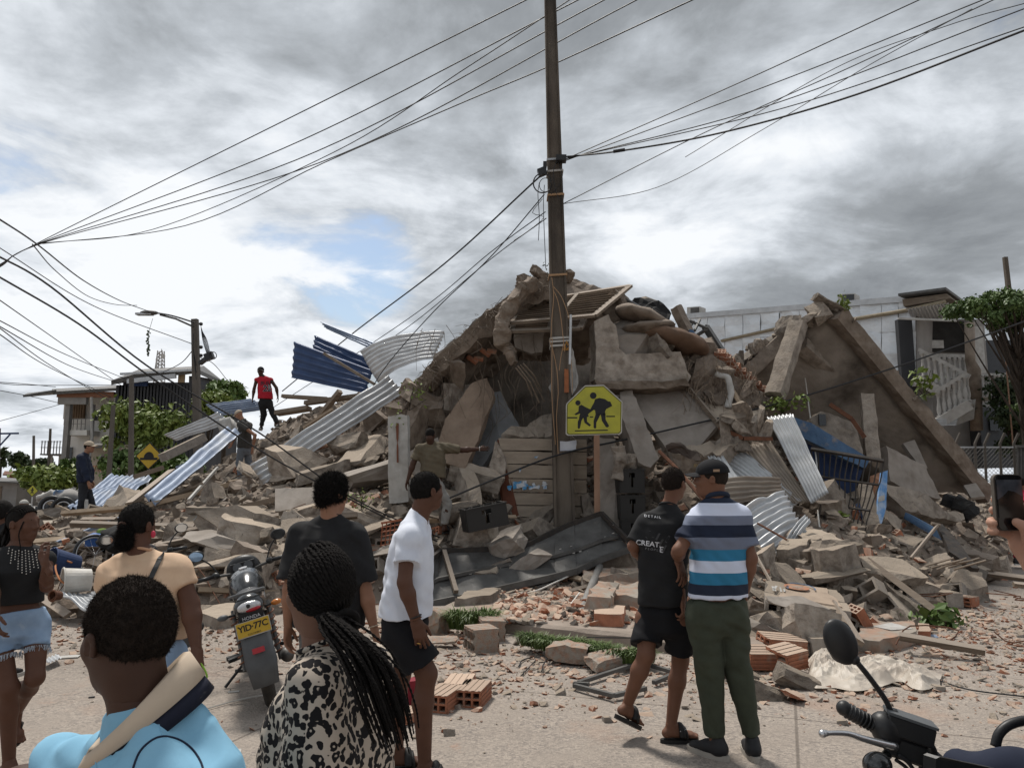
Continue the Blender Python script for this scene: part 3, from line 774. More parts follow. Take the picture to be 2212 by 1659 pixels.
simple_pole('straight concrete pole just right of the thin one by the tree',284,815,283,1030,25,10)
simple_pole('dark pole beside the roof platform at the far left',109,926,104,1035,48,5)
simple_pole('short far pole near the left edge, left of the roof platform',73,941,72,1035,58,5)
pr,pt=simple_pole('slim leaning pole above the flat-crowned tree at the right',2171,556,2186,690,21,11,POLEM)
simple_pole('thin rusty stake leaning beside the right balcony',2168,720,2186,935,21.5,3.2,RUSTP,6)
crm=P(12,938,50)
cr_=empty('power_crossarm',P(20,1040,50),'blue steel power cross-arm on a pole at the left edge','pole')
add('crossarm',join([beam_(P(-20,937,50),P(40,936,50),.1,.12),beam_(P(0,962,50),P(22,938,50),.08,.08)]),BLUES,parent=cr_)
b0=P(-6,1050,50);b0.z=0
add('shaft',beam_(b0,P(-6,925,50),.3,.3),POLEF,parent=cr_)
def cable(label,pts,wpx,group=None,n=40,mat=CABLE,name='overhead_cable'):
 """pts: (px, py, d); width in photo pixels at the middle of the span"""
 c=[P(*p)for p in pts];dm=sum(p[2]for p in pts)/len(pts)
 sp=spline(c,n)
 if pts[-1][0]>2200 or pts[-1][1]<0:sp.append(sp[-1]+(sp[-1]-sp[-2]).normalized()*9)
 if pts[0][0]<=0:sp.insert(0,sp[0]+(sp[0]-sp[1]).normalized()*9)
 return add(name,tube_(sp,wpx*dm/F_PX/2,5),mat,label,'cable',group)
left=P(80,526,34)
grpA='bundle of thin overhead wires from upper right to the left'
for k,(m,e)in enumerate((((560,288),(1150,-6)),((610,322),(1262,-6)),((640,346),(1318,-6)),((690,352),(1388,-6)))):
 cable('thin overhead wire in the bundle crossing the upper left sky',[(0,571+k*2,37),(82+4*k,525,34),(m[0],m[1],26),(e[0],e[1],19)],2.2,grpA)
cable('sagging overhead wire running lowest before rising to meet the pole top',[(90,526,34),(330,496,30),(720,330,24),(1000,152,20),(1240,-6,17)],2.)
cable('overhead wire crossing behind the pole up to the top edge',[(92,527,34),(400,488,29),(700,352,24),(1000,222,20),(1190,142,18),(1510,-6,15)],2.4)
grpB='wires fanning from the pole to the upper right'
for k,pts in enumerate(([(1215,347,12.5),(1600,178,11),(2000,-6,9.5)],[(1215,350,12.5),(1700,170,11),(2140,-6,9.5)],[(1215,346,12.5),(1650,232,11),(2225,15,9)],[(1240,340,12.4),(1700,232,11),(2225,55,9)])):
 cable('overhead wire fanning from the pole clamp to the upper right',pts,2.6,grpB)
cable('thick overhead cable leaving the pole clamp to the right with a splice',[(1215,340,12.5),(1345,326,12),(1560,287,11.3),(1850,205,10.3),(2225,62,9)],4.6)
add('cable_splice',tube_([P(1325,328,12.05),P(1350,324,12.)],.03,8),CABLE,'black splice lump on the thick cable right of the pole','cable splice')
cable('straight wire from the pole, below the clamp, to the upper right edge',[(1216,441,12.5),(1520,288,11.5),(1850,140,10.5),(2160,-6,9.5)],2.4)
cable('sagging thin wire below the straight one at the upper right',[(1216,441,12.5),(1420,405,12),(1640,285,11.2),(1880,140,10.3),(2100,20,9.7)],1.8)
cable('twin wire high at the top right corner',[(1480,340,12),(1800,150,11),(2050,55,10),(2225,5,9.3)],2.)
cable('dark service cable from the pole coil down to the left behind the rubble',[(1166,382,12.5),(960,570,15),(760,722,18.5),(610,845,22)],3.)
cable('thin service wire above the blue roof sheets, upper of two',[(1178,458,12.6),(1060,545,14),(880,690,17),(560,900,22)],1.8)
cable('thin service wire above the blue roof sheets, lower of two',[(1180,472,12.6),(1060,560,14),(890,700,17),(740,800,19)],1.8)
cable('slack wire from the pole falling past the grey roof sheet to the heap',[(1176,420,12.5),(1060,555,13.2),(940,670,14.5),(835,790,16),(780,880,16)],2.2)
cable('thick black cable falling from the left edge to the pole foot, upper one',[(-20,545,7.5),(110,620,8),(320,792,9),(560,935,10),(760,1075,10.9),(960,1165,11.8),(1120,1222,12.4),(1215,1246,12.6)],3.6,n=60)
cable('thick black cable falling from the left edge to the pole foot, lower one',[(-20,588,7.5),(170,700,8.2),(330,818,9),(560,972,10),(730,1065,10.7),(900,1150,11.5),(1100,1230,12.3),(1215,1250,12.6)],3.6,n=60)
cable('cable carrying the street lamp to the left edge',[(-20,462,9),(80,528,12),(180,606,16),(260,650,21),(322,673,26)],2.6)
cable('twisted cable between the street lamp and the lamp pole',[(322,674,26),(370,682,26.4),(420,697,26.8)],3.6)
cable('looping slack wire left of the street lamp',[(70,528,12),(120,585,16),(190,640,20),(250,658,24),(296,660,26)],1.8)
grpC='thin wires sloping to the left houses'
cable('long thin wire sloping from the left edge to the lamp pole',[(-10,530,20),(200,660,24),(420,745,27)],2.)
for pts in([(-10,642,20),(130,740,30),(265,835,41)],[(-10,688,20),(140,765,30),(275,820,41)],[(-10,700,20),(150,790,32),(260,828,41)],[(-10,702,20),(110,790,30),(245,870,40)],[(-10,716,20),(100,790,30),(240,858,40)]):
 cable('thin wire sloping from the left edge down to the left houses',pts,1.8,grpC)
grpD='nearly level wires left of the white house'
for pts in([(-10,825,35),(60,830,38),(120,836,43)],[(-10,827,35),(60,832,38),(250,832,43)],[(-10,842,35),(60,855,40),(125,870,46)]):
 cable('nearly level wire reaching the white house from the left edge',pts,1.5,grpD)
cable('faint wire rising from the left edge to the white house wall',[(-10,912,40),(60,893,45),(135,872,46)],1.3)
cable('thin wire from the lamp pole down to the dark roof',[(418,755,27),(390,785,32),(352,804,41)],1.8)
cable('long cable slung from the pole across the fallen slab to the right edge',[(925,1095,11.6),(1080,1030,12),(1215,980,12.4),(1420,934,12.6),(1700,866,13),(1950,788,13.5),(2225,690,14)],4.,n=60)
cable('white cable hanging from the right slab down into the rubble',[(1716,706,15.6),(1735,790,15),(1750,900,14),(1764,1000,12.5),(1768,1120,11.5),(1785,1185,10.8),(1806,1212,10.5)],3.,mat=WCAB,name='hanging_cable',n=36)
cable('thin wire from lamp pole top down right to the leafy trees',[(425,770,27),(460,785,30),(490,820,35)],1.5)
def blobtube_(pts,r,n=10,rough=.06,seed=0.,seg=22):
 V,Fs=tube_(spline(pts,seg),r if not isinstance(r,(list,tuple))else[lerp(r[int(i*(len(r)-1)/(seg+1))],r[min(len(r)-1,int(i*(len(r)-1)/(seg+1))+1)],.5)for i in range(len(spline(pts,seg)))],n)
 out=[]
 for v in V:
  q=Vector(v);out.append(tuple(q+Vector((nval(q.x,q.y,q.z,5,seed),nval(q.x,q.y,q.z,5,seed+20),nval(q.x,q.y,q.z,5,seed+40)))*rough*1.6+Vector((nval(q.x,q.y,q.z,14,seed),nval(q.x,q.y,q.z,14,seed+20),0))*rough*.6))
 return out,Fs
def rpoly_(pts,thick,rough=.03,cuts=3,seed=0.,nrm=None,back=None):
 """rough slab of polygonal outline"""
 V,Fs=prism_(pts,thick,nrm)
 bm=bmesh.new();vs=[bm.verts.new(v)for v in V]
 for f in Fs:bm.faces.new([vs[i]for i in f])
 bmesh.ops.triangulate(bm,faces=[f for f in bm.faces if len(f.verts)>4])
 for _ in range(3):
  long=[e for e in bm.edges if e.calc_length()>.28]
  if long:bmesh.ops.subdivide_edges(bm,edges=long,cuts=1)
 bmesh.ops.triangulate(bm,faces=[f for f in bm.faces if len(f.verts)>4])
 if cuts:
  sh=[e for e in bm.edges if e.calc_length()>.16]
  if sh and len(bm.edges)<6000:bmesh.ops.subdivide_edges(bm,edges=sh,cuts=1)
 for v in bm.verts:
  p=v.co
  v.co=p+Vector((nval(p.x,p.y,p.z,3.1,seed),nval(p.x,p.y,p.z,3.1,seed+7),nval(p.x,p.y,p.z,3.1,seed+13)))*rough+Vector((nval(p.x,p.y,p.z,9,seed),nval(p.x,p.y,p.z,9,seed+7),nval(p.x,p.y,p.z,9,seed+13)))*rough*.7
 bmesh.ops.recalc_face_normals(bm,faces=bm.faces)
 bm.verts.index_update()
 out=([tuple(v.co)for v in bm.verts],[tuple(x.index for x in f.verts)for f in bm.faces]);bm.free();return out
def curved_slab_(front,back,thick,rough=.05,seed=0.,n=26,m=12):
 f=spline(front,n);b=spline(back,n);k=min(len(f),len(b));V=[]
 for t in(0,1):
  for i in range(k):
   for j in range(m+1):
    p=f[i].lerp(b[i],j/m)
    w=nval(p.x,p.y,p.z,2.4,seed)*rough+nval(p.x,p.y,p.z,8,seed+3)*rough*.6
    e=Vector((0,nval(p.x,p.y,p.z,4,seed+9)*.16 if j==0 else 0,0))
    V.append(p+Vector((0,0,-thick*t*(1+.5*nval(p.x,p.y,p.z,3,seed+5))+w))+e)
 n1=k*(m+1);Fs=[];w=m+1
 for i in range(k-1):
  for j in range(m):
   q=i*w+j;Fs.append((q,q+w,q+w+1,q+1));Fs.append((n1+q,n1+q+1,n1+q+w+1,n1+q+w))
  for j in(0,m):
   q=i*w+j;Fs.append((q,n1+q,n1+q+w,q+w))
 for i in(0,k-1):
  for j in range(m):
   q=i*w+j;Fs.append((q,q+1,n1+q+1,n1+q))
 return[tuple(v)for v in V],Fs
CTRL=[]
for g in((-60,1330),(60,1330),(250,1345),(480,1335),(700,1310),(880,1300),(1620,1475),(1760,1435),(1900,1395),(2000,1335),(2090,1265),(2175,1218),(2300,1185),(2100,1420),(1300,1420),(1000,1400)):
 q=G(*g);CTRL.append((q.x,q.y,-.05))
for c in((150,1180,12),(300,1180,11.5),(330,1105,15),(200,1128,16.3),(60,1125,18),(-40,1135,15),(450,1150,12.5),(420,1085,16),(500,1045,18),(560,1000,19.3),(530,1035,18),(600,929,20),(680,905,19.5),(760,880,19),(850,870,18.5),(600,1150,12),(700,1090,13),(640,1045,15),(760,1000,15.5),(830,1105,12.2),(600,1240,10),(720,1200,10.5),(500,1250,9.8),(950,1160,12),(1000,1100,12.5),(1100,1160,12.2),(1060,1262,11),(1200,1283,10.7),(1100,1000,17.5),(1000,880,18.5),(1190,860,19.5),(1150,1070,15.5),(1300,1262,11),(1400,1240,11.5),(1450,1010,14.6),(1500,860,16.5),(1400,730,18),(1300,680,19),(1600,920,16),(1600,1105,12.2),(1700,1155,11),(1800,1205,10),(1700,1290,9),(1800,1362,8),(1900,1225,10.5),(1950,1165,12),(2050,1175,13),(2120,1132,16),(1800,1040,16),(1950,1075,17),(2150,1092,19),(1800,1000,19),(2000,1060,20)):
 q=P(*c);CTRL.append((q.x,q.y,q.z))
for x,y,z in((-14,18,.3),(-12,24,.4),(-8,26,1.2),(-3,27,1.5),(3,27,2.),(8,25,1.),(13,23,.3),(-14,12,.2),(-8,33,0),(0,34,0),(8,33,0),(15,28,0),(-16,30,0),(16,18,.2),(12,11,0)):
 CTRL.append((x,y,z))
CTRL=np.array(CTRL)
def tps(c):
 n=len(c);d=np.linalg.norm(c[:,None,:2]-c[None,:,:2],axis=2)
 K=np.where(d>0,d**2*np.log(d+1e-9),0)+np.eye(n)*.25
 Pm=np.hstack([np.ones((n,1)),c[:,:2]]);A=np.zeros((n+3,n+3));A[:n,:n]=K;A[:n,n:]=Pm;A[n:,:n]=Pm.T
 return np.linalg.solve(A,np.concatenate([c[:,2],np.zeros(3)]))
TW=tps(CTRL)
def hz_arr(x,y):
 d=np.sqrt((x[...,None]-CTRL[:,0])**2+(y[...,None]-CTRL[:,1])**2)
 k=np.where(d>0,d**2*np.log(d+1e-9),0)
 return k@TW[:-3]+TW[-3]+TW[-2]*x+TW[-1]*y
def hz(x,y):return float(hz_arr(np.array([x]),np.array([y]))[0])
def heap():
 xs=np.arange(-16,15.01,.13);ys=np.arange(6.2,33,.13)
 X,Y=np.meshgrid(xs,ys);Z=hz_arr(X,Y)
 nzv=np.zeros_like(Z)
 for j in range(Z.shape[0]):
  for i in range(Z.shape[1]):
   if Z[j,i]>-.3:
    x,y=X[j,i],Y[j,i]
    nzv[j,i]=.20*mnoise.noise(Vector((x*1.1,y*1.1,3)))+.13*abs(mnoise.noise(Vector((x*2.7,y*2.7,8))))+.06*mnoise.noise(Vector((x*6,y*6,1)))
 Z=Z+nzv*np.clip((Z+.1)*2.,0,1)
 Z[[0,-1],:]=-.3;Z[:,[0,-1]]=-.3
 Z=np.maximum(Z,-.35)
 V=np.stack([X,Y,Z],-1).reshape(-1,3);w=len(xs);Fs=[]
 Zf=Z
 for j in range(len(ys)-1):
  for i in range(w-1):
   if max(Zf[j,i],Zf[j+1,i],Zf[j,i+1],Zf[j+1,i+1])>-.06:
    q=j*w+i;Fs.append((q,q+1,q+w+1,q+w))
 return V,Fs,(xs,ys,Z)
hv,hf,(HXS,HYS,HZ)=heap()
add('rubble_mound',(hv,hf),SOIL,'brown mound of crushed rubble and soil under the collapsed house','rubble',kind='stuff',origin=(0,0,0))
def ground_z(x,y):
 i=int(round((x-HXS[0])/.13));j=int(round((y-HYS[0])/.13))
 if 0<=i<len(HXS)and 0<=j<len(HYS):return max(0.,float(HZ[j,i]))
 return 0.
def gz_arr(x,y):
 i=np.clip(np.round((x-HXS[0])/.13).astype(int),0,len(HXS)-1);j=np.clip(np.round((y-HYS[0])/.13).astype(int),0,len(HYS)-1)
 z=HZ[j,i];z=np.where((x<HXS[0])|(x>HXS[-1])|(y<HYS[0])|(y>HYS[-1]),0,z)
 return np.maximum(z,0.)
def fragment(seed,sx=1,sy=1,sz=1,cuts=6):
 """angular fragment: a box broken by random planes"""
 rg=random.Random(seed);bm=bmesh.new();bmesh.ops.create_cube(bm,size=1.)
 for _ in range(cuts):
  n=Vector((rg.gauss(0,1),rg.gauss(0,1),rg.gauss(0,1))).normalized()
  co=n*(.30+.22*rg.random())
  r=bmesh.ops.bisect_plane(bm,geom=bm.verts[:]+bm.edges[:]+bm.faces[:],plane_co=co,plane_no=n,clear_outer=True)
  ed=[e for e in r['geom_cut']if isinstance(e,bmesh.types.BMEdge)]
  if ed:bmesh.ops.edgenet_fill(bm,edges=ed)
 bmesh.ops.remove_doubles(bm,verts=bm.verts,dist=.02)
 for v in bm.verts:v.co=Vector((v.co.x*sx,v.co.y*sy,v.co.z*sz))*(1+.06*rg.gauss(0,1))
 bmesh.ops.triangulate(bm,faces=bm.faces);bmesh.ops.recalc_face_normals(bm,faces=bm.faces);bm.verts.index_update()
 V=np.array([v.co[:]for v in bm.verts]);Fs=np.array([[x.index for x in f.verts]for f in bm.faces]);bm.free()
 return V,Fs
FRAG=[fragment(i,*[(1,1,1),(1.2,.9,.45),(1.4,.8,.35),(1,.8,.7),(1.5,1.,.28)][i%5],cuts=4+i%4)for i in range(30)]
def rot_arr(n,rng,tilt=.5):
 a=rng.random(n)*2*np.pi;b=rng.normal(scale=tilt,size=n);c=rng.normal(scale=tilt,size=n)
 ca,sa,cb,sb,cc,sc=np.cos(a),np.sin(a),np.cos(b),np.sin(b),np.cos(c),np.sin(c);Rm=np.zeros((n,3,3))
 Rm[:,0,0]=ca*cb;Rm[:,0,1]=ca*sb*sc-sa*cc;Rm[:,0,2]=ca*sb*cc+sa*sc
 Rm[:,1,0]=sa*cb;Rm[:,1,1]=sa*sb*sc+ca*cc;Rm[:,1,2]=sa*sb*cc-ca*sc
 Rm[:,2,0]=-sb;Rm[:,2,1]=cb*sc;Rm[:,2,2]=cb*cc
 return Rm
def litter(name,label,pos,size,mat,rng,tilt=.5,flat_=1.):
 """many small fragments as one mesh: too many and too small to pick apart"""
 n=len(pos);Rm=rot_arr(n,rng,tilt);Vs,Fs,off=[],[],0
 which=rng.integers(0,len(FRAG),n)
 for k in range(len(FRAG)):
  idx=np.where(which==k)[0]
  if not len(idx):continue
  fv,ff=FRAG[k]
  v=np.einsum('nij,vj->nvi',Rm[idx],fv*np.array([1,1,flat_]))*size[idx][:,None,None]+pos[idx][:,None,:]
  f=ff[None]+(np.arange(len(idx))*len(fv))[:,None,None]+off
  Vs.append(v.reshape(-1,3));Fs.append(f.reshape(-1,3));off+=len(idx)*len(fv)
 me=bpy.data.meshes.new(name);V=np.vstack(Vs);F=np.vstack(Fs)
 me.vertices.add(len(V));me.vertices.foreach_set('co',V.ravel());me.loops.add(F.size);me.loops.foreach_set('vertex_index',F.ravel().astype(np.int32))
 me.polygons.add(len(F));me.polygons.foreach_set('loop_start',(np.arange(len(F))*3).astype(np.int32));me.update(calc_edges=True);me.shade_flat()
 me.materials.append(mat);o=bpy.data.objects.new(name,me);COL.objects.link(o)
 return tag(o,label,'debris',kind='stuff')
rg=np.random.default_rng(21)
def scatter(n,xr,yr,minz=.02,bias=1.):
 x=rg.uniform(*xr,n*3);y=yr[0]+(yr[1]-yr[0])*rg.random(n*3)**bias
 z=gz_arr(x,y);k=np.where(z>minz)[0][:n]
 return np.stack([x[k],y[k],z[k]],1)
def sizes(n,lo,hi,p=2.5):return lo+(hi-lo)*rg.random(n)**p
pc=scatter(11000,(-13,12.5),(7,23),bias=1.25);litter('concrete_debris','small broken concrete fragments covering the whole heap',pc,sizes(len(pc),.05,.26),CON,rg)
pc=scatter(2600,(-13,12.5),(7,20),bias=1.3);litter('dark_debris','dark brown splinters and clods over the heap',pc,sizes(len(pc),.05,.26),COND,rg)
pc=scatter(1500,(-12,12),(7,16),bias=1.3);litter('brick_debris','small red brick fragments over the lower heap',pc,sizes(len(pc),.04,.16),BRICK,rg)
pc=scatter(1500,(-13,12.5),(7,21),bias=1.2);litter('pale_debris','pale plaster flakes over the heap',pc,sizes(len(pc),.05,.2),PLAST,rg,flat_=.5)
n=4200;x=rg.normal(4.7,1.4,n);y=rg.normal(8.3,1.6,n);k=(y>5.)&(y<13)&(gz_arr(x,y)<.06)
pc=np.stack([x[k],y[k],np.full(k.sum(),.006)],1)
n=1900;x=rg.uniform(-.9,3.6,n);y=rg.normal(6.9,.65,n);k=(y>5.)&(gz_arr(x,y)<.06)
pc2=np.stack([x[k],y[k],np.full(k.sum(),.006)],1)
n=200;x=rg.uniform(-5.5,6,n);y=3.2+rg.random(n)**.4*6;k=gz_arr(x,y)<.06
pc3=np.stack([x[k],y[k],np.full(k.sum(),.006)],1)
n=1300;x=rg.uniform(-5.6,-.5,n);y=rg.normal(8.2,.7,n);k=gz_arr(x,y)<.06
pc4=np.stack([x[k],y[k],np.full(k.sum(),.006)],1)
pb=np.vstack([pc,pc2,pc3,pc4]);litter('brick_crumbs','red brick crumbs strewn over the street',pb,sizes(len(pb),.010,.07,4.),BRICK,rg,.3,.6)
sel=rg.random(len(pb))<.42;pg=pb[sel]+np.stack([rg.normal(0,.4,sel.sum()),rg.normal(0,.3,sel.sum()),np.zeros(sel.sum())],1)
litter('grey_crumbs','grey concrete crumbs strewn over the street',pg,sizes(len(pg),.010,.08,4.),BLOCK,rg,.3,.7)
n=1500;x=rg.uniform(-.2,3.4,n);y=rg.uniform(7.6,11,n);yk=8.3-.28*(x+.2);k=y>yk+.15
pv=np.stack([x[k],y[k],np.maximum(.14,gz_arr(x[k],y[k]))],1);litter('pavement_crumbs','brick and mortar crumbs on the pavement round the pole',pv,sizes(len(pv),.015,.13,2.6),BRICK,rg,.4,.7)
pv2=pv[rg.random(len(pv))<.5]+rg.normal(0,.1,3)*np.array([1,1,0]);litter('pavement_chips','grey mortar chips on the pavement round the pole',pv2,sizes(len(pv2),.015,.14,2.4),BLOCK,rg,.4,.7)
def hollow_(l,w,h,nx,nz,t=.018,ridges=True,seed=0):
 """hollow clay brick / block: cells run along l (local x); cross-section y,z; broken ends uneven"""
 rgl=random.Random(seed)
 ys=[-w/2];zs=[-h/2];cw=(w-t*(nx+1))/nx;ch=(h-t*(nz+1))/nz
 for i in range(nx):ys+=[ys[-1]+t,ys[-1]+t+cw]
 ys.append(w/2)
 for i in range(nz):zs+=[zs[-1]+t,zs[-1]+t+ch]
 zs.append(h/2)
 V,Fs=[],[]
 def q(*p):n=len(V);V.extend(p);Fs.append((n,n+1,n+2,n+3))
 e=lambda s,y,z:s*l/2+s*-.12*l*max(0,math.sin(seed*3.3+y*23+z*17)*.5)*(seed%3>0)
 for s in(-1,1):
  for i in range(len(ys)-1):
   for j in range(len(zs)-1):
    a,b,c,d=(ys[i],zs[j]),(ys[i+1],zs[j]),(ys[i+1],zs[j+1]),(ys[i],zs[j+1])
    if i%2 and j%2:
     if s>0:
      for(p,r)in((a,b),(b,c),(c,d),(d,a)):
       q((e(-1,*p),*p),(e(-1,*r),*r),(e(1,*r),*r),(e(1,*p),*p))
    else:q(*[(e(s,*p),*p)for p in((a,b,c,d)if s>0 else(d,c,b,a))])
 k=8 if ridges else 1
 for(A,B,nrm)in(((-w/2,-h/2),(w/2,-h/2),(0,-1)),((w/2,-h/2),(w/2,h/2),(1,0)),((w/2,h/2),(-w/2,h/2),(0,1)),((-w/2,h/2),(-w/2,-h/2),(-1,0))):
  for i in range(k):
   u0,u1=i/k,(i+1)/k;off=.004 if(i%2 and ridges)else 0.
   p=(lerp(A[0],B[0],u0)+nrm[0]*off,lerp(A[1],B[1],u0)+nrm[1]*off);r=(lerp(A[0],B[0],u1)+nrm[0]*off,lerp(A[1],B[1],u1)+nrm[1]*off)
   q((e(-1,*p),*p),(e(-1,*r),*r),(e(1,*r),*r),(e(1,*p),*p))
 return V,Fs
def shared(name,vf,mat):
 me=bpy.data.meshes.new(name);me.from_pydata([tuple(v)for v in vf[0]],[],[tuple(int(i)for i in f)for f in vf[1]]);me.materials.append(mat);return me
BR_ME=[shared('clay_brick',hollow_(.30,.20,.12,3,2,seed=i),BRICK)for i in range(5)]+[shared('clay_brick',hollow_(.2,.2,.12,2,2,seed=7),BRICK)]
BK_ME=[shared('hollow_block',hollow_(.20,.40,.19,2,1,.03,False,seed=i*3),BLOCK)for i in range(2)]+[shared('hollow_block',hollow_(.20,.22,.19,1,1,.035,False,seed=4),BLOCK)]
def subdiv_frag(k):
 """larger, chipped version of a fragment"""
 fv,ff=FRAG[k];bm=bmesh.new();vs=[bm.verts.new(v)for v in fv]
 for f in ff:bm.faces.new([vs[i]for i in f])
 bmesh.ops.subdivide_edges(bm,edges=bm.edges,cuts=2,use_grid_fill=True);bmesh.ops.triangulate(bm,faces=bm.faces)
 for v in bm.verts:v.co+=Vector((nval(*v.co,5,k),nval(*v.co,5,k+9),nval(*v.co,5,k+18)))*.055
 bm.verts.index_update();o=([v.co[:]for v in bm.verts],[[x.index for x in f.verts]for f in bm.faces]);bm.free();return o
BIG=[subdiv_frag(k)for k in range(16)]
CH_ME={'con':[shared('concrete_chunk',b,CON)for b in BIG],'old':[shared('concrete_chunk',b,COND)for b in BIG[:8]],'pla':[shared('concrete_chunk',b,PLAST)for b in BIG[4:14]],'bri':[shared('brick_chunk',b,BRICK)for b in BIG[:8]]}
def put(name,me,loc,rot,sc,label,cat,group):
 o=bpy.data.objects.new(name,me);COL.objects.link(o);o.location=loc;o.rotation_euler=rot
 o.scale=(sc,sc,sc)if not isinstance(sc,tuple)else sc
 return tag(o,label,cat,group)
rc=random.Random(99)
REG=[((-12.,-6.2,9.5,17),'at the far left of the heap by the blue sheets',34),((-6.2,-3.2,9,13),'on the low left slope behind the beige-shirted woman',44),((-4.5,-1.4,9.2,13),'on the slope behind the parked motorcycle',46),((-7.,-2.2,13,19),'on the upper left slope near the climbing men',50),((-1.2,1.8,10.6,13),'round the dark metal shutter below the cavity',26),((2.4,5.2,7.2,10.6),'in the pile right of the striped shirt',40),((4.8,9.,9.5,14),'at the low right end before the fallen slab',44)]
for(x0,x1,y0,y1),where,n in REG:
 for i in range(n):
  for _ in range(30):
   x,y=rc.uniform(x0,x1),rc.uniform(y0,y1)
   if ground_z(x,y)>.03:break
  z=ground_z(x,y);kind=rc.random();s=.2+.42*rc.random()**1.6
  rot=(rc.gauss(0,.45),rc.gauss(0,.45),rc.random()*6.3)
  if kind<.50:put('concrete_chunk',rc.choice(CH_ME['con']),(x,y,z+s*.12),rot,s,'broken grey concrete chunk '+where,'rubble','concrete chunks '+where)
  elif kind<.64:put('plaster_piece',rc.choice(CH_ME['pla']),(x,y,z+s*.1),rot,(s*1.3,s,s*.45),'flat piece of broken plaster '+where,'rubble','plaster pieces '+where)
  elif kind<.74:put('concrete_chunk',rc.choice(CH_ME['old']),(x,y,z+s*.12),rot,s,'dark weathered concrete lump '+where,'rubble','dark lumps '+where)
  elif kind<.88:put('hollow_block',rc.choice(BK_ME),(x,y,z+.07),rot,1.,'grey hollow cement block '+where,'block','cement blocks '+where)
  else:put('clay_brick',rc.choice(BR_ME),(x,y,z+.05),rot,1.,'red hollow clay brick '+where,'brick','clay bricks '+where)
for(x0,x1,y0,y1),where,n in REG:
 for i in range(7 if x0<2 else 3):
  x,y=rc.uniform(x0,x1),rc.uniform(y0,y1);z=ground_z(x,y);L=rc.uniform(.7,2.);a=rc.random()*6.3
  dv=Vector((math.cos(a),math.sin(a)*.6,0))*L/2
  p0=Vector((x,y,0))-dv;p1=Vector((x,y,0))+dv;p0.z=ground_z(p0.x,p0.y)+.06+.1*rc.random();p1.z=ground_z(p1.x,p1.y)+.08+.25*rc.random()
  add('timber',beam_(p0,p1,rc.uniform(.04,.10),rc.uniform(.03,.09),rc.random()),rc.choice((WOOD,WOOD,PLANKM)),'loose splintered timber '+where,'timber','timbers '+where)
for(x0,x1,y0,y1),where,n in REG:
 for i in range(4):
  x,y=rc.uniform(x0,x1),rc.uniform(y0,y1);pts=[]
  for k in range(5):xx,yy=x+k*rc.uniform(.1,.3),y+rc.gauss(0,.12);pts.append((xx,yy,ground_z(xx,yy)+.06+.18*rc.random()))
  add('rebar',tube_(spline(pts,14),.007,5),RUST,'bent steel rod '+where,'steel rod','steel rods '+where)
def piece(name,vf,mat,label,cat='rubble',smooth=False):return add(name,vf,mat,label,cat,smooth=smooth)
fr_=[P(862,902,13.2),P(888,842,13.3),P(930,785,13.3),P(990,728,13.3),P(1062,664,13.3),P(1140,612,13.3),P(1196,596,13.4)]
bk_=[p+Vector((.3,4.6,.15))for p in fr_]
rs=piece('curved_concrete_slab',curved_slab_(fr_,bk_,.42,.08,2.,34,16),COND,'great curved roof slab draped over the left of the collapse','concrete slab')
bw_=[p+Vector((0,-.15,-.3))for p in bk_]+[P(1290,672,17.6),P(1345,720,17.6)]
piece('inner_backing',prism_(bw_+[Vector((bw_[-1].x,bw_[-1].y,0)),Vector((bw_[0].x,bw_[0].y,0))],.25,Vector((0,1,0))),STAIN,'added dark backing that closes the cavity left of the pole','wall')  # backing added to shut out the sky and keep the cavity dark
tf=[]
for i in range(420):
 t=rc.random();k=min(int(t*6),5);p=fr_[k].lerp(fr_[k+1],t*6-k)+Vector((0,rc.gauss(-.02,.05),rc.uniform(-.28,.05)))
 q=p+Vector((rc.gauss(0,.1),rc.gauss(-.05,.05),-abs(rc.gauss(0,.12))));tf.append(tube_([p,p.lerp(q,.5)+Vector((rc.gauss(0,.03),-.03,.02)),q],.006,3,.002,False))
add('root_fringe',join(tf),WOOD,parent=rs,kind='stuff')
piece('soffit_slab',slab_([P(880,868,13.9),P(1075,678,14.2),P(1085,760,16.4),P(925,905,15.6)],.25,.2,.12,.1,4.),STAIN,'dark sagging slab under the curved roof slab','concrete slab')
piece('hanging_rib',blobtube_([P(1150,610,13.05),P(1128,630,12.95),P(1095,672,12.9),P(1084,716,12.9),P(1096,755,12.95),P(1112,785,13.)],[.16,.15,.14,.14,.12,.08],18,.06,3.,64),COND,'curved concrete rib hanging down in front of the cavity','concrete rib')
for k,(a,b)in enumerate((((1118,790),(1165,870)),((1124,788),(1176,868)),((1114,795),(1150,855)),((1130,785),(1170,845)))):
 piece('batten',tube_([P(*a,12.9),P((a[0]+b[0])/2+4,(a[1]+b[1])/2-4,13.),P(*b,13.2)],.014,5),WOOD,['first','second','third','shortest'][k]+' thin batten dangling below the hanging rib','batten')
piece('ridge_slab',rpoly_([P(1128,618,14.5),P(1160,592,14.8),P(1205,590,14.8),P(1255,606,14.8),P(1335,640,14.8),P(1300,665,14.4),P(1150,650,14.2)],1.6,.06,seed=5),COND,'broken slab at the very top of the collapse','concrete slab')
for k,(px,py,s,w)in enumerate(((1130,608,.3,'left'),(1162,590,.34,'nearest the pole'),(1225,602,.3,'right'))):
 put('ridge_chunk',CH_ME['old'][k],P(px,py,14.6),(.4*k,.3,k),s,'loose lump on the top ridge, the one '+('just left of the hanging rib' if k==0 else w+' of the three by the pole' if k==2 else w),'rubble',None)
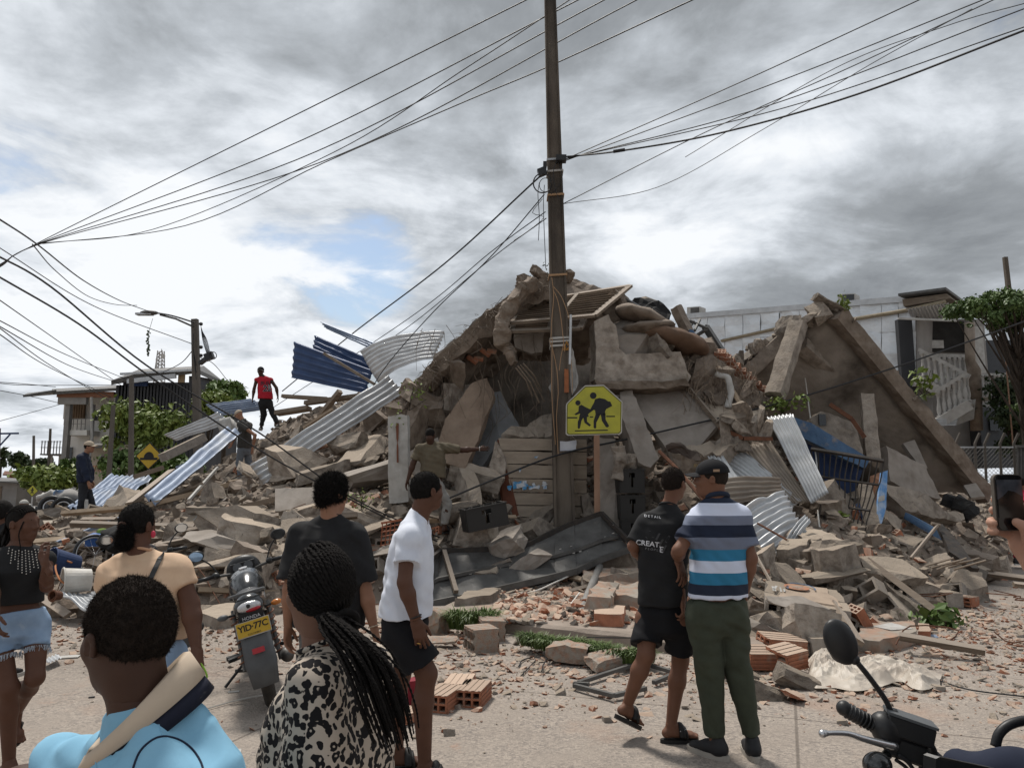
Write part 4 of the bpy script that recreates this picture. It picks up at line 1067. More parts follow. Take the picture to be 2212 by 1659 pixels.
def louvre(label,a,b,c,d,n,seed):
 a,b,c,d=(P(*q)for q in(a,b,c,d));root=empty('louvre_panel',(a+b+c+d)/4,label,'louvre panel')
 up=(b-a).cross(d-a).normalized()
 for p,q in((a,b),(b,c),(c,d),(d,a)):add('frame_bar',beam_(p,q,.11,.05,0,up),WOOD,parent=root)
 for k in range(1,n):
  t=k/n;add('slat',beam_(a.lerp(d,t)+(b-a)*.02,b.lerp(c,t)-(b-a)*.02,.075,.02,.5,up),WOOD,parent=root)
 m0=a.lerp(b,.52);m1=d.lerp(c,.55);add('frame_bar',beam_(m0,m1,.07,.06,0,up),WOOD,parent=root)
 pass
louvre('large louvred timber panel lying across the top beside the pole',(1128,655,14.3),(1361,618,14.),(1284,682,12.95),(1104,698,12.95),11,1)
louvre('narrow louvred timber panel below the large one',(1108,702,13.3),(1262,692,13.3),(1252,710,12.9),(1106,716,12.9),3,2)
piece('parapet',rpoly_([P(1283,694,12.9),P(1316,680,12.9),P(1330,705,12.9),P(1337,752,12.9),P(1352,766,12.9),P(1470,757,13.),P(1482,800,13.),P(1492,812,13.),P(1484,828,13.),P(1350,832,12.85),P(1285,822,12.85),P(1287,770,12.85)],.45,.035,seed=11),CON,'L-shaped broken concrete parapet right of the pole','concrete slab')
piece('ledge',rpoly_([P(1282,822,12.75),P(1488,824,12.85),P(1494,834,12.85),P(1420,840,12.8),P(1288,838,12.75)],.8,.05,seed=12),COND,'dark ledge under the L-shaped parapet','concrete slab')
for k,(px,py,d,s,mt,lab)in enumerate(((1350,700,13.6,.62,'pla','squared plaster block wedged above the L-shaped parapet, upper one'),(1362,738,13.4,.72,'pla','squared plaster block wedged above the L-shaped parapet, lower one'),(1415,722,13.8,.7,'old','dark block behind the parapet top'),(1440,745,13.5,.6,'con','flat chunk lying on the parapet top'),(1400,765,13.3,.5,'con','slumped chunk against the parapet back'),(1330,665,14.,.5,'old','dark lump under the louvre panel tip'),(1500,770,13.6,.6,'old','dark lump at the right end of the parapet'),(1520,810,13.5,.7,'con','ragged lump hanging right of the parapet'))):
 put('masonry_block',CH_ME[mt][k%8],P(px,py,d),(.3+.2*k,-.4+.15*k,.5*k),(s*1.25,s,s*.8),lab,'rubble',None)
BLKC=M('black_cloth',(.012,.012,.013),(.02,.019,.018),4,.9,.3,8)
piece('black_tarpaulin',rpoly_([P(1366,648,14.6),P(1400,644,14.6),P(1432,660,14.4),P(1449,668,14.3),P(1447,712,13.9),P(1420,700,13.9),P(1395,675,14.)],.05,.08,seed=14),BLKC,'black tarpaulin crumpled at the top right of the collapse','tarpaulin')
piece('grey_blue_beam',beam_(P(1338,642,14.),P(1421,690,13.4),.12,.1),DMET,'grey-blue steel beam sliding off the top right','beam')
piece('brown_board',rpoly_([P(1328,655,14.2),P(1360,655,14.2),P(1420,695,13.7),P(1405,705,13.7),P(1330,672,14.)],.06,.02,seed=15),EARTHP,'red-brown board under the grey-blue beam','board')
piece('pale_scrap',rpoly_([P(1370,645,14.9),P(1395,640,15),P(1425,652,15),P(1422,662,14.9),P(1390,655,14.8)],.06,.03,seed=16),CON,'pale scrap of roofing on top of the black tarpaulin','roof scrap')
MATB=M('brown_mattress',(.15,.095,.065),(.10,.065,.045),4,.95,.4,20)
for k,(x,y,w_,h_,r)in enumerate(((1385,685,.5,.14,.3),(1440,728,.62,.15,.25),(1470,738,.55,.16,.35),(1400,710,.5,.12,-.1))):
 V,Fs=ball_(P(x,y,13.3),w_,.5,h_,18,10,Matrix.Rotation(r,3,'Y'));V=[tuple(Vector(v)+Vector((0,0,.07*nval(v[0],v[1],v[2],4,k))))for v in V]
 piece('dusty_mattress',(V,Fs),[COND,MATB,MATB,COND][k],['dusty flattened mattress under the tarpaulin','bulging brown mattress above the parapet','second bulging mattress at the right end of the parapet','thin dusty cushion by the plaster block'][k],'mattress',True)
piece('wooden_post',rbeam_(P(1460,664,13.6),P(1487,722,13.4),.2,.16,seed=3),COND,'stump of a wooden post leaning at the right shoulder of the collapse','post')
piece('blue_rag',rpoly_([P(1483,712,13.3),P(1498,712,13.3),P(1508,730,13.3),P(1505,740,13.3),P(1494,728,13.3)],.05,.06,seed=6),BLUEP,'blue rag caught by the leaning post','cloth')
tr_=empty('steel_truss',P(1540,760,14),'bent dark steel truss leaning over the right shoulder','truss')
for a,b,w in(((1524,706),(1580,792),.12),((1492,694),(1528,710),.05),((1505,725),(1526,712),.05),((1470,690),(1498,696),.05),((1512,690),(1500,715),.04),((1495,700),(1478,716),.04)):
 add('bar',beam_(P(*a,14.2),P(*b,13.8),w,w),DMET,parent=tr_)
for k in range(9):
 t=k/8;p=P(1556+88*t,772+78*t,13.6)
 o=put('clay_brick',BR_ME[k%5],p,(.2+rc.gauss(0,.1),.75,1.2+rc.gauss(0,.15)),1.,'hollow brick in the broken row sloping down to the fallen slab','brick','broken brick row at the right shoulder')
piece('soil_tongue',blobtube_([P(1480,790,13.7),P(1540,830,13.5),P(1600,870,13.4),P(1650,900,13.3)],[.35,.42,.4,.3],12,.16,7.,24),SOIL,'tongue of root-bound soil slumping down to the fallen slab','soil',False)
rt=[]
for i in range(160):
 p=P(rc.uniform(1470,1640),rc.uniform(770,880),rc.uniform(12.9,13.3));q=p+Vector((rc.gauss(0,.1),rc.gauss(0,.05),-rc.uniform(.1,.6)));rt.append(tube_(spline([p,p.lerp(q,.5)+Vector((rc.gauss(0,.06),0,0)),q],5),.007,3,.003,False))
add('hanging_roots',join(rt),WOOD,'matted roots hanging over the right shoulder','roots',kind='stuff')
piece('pale_batten',beam_(P(1551,792,13.2),P(1600,872,12.9),.1,.05),PLANKM,'pale batten leaning under the brick row','batten')
piece('mattress_edge',blobtube_([P(1548,806,13.1),P(1572,818,13.),P(1580,850,12.95),P(1572,880,12.95)],.06,8,.02,2.),PALE,'pale edge of a buried mattress in the right shoulder','mattress',True)
piece('tilted_plaster_sheet',rpoly_([P(1350,842,13.3),P(1480,832,13.4),P(1552,918,12.7),P(1508,966,12.5),P(1436,965,12.5)],.14,.015,2,seed=21),PLAST,'large smooth plaster panel tilted right of the school sign','wall panel')
piece('panel_trim',join([beam_(P(1482,832,13.3),P(1556,922,12.6),.05,.08)]),WOOD,'timber trim along the right edge of the tilted plaster panel','trim')
piece('leaning_pier',rpoly_([P(1340,845,12.9),P(1366,842,12.9),P(1424,990,12.3),P(1404,1010,12.2),P(1380,1000,12.2),P(1345,905,12.6)],.4,.03,seed=22),PLAST,'leaning plaster pier between the school sign and the tilted panel','pier')
piece('pier',rpoly_([P(1283,945,12.6),P(1328,950,12.6),P(1332,1020,12.5),P(1352,1165,12.3),P(1325,1150,12.3),P(1297,1112,12.4),P(1288,1030,12.5)],.35,.03,seed=23),PLAST,'standing plaster pier behind the rusty sign post','pier')
piece('chunk',blobtube_([P(1338,965,12.1),P(1337,1000,12.1),P(1332,1036,12.1)],[.1,.12,.06],10,.04,4.4),CON,'elongated mortar lump hanging beside the crate stack','rubble')
piece('inner_backing',prism_([P(1240,835,16.5),P(1620,835,16.5),P(1620,1130,16),P(1240,1130,16)],.2),STAIN,'dark inner wall deep in the right of the collapse','wall')
piece('broken_ledge',rpoly_([P(1500,870,13.2),P(1560,862,13.2),P(1640,880,13.),P(1650,905,12.8),P(1612,912,12.6),P(1540,905,12.8)],.5,.08,seed=24),CON,'broken concrete ledge beside the tilted plaster panel','concrete slab')
piece('crumbled_edge',rpoly_([P(1440,965,12.4),P(1510,966,12.3),P(1560,935,12.3),P(1605,950,12.1),P(1560,985,11.9),P(1470,985,12.)],.4,.10,seed=25),CON,'crumbled edge below the tilted plaster panel','concrete slab')
piece('rusty_angle',join([beam_(P(1554,923,12.2),P(1606,947,12.),.06,.06),beam_(P(1606,947,12.),P(1668,948,12.),.06,.06)]),RUST,'bent rusty angle iron above the corrugated sheets','angle iron')
for k,(x,y,s)in enumerate(((1580,905,.35),(1600,922,.3),(1640,915,.32),(1655,932,.28),(1572,935,.3),(1596,960,.25),(1605,890,.3))):
 put('masonry_block',CH_ME['con'][k],P(x,y,12.1),(k,.4*k,.7*k),(s*1.3,s,s*.8),'loose concrete lump resting above the corrugated sheets','rubble','lumps above the corrugated sheets')
piece('twisted_metal',rpoly_([P(1441,960,11.9),P(1464,954,11.9),P(1485,968,11.8),P(1505,980,11.7),P(1516,995,11.6),P(1495,992,11.7),P(1462,972,11.9),P(1446,974,11.9)],.03,.06,seed=31),M('dark_brown_metal',(.055,.038,.028),(.035,.025,.02),6,.7),'curled dark brown metal strip above the black cap','metal strip')
sheets=[('tall grey corrugated sheet leaning right of the heap',[(1656,901,12.3),(1713,893,12.3),(1790,1066,11.2),(1752,1088,11.2)],7,.016,GALV,.03),('brown corrugated sheet overlapped by the tall grey one',[(1608,970,12.2),(1662,950,12.3),(1752,1085,11.4),(1712,1088,11.4)],7,.016,GALVT,.03),('grey corrugated sheet sloping behind the capped man',[(1520,992,12.2),(1604,972,12.2),(1732,1078,11.4),(1690,1108,11.3)],8,.016,GALV,.04),('buckled brown corrugated sheet behind the striped shoulders',[(1686,1030,11.2),(1694,1070,11.),(1570,1090,10.9),(1556,1030,11.1)],5,.022,GALVT,.06),('crumpled bright corrugated sheet right of the striped shirt',[(1690,1064,10.8),(1742,1150,10.3),(1650,1218,10.),(1596,1098,10.4)],8,.024,GALVB,.16),('narrow bright corrugated sheet beside the black cap',[(1528,985,11.9),(1560,980,11.9),(1600,1040,11.5),(1560,1045,11.4)],5,.014,GALVB,.02),('bright torn sheet end below the crumpled corrugated sheet',[(1738,1110,10.3),(1752,1120,10.2),(1690,1200,9.9),(1672,1190,9.9)],3,.02,GALVB,.1)]
for k,(lab,c4,n,amp,mt,cr_)in enumerate(sheets):piece('corrugated_sheet',corr_([P(*q)for q in c4],n,amp,24,0,cr_,k*3.3),mt,lab,'metal sheet',True)
piece('thin_bar',tube_([P(1636,1130,10.2),P(1700,1166,9.9)],.014,6),RUST,'thin rusty bar lying across the crumpled sheet','bar')
piece('thin_bar',tube_([P(1628,1190,9.7),P(1668,1262,9.)],.022,6),WOOD,'stick leaning against the pile right of the striped shirt','stick')
piece('leaning_bar',tube_([P(1424,975,12.),P(1460,1010,11.6),P(1520,1080,11.)],.03,6),RUST,'brown bar leaning down between the two standing men','bar')
CRT=flat('crate_black',(.014,.013,.012),.5,spec=.4)
def crate(label,c,rz,w=.42,dp=.34,hgt=.36,tilt=0.,mat=CRT,group=None):
 Rm=Matrix.Rotation(rz,3,'Z')@Matrix.Rotation(tilt,3,'Y');c=Vector(c);root=empty('bottle_crate',c,label,'crate',group)
 X,Y,Z=Rm@Vector((1,0,0)),Rm@Vector((0,1,0)),Rm@Vector((0,0,1))
 def bx(x,y,z,a,b,e):return box_(c+X*x+Y*y+Z*z,X*a,Y*b,Z*e)
 for s in(-1,1):
  y=s*dp/2
  add('side',join([bx(-w*.31,y,hgt*.5,w*.19,.012,hgt*.5),bx(w*.31,y,hgt*.5,w*.19,.012,hgt*.5),bx(0,y,hgt*.92,w*.12,.012,hgt*.08),bx(0,y,hgt*.12,w*.12,.012,hgt*.12),bx(-w*.085,y,hgt*.44,w*.04,.012,hgt*.2),bx(w*.085,y,hgt*.44,w*.04,.012,hgt*.2)]),mat,parent=root)
  add('end',bx(s*w/2,0,hgt*.5,.012,dp/2,hgt*.5),mat,parent=root)
  add('rim',bx(0,s*(dp/2+.012),hgt*.97,w/2+.02,.012,hgt*.03),mat,parent=root);add('rim',bx(0,s*(dp/2+.01),hgt*.03,w/2+.01,.01,hgt*.03),mat,parent=root)
 add('floor',bx(0,0,.012,w/2,dp/2,.01),mat,parent=root)
 for i in range(3):
  for j in range(2):
   p=c+X*(-w*.3+i*w*.3)+Y*(-dp*.22+j*dp*.44)+Z*.02
   add('bottle',tube_([p,p+Z*hgt*.55,p+Z*hgt*.72,p+Z*hgt*.98],[.035,.035,.014,.014],8),flat('bottle_glass',(.03,.02,.012),.15,spec=.6),parent=root,smooth=True)
 return root
cb=P(1370,1228,12.35);zc=[P(1370,y,12.35).z for y in(1222,1172,1120,1064)]
for k,w in enumerate(('bottom','second from the bottom','second from the top','top')):
 crate('black bottle crate beside the boy, %s of the stack'%w,(cb.x+[0,-.02,-.04,-.05][k],12.35,zc[k]),.05*k-.05,w=.40,hgt=.385)
crate('black bottle crate tilted on the rubble below the reaching man',P(1050,1140,11.3),.3,.62,.34,.34,-.18)
put('masonry_block',CH_ME['con'][3],P(1365,1000,12.4),(.3,.2,1),.4,'rubble lump lying on the top bottle crate','rubble',None)
ORW2=flat('orange_wire_crate',(.30,.10,.05),.6)
oc=empty('wire_crate',P(845,1190,11.),'orange wire crate left of the white T-shirt','crate')
a0,a1=P(822,1188,11.),P(868,1130,11.)
for k in range(6):add('wire',tube_([(lerp(a0.x,a1.x,k/5),11,a0.z),(lerp(a0.x,a1.x,k/5)+.02,11,a1.z)],.008,4),ORW2,parent=oc)
for k in range(7):add('wire',tube_([(a0.x,11,lerp(a0.z,a1.z,k/6)),(a1.x,11,lerp(a0.z,a1.z,k/6)+.05)],.008,4),ORW2,parent=oc)
for s in(0,1):add('frame_bar',beam_((a0.x,11,lerp(a0.z,a1.z,s)),(a1.x,11,lerp(a0.z,a1.z,s)+.05),.03,.03),ORW2,parent=oc)
BW=empty('board_marked_masonry',P(1160,1145,12.85),'standing concrete wall stub with board marks and torn blue posters','wall')
BWM=M('board_marked_concrete',(.34,.285,.225),(.245,.20,.158),3,.92,.4,30,c3=(.17,.132,.10),c3cov=.3,stretch=(.6,1,2.5))
ye=[946,974,1003,1034,1064,1092,1118,1150];xl=[1076,1082,1092,1098,1104,1110,1116,1122]
for k in range(7):
 add('course',slab_([P(xl[k],ye[k],12.85),P(1268,ye[k]+3,12.85),P(1268,ye[k+1]+1,12.85),P(xl[k+1],ye[k+1]-1.5,12.85)],.32+.02*(k%2),.12,.008,.02,k*1.7),BWM,parent=BW)
add('broken_end',rpoly_([P(1268,1060,12.8),P(1278,1090,12.8),P(1284,1125,12.7),P(1262,1140,12.7),P(1255,1070,12.8)],.4,.06,seed=41),CON,parent=BW)
add('painted_return',rpoly_([P(1074,950,12.9),P(1083,960,12.9),P(1100,1020,12.85),P(1126,1150,12.8),P(1092,1130,12.9),P(1078,1050,12.95)],.12,.01,1,seed=42),EARTHP,parent=BW)
add('broken_edge',rpoly_([P(1072,955,12.8),P(1078,965,12.8),P(1090,1000,12.75),P(1082,1040,12.75),P(1066,1078,12.75),P(1056,1060,12.8),P(1060,990,12.85)],.35,.06,seed=43),CON,parent=BW)
BPOST=M('blue_poster',(.06,.24,.46),(.5,.52,.55),7,.7,.05,20,contrast=(.45,.55))
for k,c in enumerate(((1104,1040,1128,1058),(1124,1036,1142,1060),(1138,1048,1170,1058),(1166,1044,1188,1050),(1118,1006,1128,1020),(1154,984,1160,992),(1094,1048,1108,1062))):
 add('torn_poster',slab_([P(c[0],c[1],12.80),P(c[2],c[1]-3,12.80),P(c[2],c[3],12.80),P(c[0],c[3]+3,12.80)],.004,.03,.012,.10,k*2.1,jag=1.5),BPOST,parent=BW)
piece('mortar_cap',rpoly_([P(1078,940,12.9),P(1110,925,13.1),P(1180,895,13.4),P(1215,880,13.5),P(1240,945,13.),P(1130,948,12.9)],.5,.09,seed=44),CON,'heaped mortar on top of the board-marked wall','rubble')
wc=empty('pale_column',P(864,1075,12.4),'pale standing column left of the reaching man','column')
add('shaft',rbeam_(P(864,1085,12.45),P(862,902,12.4),.35,.34,0,.012,2.),PALE,parent=wc)
add('rust_stain_strip',slab_([P(855,912,12.21),P(861,912,12.21),P(861,1000,12.21),P(857,1000,12.21)],.012,.05,.004,.03),EARTHP,parent=wc)
piece('leaning_masonry',rpoly_([P(1020,826,13.4),P(1052,815,13.5),P(1068,848,13.5),P(1040,930,13.1),P(1005,1012,12.9),P(960,1000,13.),P(935,985,13.1),P(962,905,13.3)],.22,.025,seed=51),M('ochre_plaster',(.27,.205,.155),(.19,.14,.105),3,.92,.5,18,c3=(.36,.30,.25),c3cov=.3,c3scale=3),'leaning ochre plaster wall above the reaching man','wall')
piece('leaning_masonry',rpoly_([P(885,975,13.),P(945,945,13.2),P(965,1010,13.),P(900,1040,12.7)],.2,.025,seed=52),PLAST,'low plaster wall piece between the pale column and reaching man','wall')
piece('grey_plaster_sheet',rpoly_([P(1052,850,14.2),P(1080,845,14.4),P(1130,935,13.9),P(1080,950,13.6),P(1040,1010,13.4),P(1020,1000,13.6)],.15,.02,seed=53),M('bluish_plaster',(.26,.265,.275),(.20,.205,.21),3),'bluish grey inner wall panel behind the reaching hand','wall panel')
for k,(px,py,d,s,mt)in enumerate(((900,890,13.6,.8,'old'),(930,870,13.8,.9,'old'),(975,845,13.9,.8,'old'),(1000,800,14.2,.9,'old'),(950,905,13.7,.7,'old'),(985,870,13.8,.6,'con'),(905,925,13.3,.6,'old'),(880,885,13.3,.5,'old'),(1010,770,14.4,.7,'old'),(1010,1060,12.6,.7,'con'),(1035,1035,12.9,.6,'con'),(990,1105,12.,.5,'con'))):
 put('masonry_block',CH_ME[mt][k%8],P(px,py,d),(.5*k,.3*k,.9*k),(s*1.3,s,s*.75),'large dark broken lump packed under the curved roof slab' if k<9 else 'large broken chunk at the reaching man’s right','rubble','lumps under the curved roof slab' if k<9 else 'chunks right of the reaching man')
piece('clay_roof_scraps',join([tube_([P(1010+14*k,770-8*k+(k%2)*12,13.8),P(1030+14*k,785-8*k,13.8)],.05,6)for k in range(4)]),BRICK,'red clay pipe shards tucked under the curved roof slab','clay shards').__setitem__('kind','stuff')
piece('pale_tank',rpoly_([P(1108,722,13.3),P(1175,718,13.3),P(1172,760,13.3),P(1150,764,13.3),P(1112,750,13.3)],.3,.02,seed=54),PLAST,'smooth pale wall bulge under the louvred panels','wall panel')
piece('white_cloth',rpoly_([P(1232,750,12.75),P(1243,790,12.75),P(1252,815,12.7),P(1248,840,12.7),P(1236,850,12.7),P(1230,800,12.75)],.03,.05,seed=55),PALE,'white cloth hanging right of the pole above the school sign','cloth')
piece('white_cloth',rpoly_([P(1185,835,12.9),P(1196,820,12.9),P(1196,850,12.9),P(1190,858,12.9)],.03,.03,seed=56),PALE,'white cloth scrap hanging left of the pole','cloth')
SD=empty('metal_door',P(1140,1290,11),'buckled dark grey metal door lying in front of the pole foot','door')
dl=[(924,1214,10.6),(955,1190,11.2),(1125,1185,11.6),(1198,1148,11.9),(1240,1130,12.),(1298,1110,12.),(1362,1174,11.5)]
dm=[(926,1262,10.5),(945,1252,10.6),(1075,1224,11.1),(1198,1202,11.35),(1243,1190,11.4),(1300,1168,11.5),(1335,1160,11.6)]
db_=[(928,1306,10.3),(968,1298,10.35),(1085,1272,10.6),(1198,1246,10.9),(1245,1234,11.),(1300,1208,11.2),(1364,1186,11.4)]
for rA,rB in((dl,dm),(dm,db_)):
 for i in range(6):
  if i==3:pass
  c4=[P(*rA[i]),P(*rA[i+1]),P(*rB[i+1]),P(*rB[i])]
  add('sheet',slab_(c4,.012,.2,.025,0.,i*1.3),DMET,parent=SD)
for row,w in((dl,.07),(dm,.045),(db_,.09)):
 for i in range(6):add('frame_bar',beam_(P(*row[i])+Vector((0,-.03,.01)),P(*row[i+1])+Vector((0,-.03,.01)),.06,w),DMET if row is not dl else IRON,parent=SD)
add('frame_bar',beam_(P(*db_[0])+Vector((0,-.06,-.09)),P(*db_[3])+Vector((0,-.06,-.09)),.06,.06),DMET,parent=SD)
for a,b in(((960,1192,11.1),(986,1280,10.4)),((1298,1110,11.9),(1362,1176,11.4)),((1360,1172,11.5),(1366,1190,11.4))):add('cross_bar',beam_(P(*a)+Vector((0,-.06,.02)),P(*b)+Vector((0,-.06,.02)),.06,.06),WOOD if a[0]<1000 else IRON,parent=SD)
for k in range(14):
 x=rc.uniform(980,1340);i=min(5,max(0,sum(1 for q in dm if q[0]<x)-1));t=(x-dm[i][0])/(dm[i+1][0]-dm[i][0]);m_=[lerp(dm[i][j],dm[i+1][j],t)for j in range(3)]
 y=m_[1]+rc.uniform(-34,22);s=rc.uniform(1.,3.)
 add('paint_scab',slab_([P(x,y,m_[2]-.12),P(x+3*s,y-s,m_[2]-.12),P(x+3*s,y+s,m_[2]-.12),P(x,y+s,m_[2]-.12)],.003,.03,.004,.03,k),PALE,parent=SD)
hw_=[]
for i in range(90):
 p=P(rc.uniform(900,1190),rc.uniform(700,880),rc.uniform(13.,13.6));q=p+Vector((rc.gauss(0,.15),rc.gauss(0,.1),-rc.uniform(.15,.9)));hw_.append(tube_(spline([p,p.lerp(q,.5)+Vector((rc.gauss(0,.1),0,0)),q],6),.006,3,.003,False))
add('dangling_wires',join(hw_),WOOD,'thin roots and wires dangling in the cavity left of the pole','wires',kind='stuff')
A,B,C,D=P(1584,786,14.6),P(1802,662,13.9),P(2125,1066,15.2),P(1690,1075,17.4)
fs=empty('fallen_concrete_slab',P(1950,1100,15),'huge fallen floor slab tilted up at the right, stained underside showing','concrete slab')
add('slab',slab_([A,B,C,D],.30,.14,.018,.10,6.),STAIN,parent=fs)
sn=(B-A).cross(D-A).normalized()
if sn.y>0:sn=-sn
def onslab(px,py,off=0.):
 o=Vector((0,0,CAM_Z));v=P(px,py,10)-o
 return o+v*((A-o).dot(sn)/v.dot(sn))+sn*off
for k,(a,b,w)in enumerate((((1724,735),(1862,856),.26),((1885,868),(1996,950),.26),((1690,722),(1605,800),.3),((1700,890),(1780,960),.2))):
 add('rib',rbeam_(onslab(*a,.16),onslab(*b,.16),w,.28,.3,.02,k),CON if k!=3 else COND,parent=fs)
add('edge_beam',rbeam_(B+sn*.06+Vector((0,0,-.1)),C+sn*.06,.26,.34,0,.03,5.),COND,parent=fs)
for k in range(46):
 t=k/45;p=B.lerp(C,t)+Vector((rc.gauss(0,.05),rc.gauss(0,.06),rc.gauss(.02,.04)));put('rim_lump',CH_ME['old'][k%8],p,(k,k*.7,k*.3),rc.uniform(.07,.15),'broken lump along the sloping right edge of the fallen slab','rubble','lumps on the slab right edge')
for k in range(22):
 t=k/21;p=A.lerp(B,t)+Vector((rc.gauss(0,.05),rc.gauss(0,.06),rc.gauss(.03,.05)));put('rim_lump',CH_ME['con'][k%8],p,(k,k*.7,k*.3),rc.uniform(.09,.24),'broken lump along the upper left edge of the fallen slab','rubble','lumps on the slab left edge')
for k,(x,y,s)in enumerate(((1790,660,.42),(1772,675,.35),(1700,705,.45),(1740,690,.4))):
 put('masonry_block',CH_ME['con'][k+4],P(x,y,13.9),(k,.5,k),s,'lump clinging to the upper rim of the fallen floor slab','rubble','lumps on the slab rim')
piece('slab_column',rbeam_(P(1724,700,13.7),P(1674,856,13.2),.30,.26,.2,.02,8.),CON,'pale leaning column under the left wing of the fallen slab','column')
piece('slab_column',rbeam_(P(1872,855,13.6),P(1886,1000,13.2),.24,.22,.1,.02,9.),CON,'upright pale column under the middle of the fallen slab','column')
piece('masonry_fragment',rpoly_([P(1752,906,13.2),P(1770,888,13.2),P(1812,900,13.2),P(1850,918,13.2),P(1866,990,13.),P(1838,985,13.),P(1758,950,13.1)],.25,.03,seed=61),CON,'broken wall block behind the blue beam','wall')
add('socket_shade_box',box_(P(1776,907,13.15),(.06,0,0),(0,.02,0),(0,0,.1)),GLASSD,'dark box as the shade of a socket recess in the broken wall block','socket')  # shade of the recess painted as a raised dark box
piece('rusty_angle',join([beam_(P(1792,873,13.),P(1840,905,12.9),.07,.07),beam_(P(1840,905,12.9),P(1868,945,12.8),.07,.07)]),RUST,'bent rusty angle iron under the fallen slab','angle iron')
piece('blue_beam',rpoly_([P(1718,902,12.7),P(1752,914,12.6),P(1815,952,12.5),P(1878,990,12.4),P(1868,1012,12.4),P(1800,978,12.5),P(1731,944,12.65)],.3,.015,2,seed=62),BLUEP,'peeling blue beam over the barred window','beam')
piece('blue_masonry',rpoly_([P(1738,950,13.),P(1866,1010,12.8),P(1848,1060,12.8),P(1800,1075,12.8),P(1768,1020,12.9)],.1,.01,1,seed=63),NAVYP,'dark blue wall behind the window bars','wall')
gr=empty('window_grille',P(1830,1165,11.7),'bent black window grille below the blue beam','grille')
tl,tr2,br,bl=(1752,970,12.2),(1912,996,11.6),(1862,1168,11.4),(1768,1160,11.9)
def gp(u,v):return P(*[lerp(lerp(tl[i],tr2[i],u),lerp(bl[i],br[i],u),v)for i in range(3)])+Vector((.02*math.sin(v*9+u*5),0,0))
for k in range(13):add('bar',tube_([gp(k/12,v)for v in(0,.25,.5,.75,1)],.011,5),IRON,parent=gr)
for v in(0.,.3,.62,.97):add('rail',tube_([gp(u,v)for u in(0,.33,.66,1)],.02 if v else .035,5),IRON,parent=gr)
for k in range(5):add('brace',tube_([P(1772+k*9,1090+6*k,11.6),P(1766+k*11,1165,11.5)],.01,5),IRON,parent=gr)
for k,(x,y,z)in enumerate(((1795,1080,12.2),(1815,1090,12.1),(1800,1110,12.),(1830,1120,11.9),(1790,1135,11.9),(1812,1145,11.8),(1842,1130,11.8),(1780,1100,12.1))):
 put('clay_brick',BR_ME[k%6],P(x,y,z),(.3*k,.2*k,k),1.25,'red brick piled behind the black window grille','brick','bricks behind the window grille')
piece('brick_pier',rpoly_([P(1880,1030,12.3),P(1900,1020,12.3),P(1908,1040,12.2),P(1898,1110,12.1),P(1890,1125,12.1),P(1878,1070,12.2)],.3,.03,seed=64),M('orange_clay_pier',(.30,.16,.10),(.23,.12,.075),5,.9,.3,30,c3=(.3,.24,.19),c3cov=.3),'orange clay pier behind the blue poster','pier')
piece('concrete_post',rbeam_(P(1868,1052,12.),P(1888,1158,11.5),.2,.16,.1,.015,4.),CON,'slim concrete post right of the window grille','post')
PSTR=M('blue_shop_poster',(.10,.24,.48),(.33,.42,.55),6,.6,.05,20,contrast=(.42,.58))
bp3=piece('blue_poster',rpoly_([P(1905,1020,11.9),P(1918,1016,11.9),P(1914,1095,11.7),P(1900,1150,11.5),P(1888,1158,11.5),P(1897,1080,11.7)],.05,.008,1,seed=65),PSTR,'narrow blue printed poster on a broken post','poster')
add('white_band',prism_([P(1899,1072,11.66),P(1911,1069,11.66),P(1911,1080,11.64),P(1898,1084,11.64)],.01),PALE,parent=bp3)
piece('navy_masonry',rpoly_([P(1846,1090,12.),P(1872,1080,12.),P(1876,1165,11.6),P(1850,1172,11.6)],.12,.02,1,seed=66),NAVYP,'dark blue wall stub beside the slim post','wall')
piece('plaster_panel_piece',rpoly_([P(1916,962,13.6),P(1958,985,13.7),P(1999,1006,13.9),P(2033,1078,13.8),P(1988,1066,13.5),P(1922,1040,13.3)],.2,.02,2,seed=67),PLAST,'large pale wall panel leaning under the fallen slab','wall panel')
piece('broken_ledge',rpoly_([P(1912,1045,13.),P(1986,1060,13.2),P(2040,1100,13.4),P(2112,1116,14.2),P(2076,1124,13.6),P(1968,1108,12.9),P(1922,1070,12.9)],.5,.05,seed=68),CON,'thick broken floor ledge jutting right under the fallen slab','concrete slab')
piece('fallen_plaster_sheet',rpoly_([P(1950,957,14.4),P(1976,950,14.4),P(2004,1012,14.),P(1985,1005,14.)],.08,.01,1,seed=69),PLAST,'narrow grey panel leaning below the slab rib','wall panel')
piece('fallen_plaster_sheet',prism_([P(2082,1048,14.8),P(2108,1043,14.8),P(2128,1072,14.5),P(2098,1075,14.5)],.06),PLAST,'small square grey panel at the right tip of the fallen slab','wall panel')
piece('blue_beam',rbeam_(P(1965,1118,12.6),P(2030,1155,12.),.35,.12,.4,.01,2),BLUEP,'blue-edged beam lying under the floor ledge','beam')
piece('grey_bag',blobtube_([P(2038,1078,13.),P(2062,1085,12.9),P(2085,1095,12.8),P(2103,1118,12.7)],[.06,.14,.16,.06],10,.05,8.),BLKC,'dark crumpled cloth draped over the floor ledge','cloth')
piece('masonry_scrap',rpoly_([P(1905,1095,13.4),P(1950,1105,13.4),P(1945,1150,12.9),P(1912,1140,12.9)],.12,.04,seed=70),PLAST,'pale wall scrap under the floor ledge','wall panel')
ch=empty('broken_door',P(2070,1205,10.7),'dark broken door leaf propped on a stick at the right','door')
add('leaf',rpoly_([P(2024,1132,11.),P(2036,1130,11.),P(2070,1170,10.7),P(2116,1228,10.2),P(2100,1226,10.2),P(2050,1190,10.5)],.06,.015,1,seed=71),IRON,parent=ch)
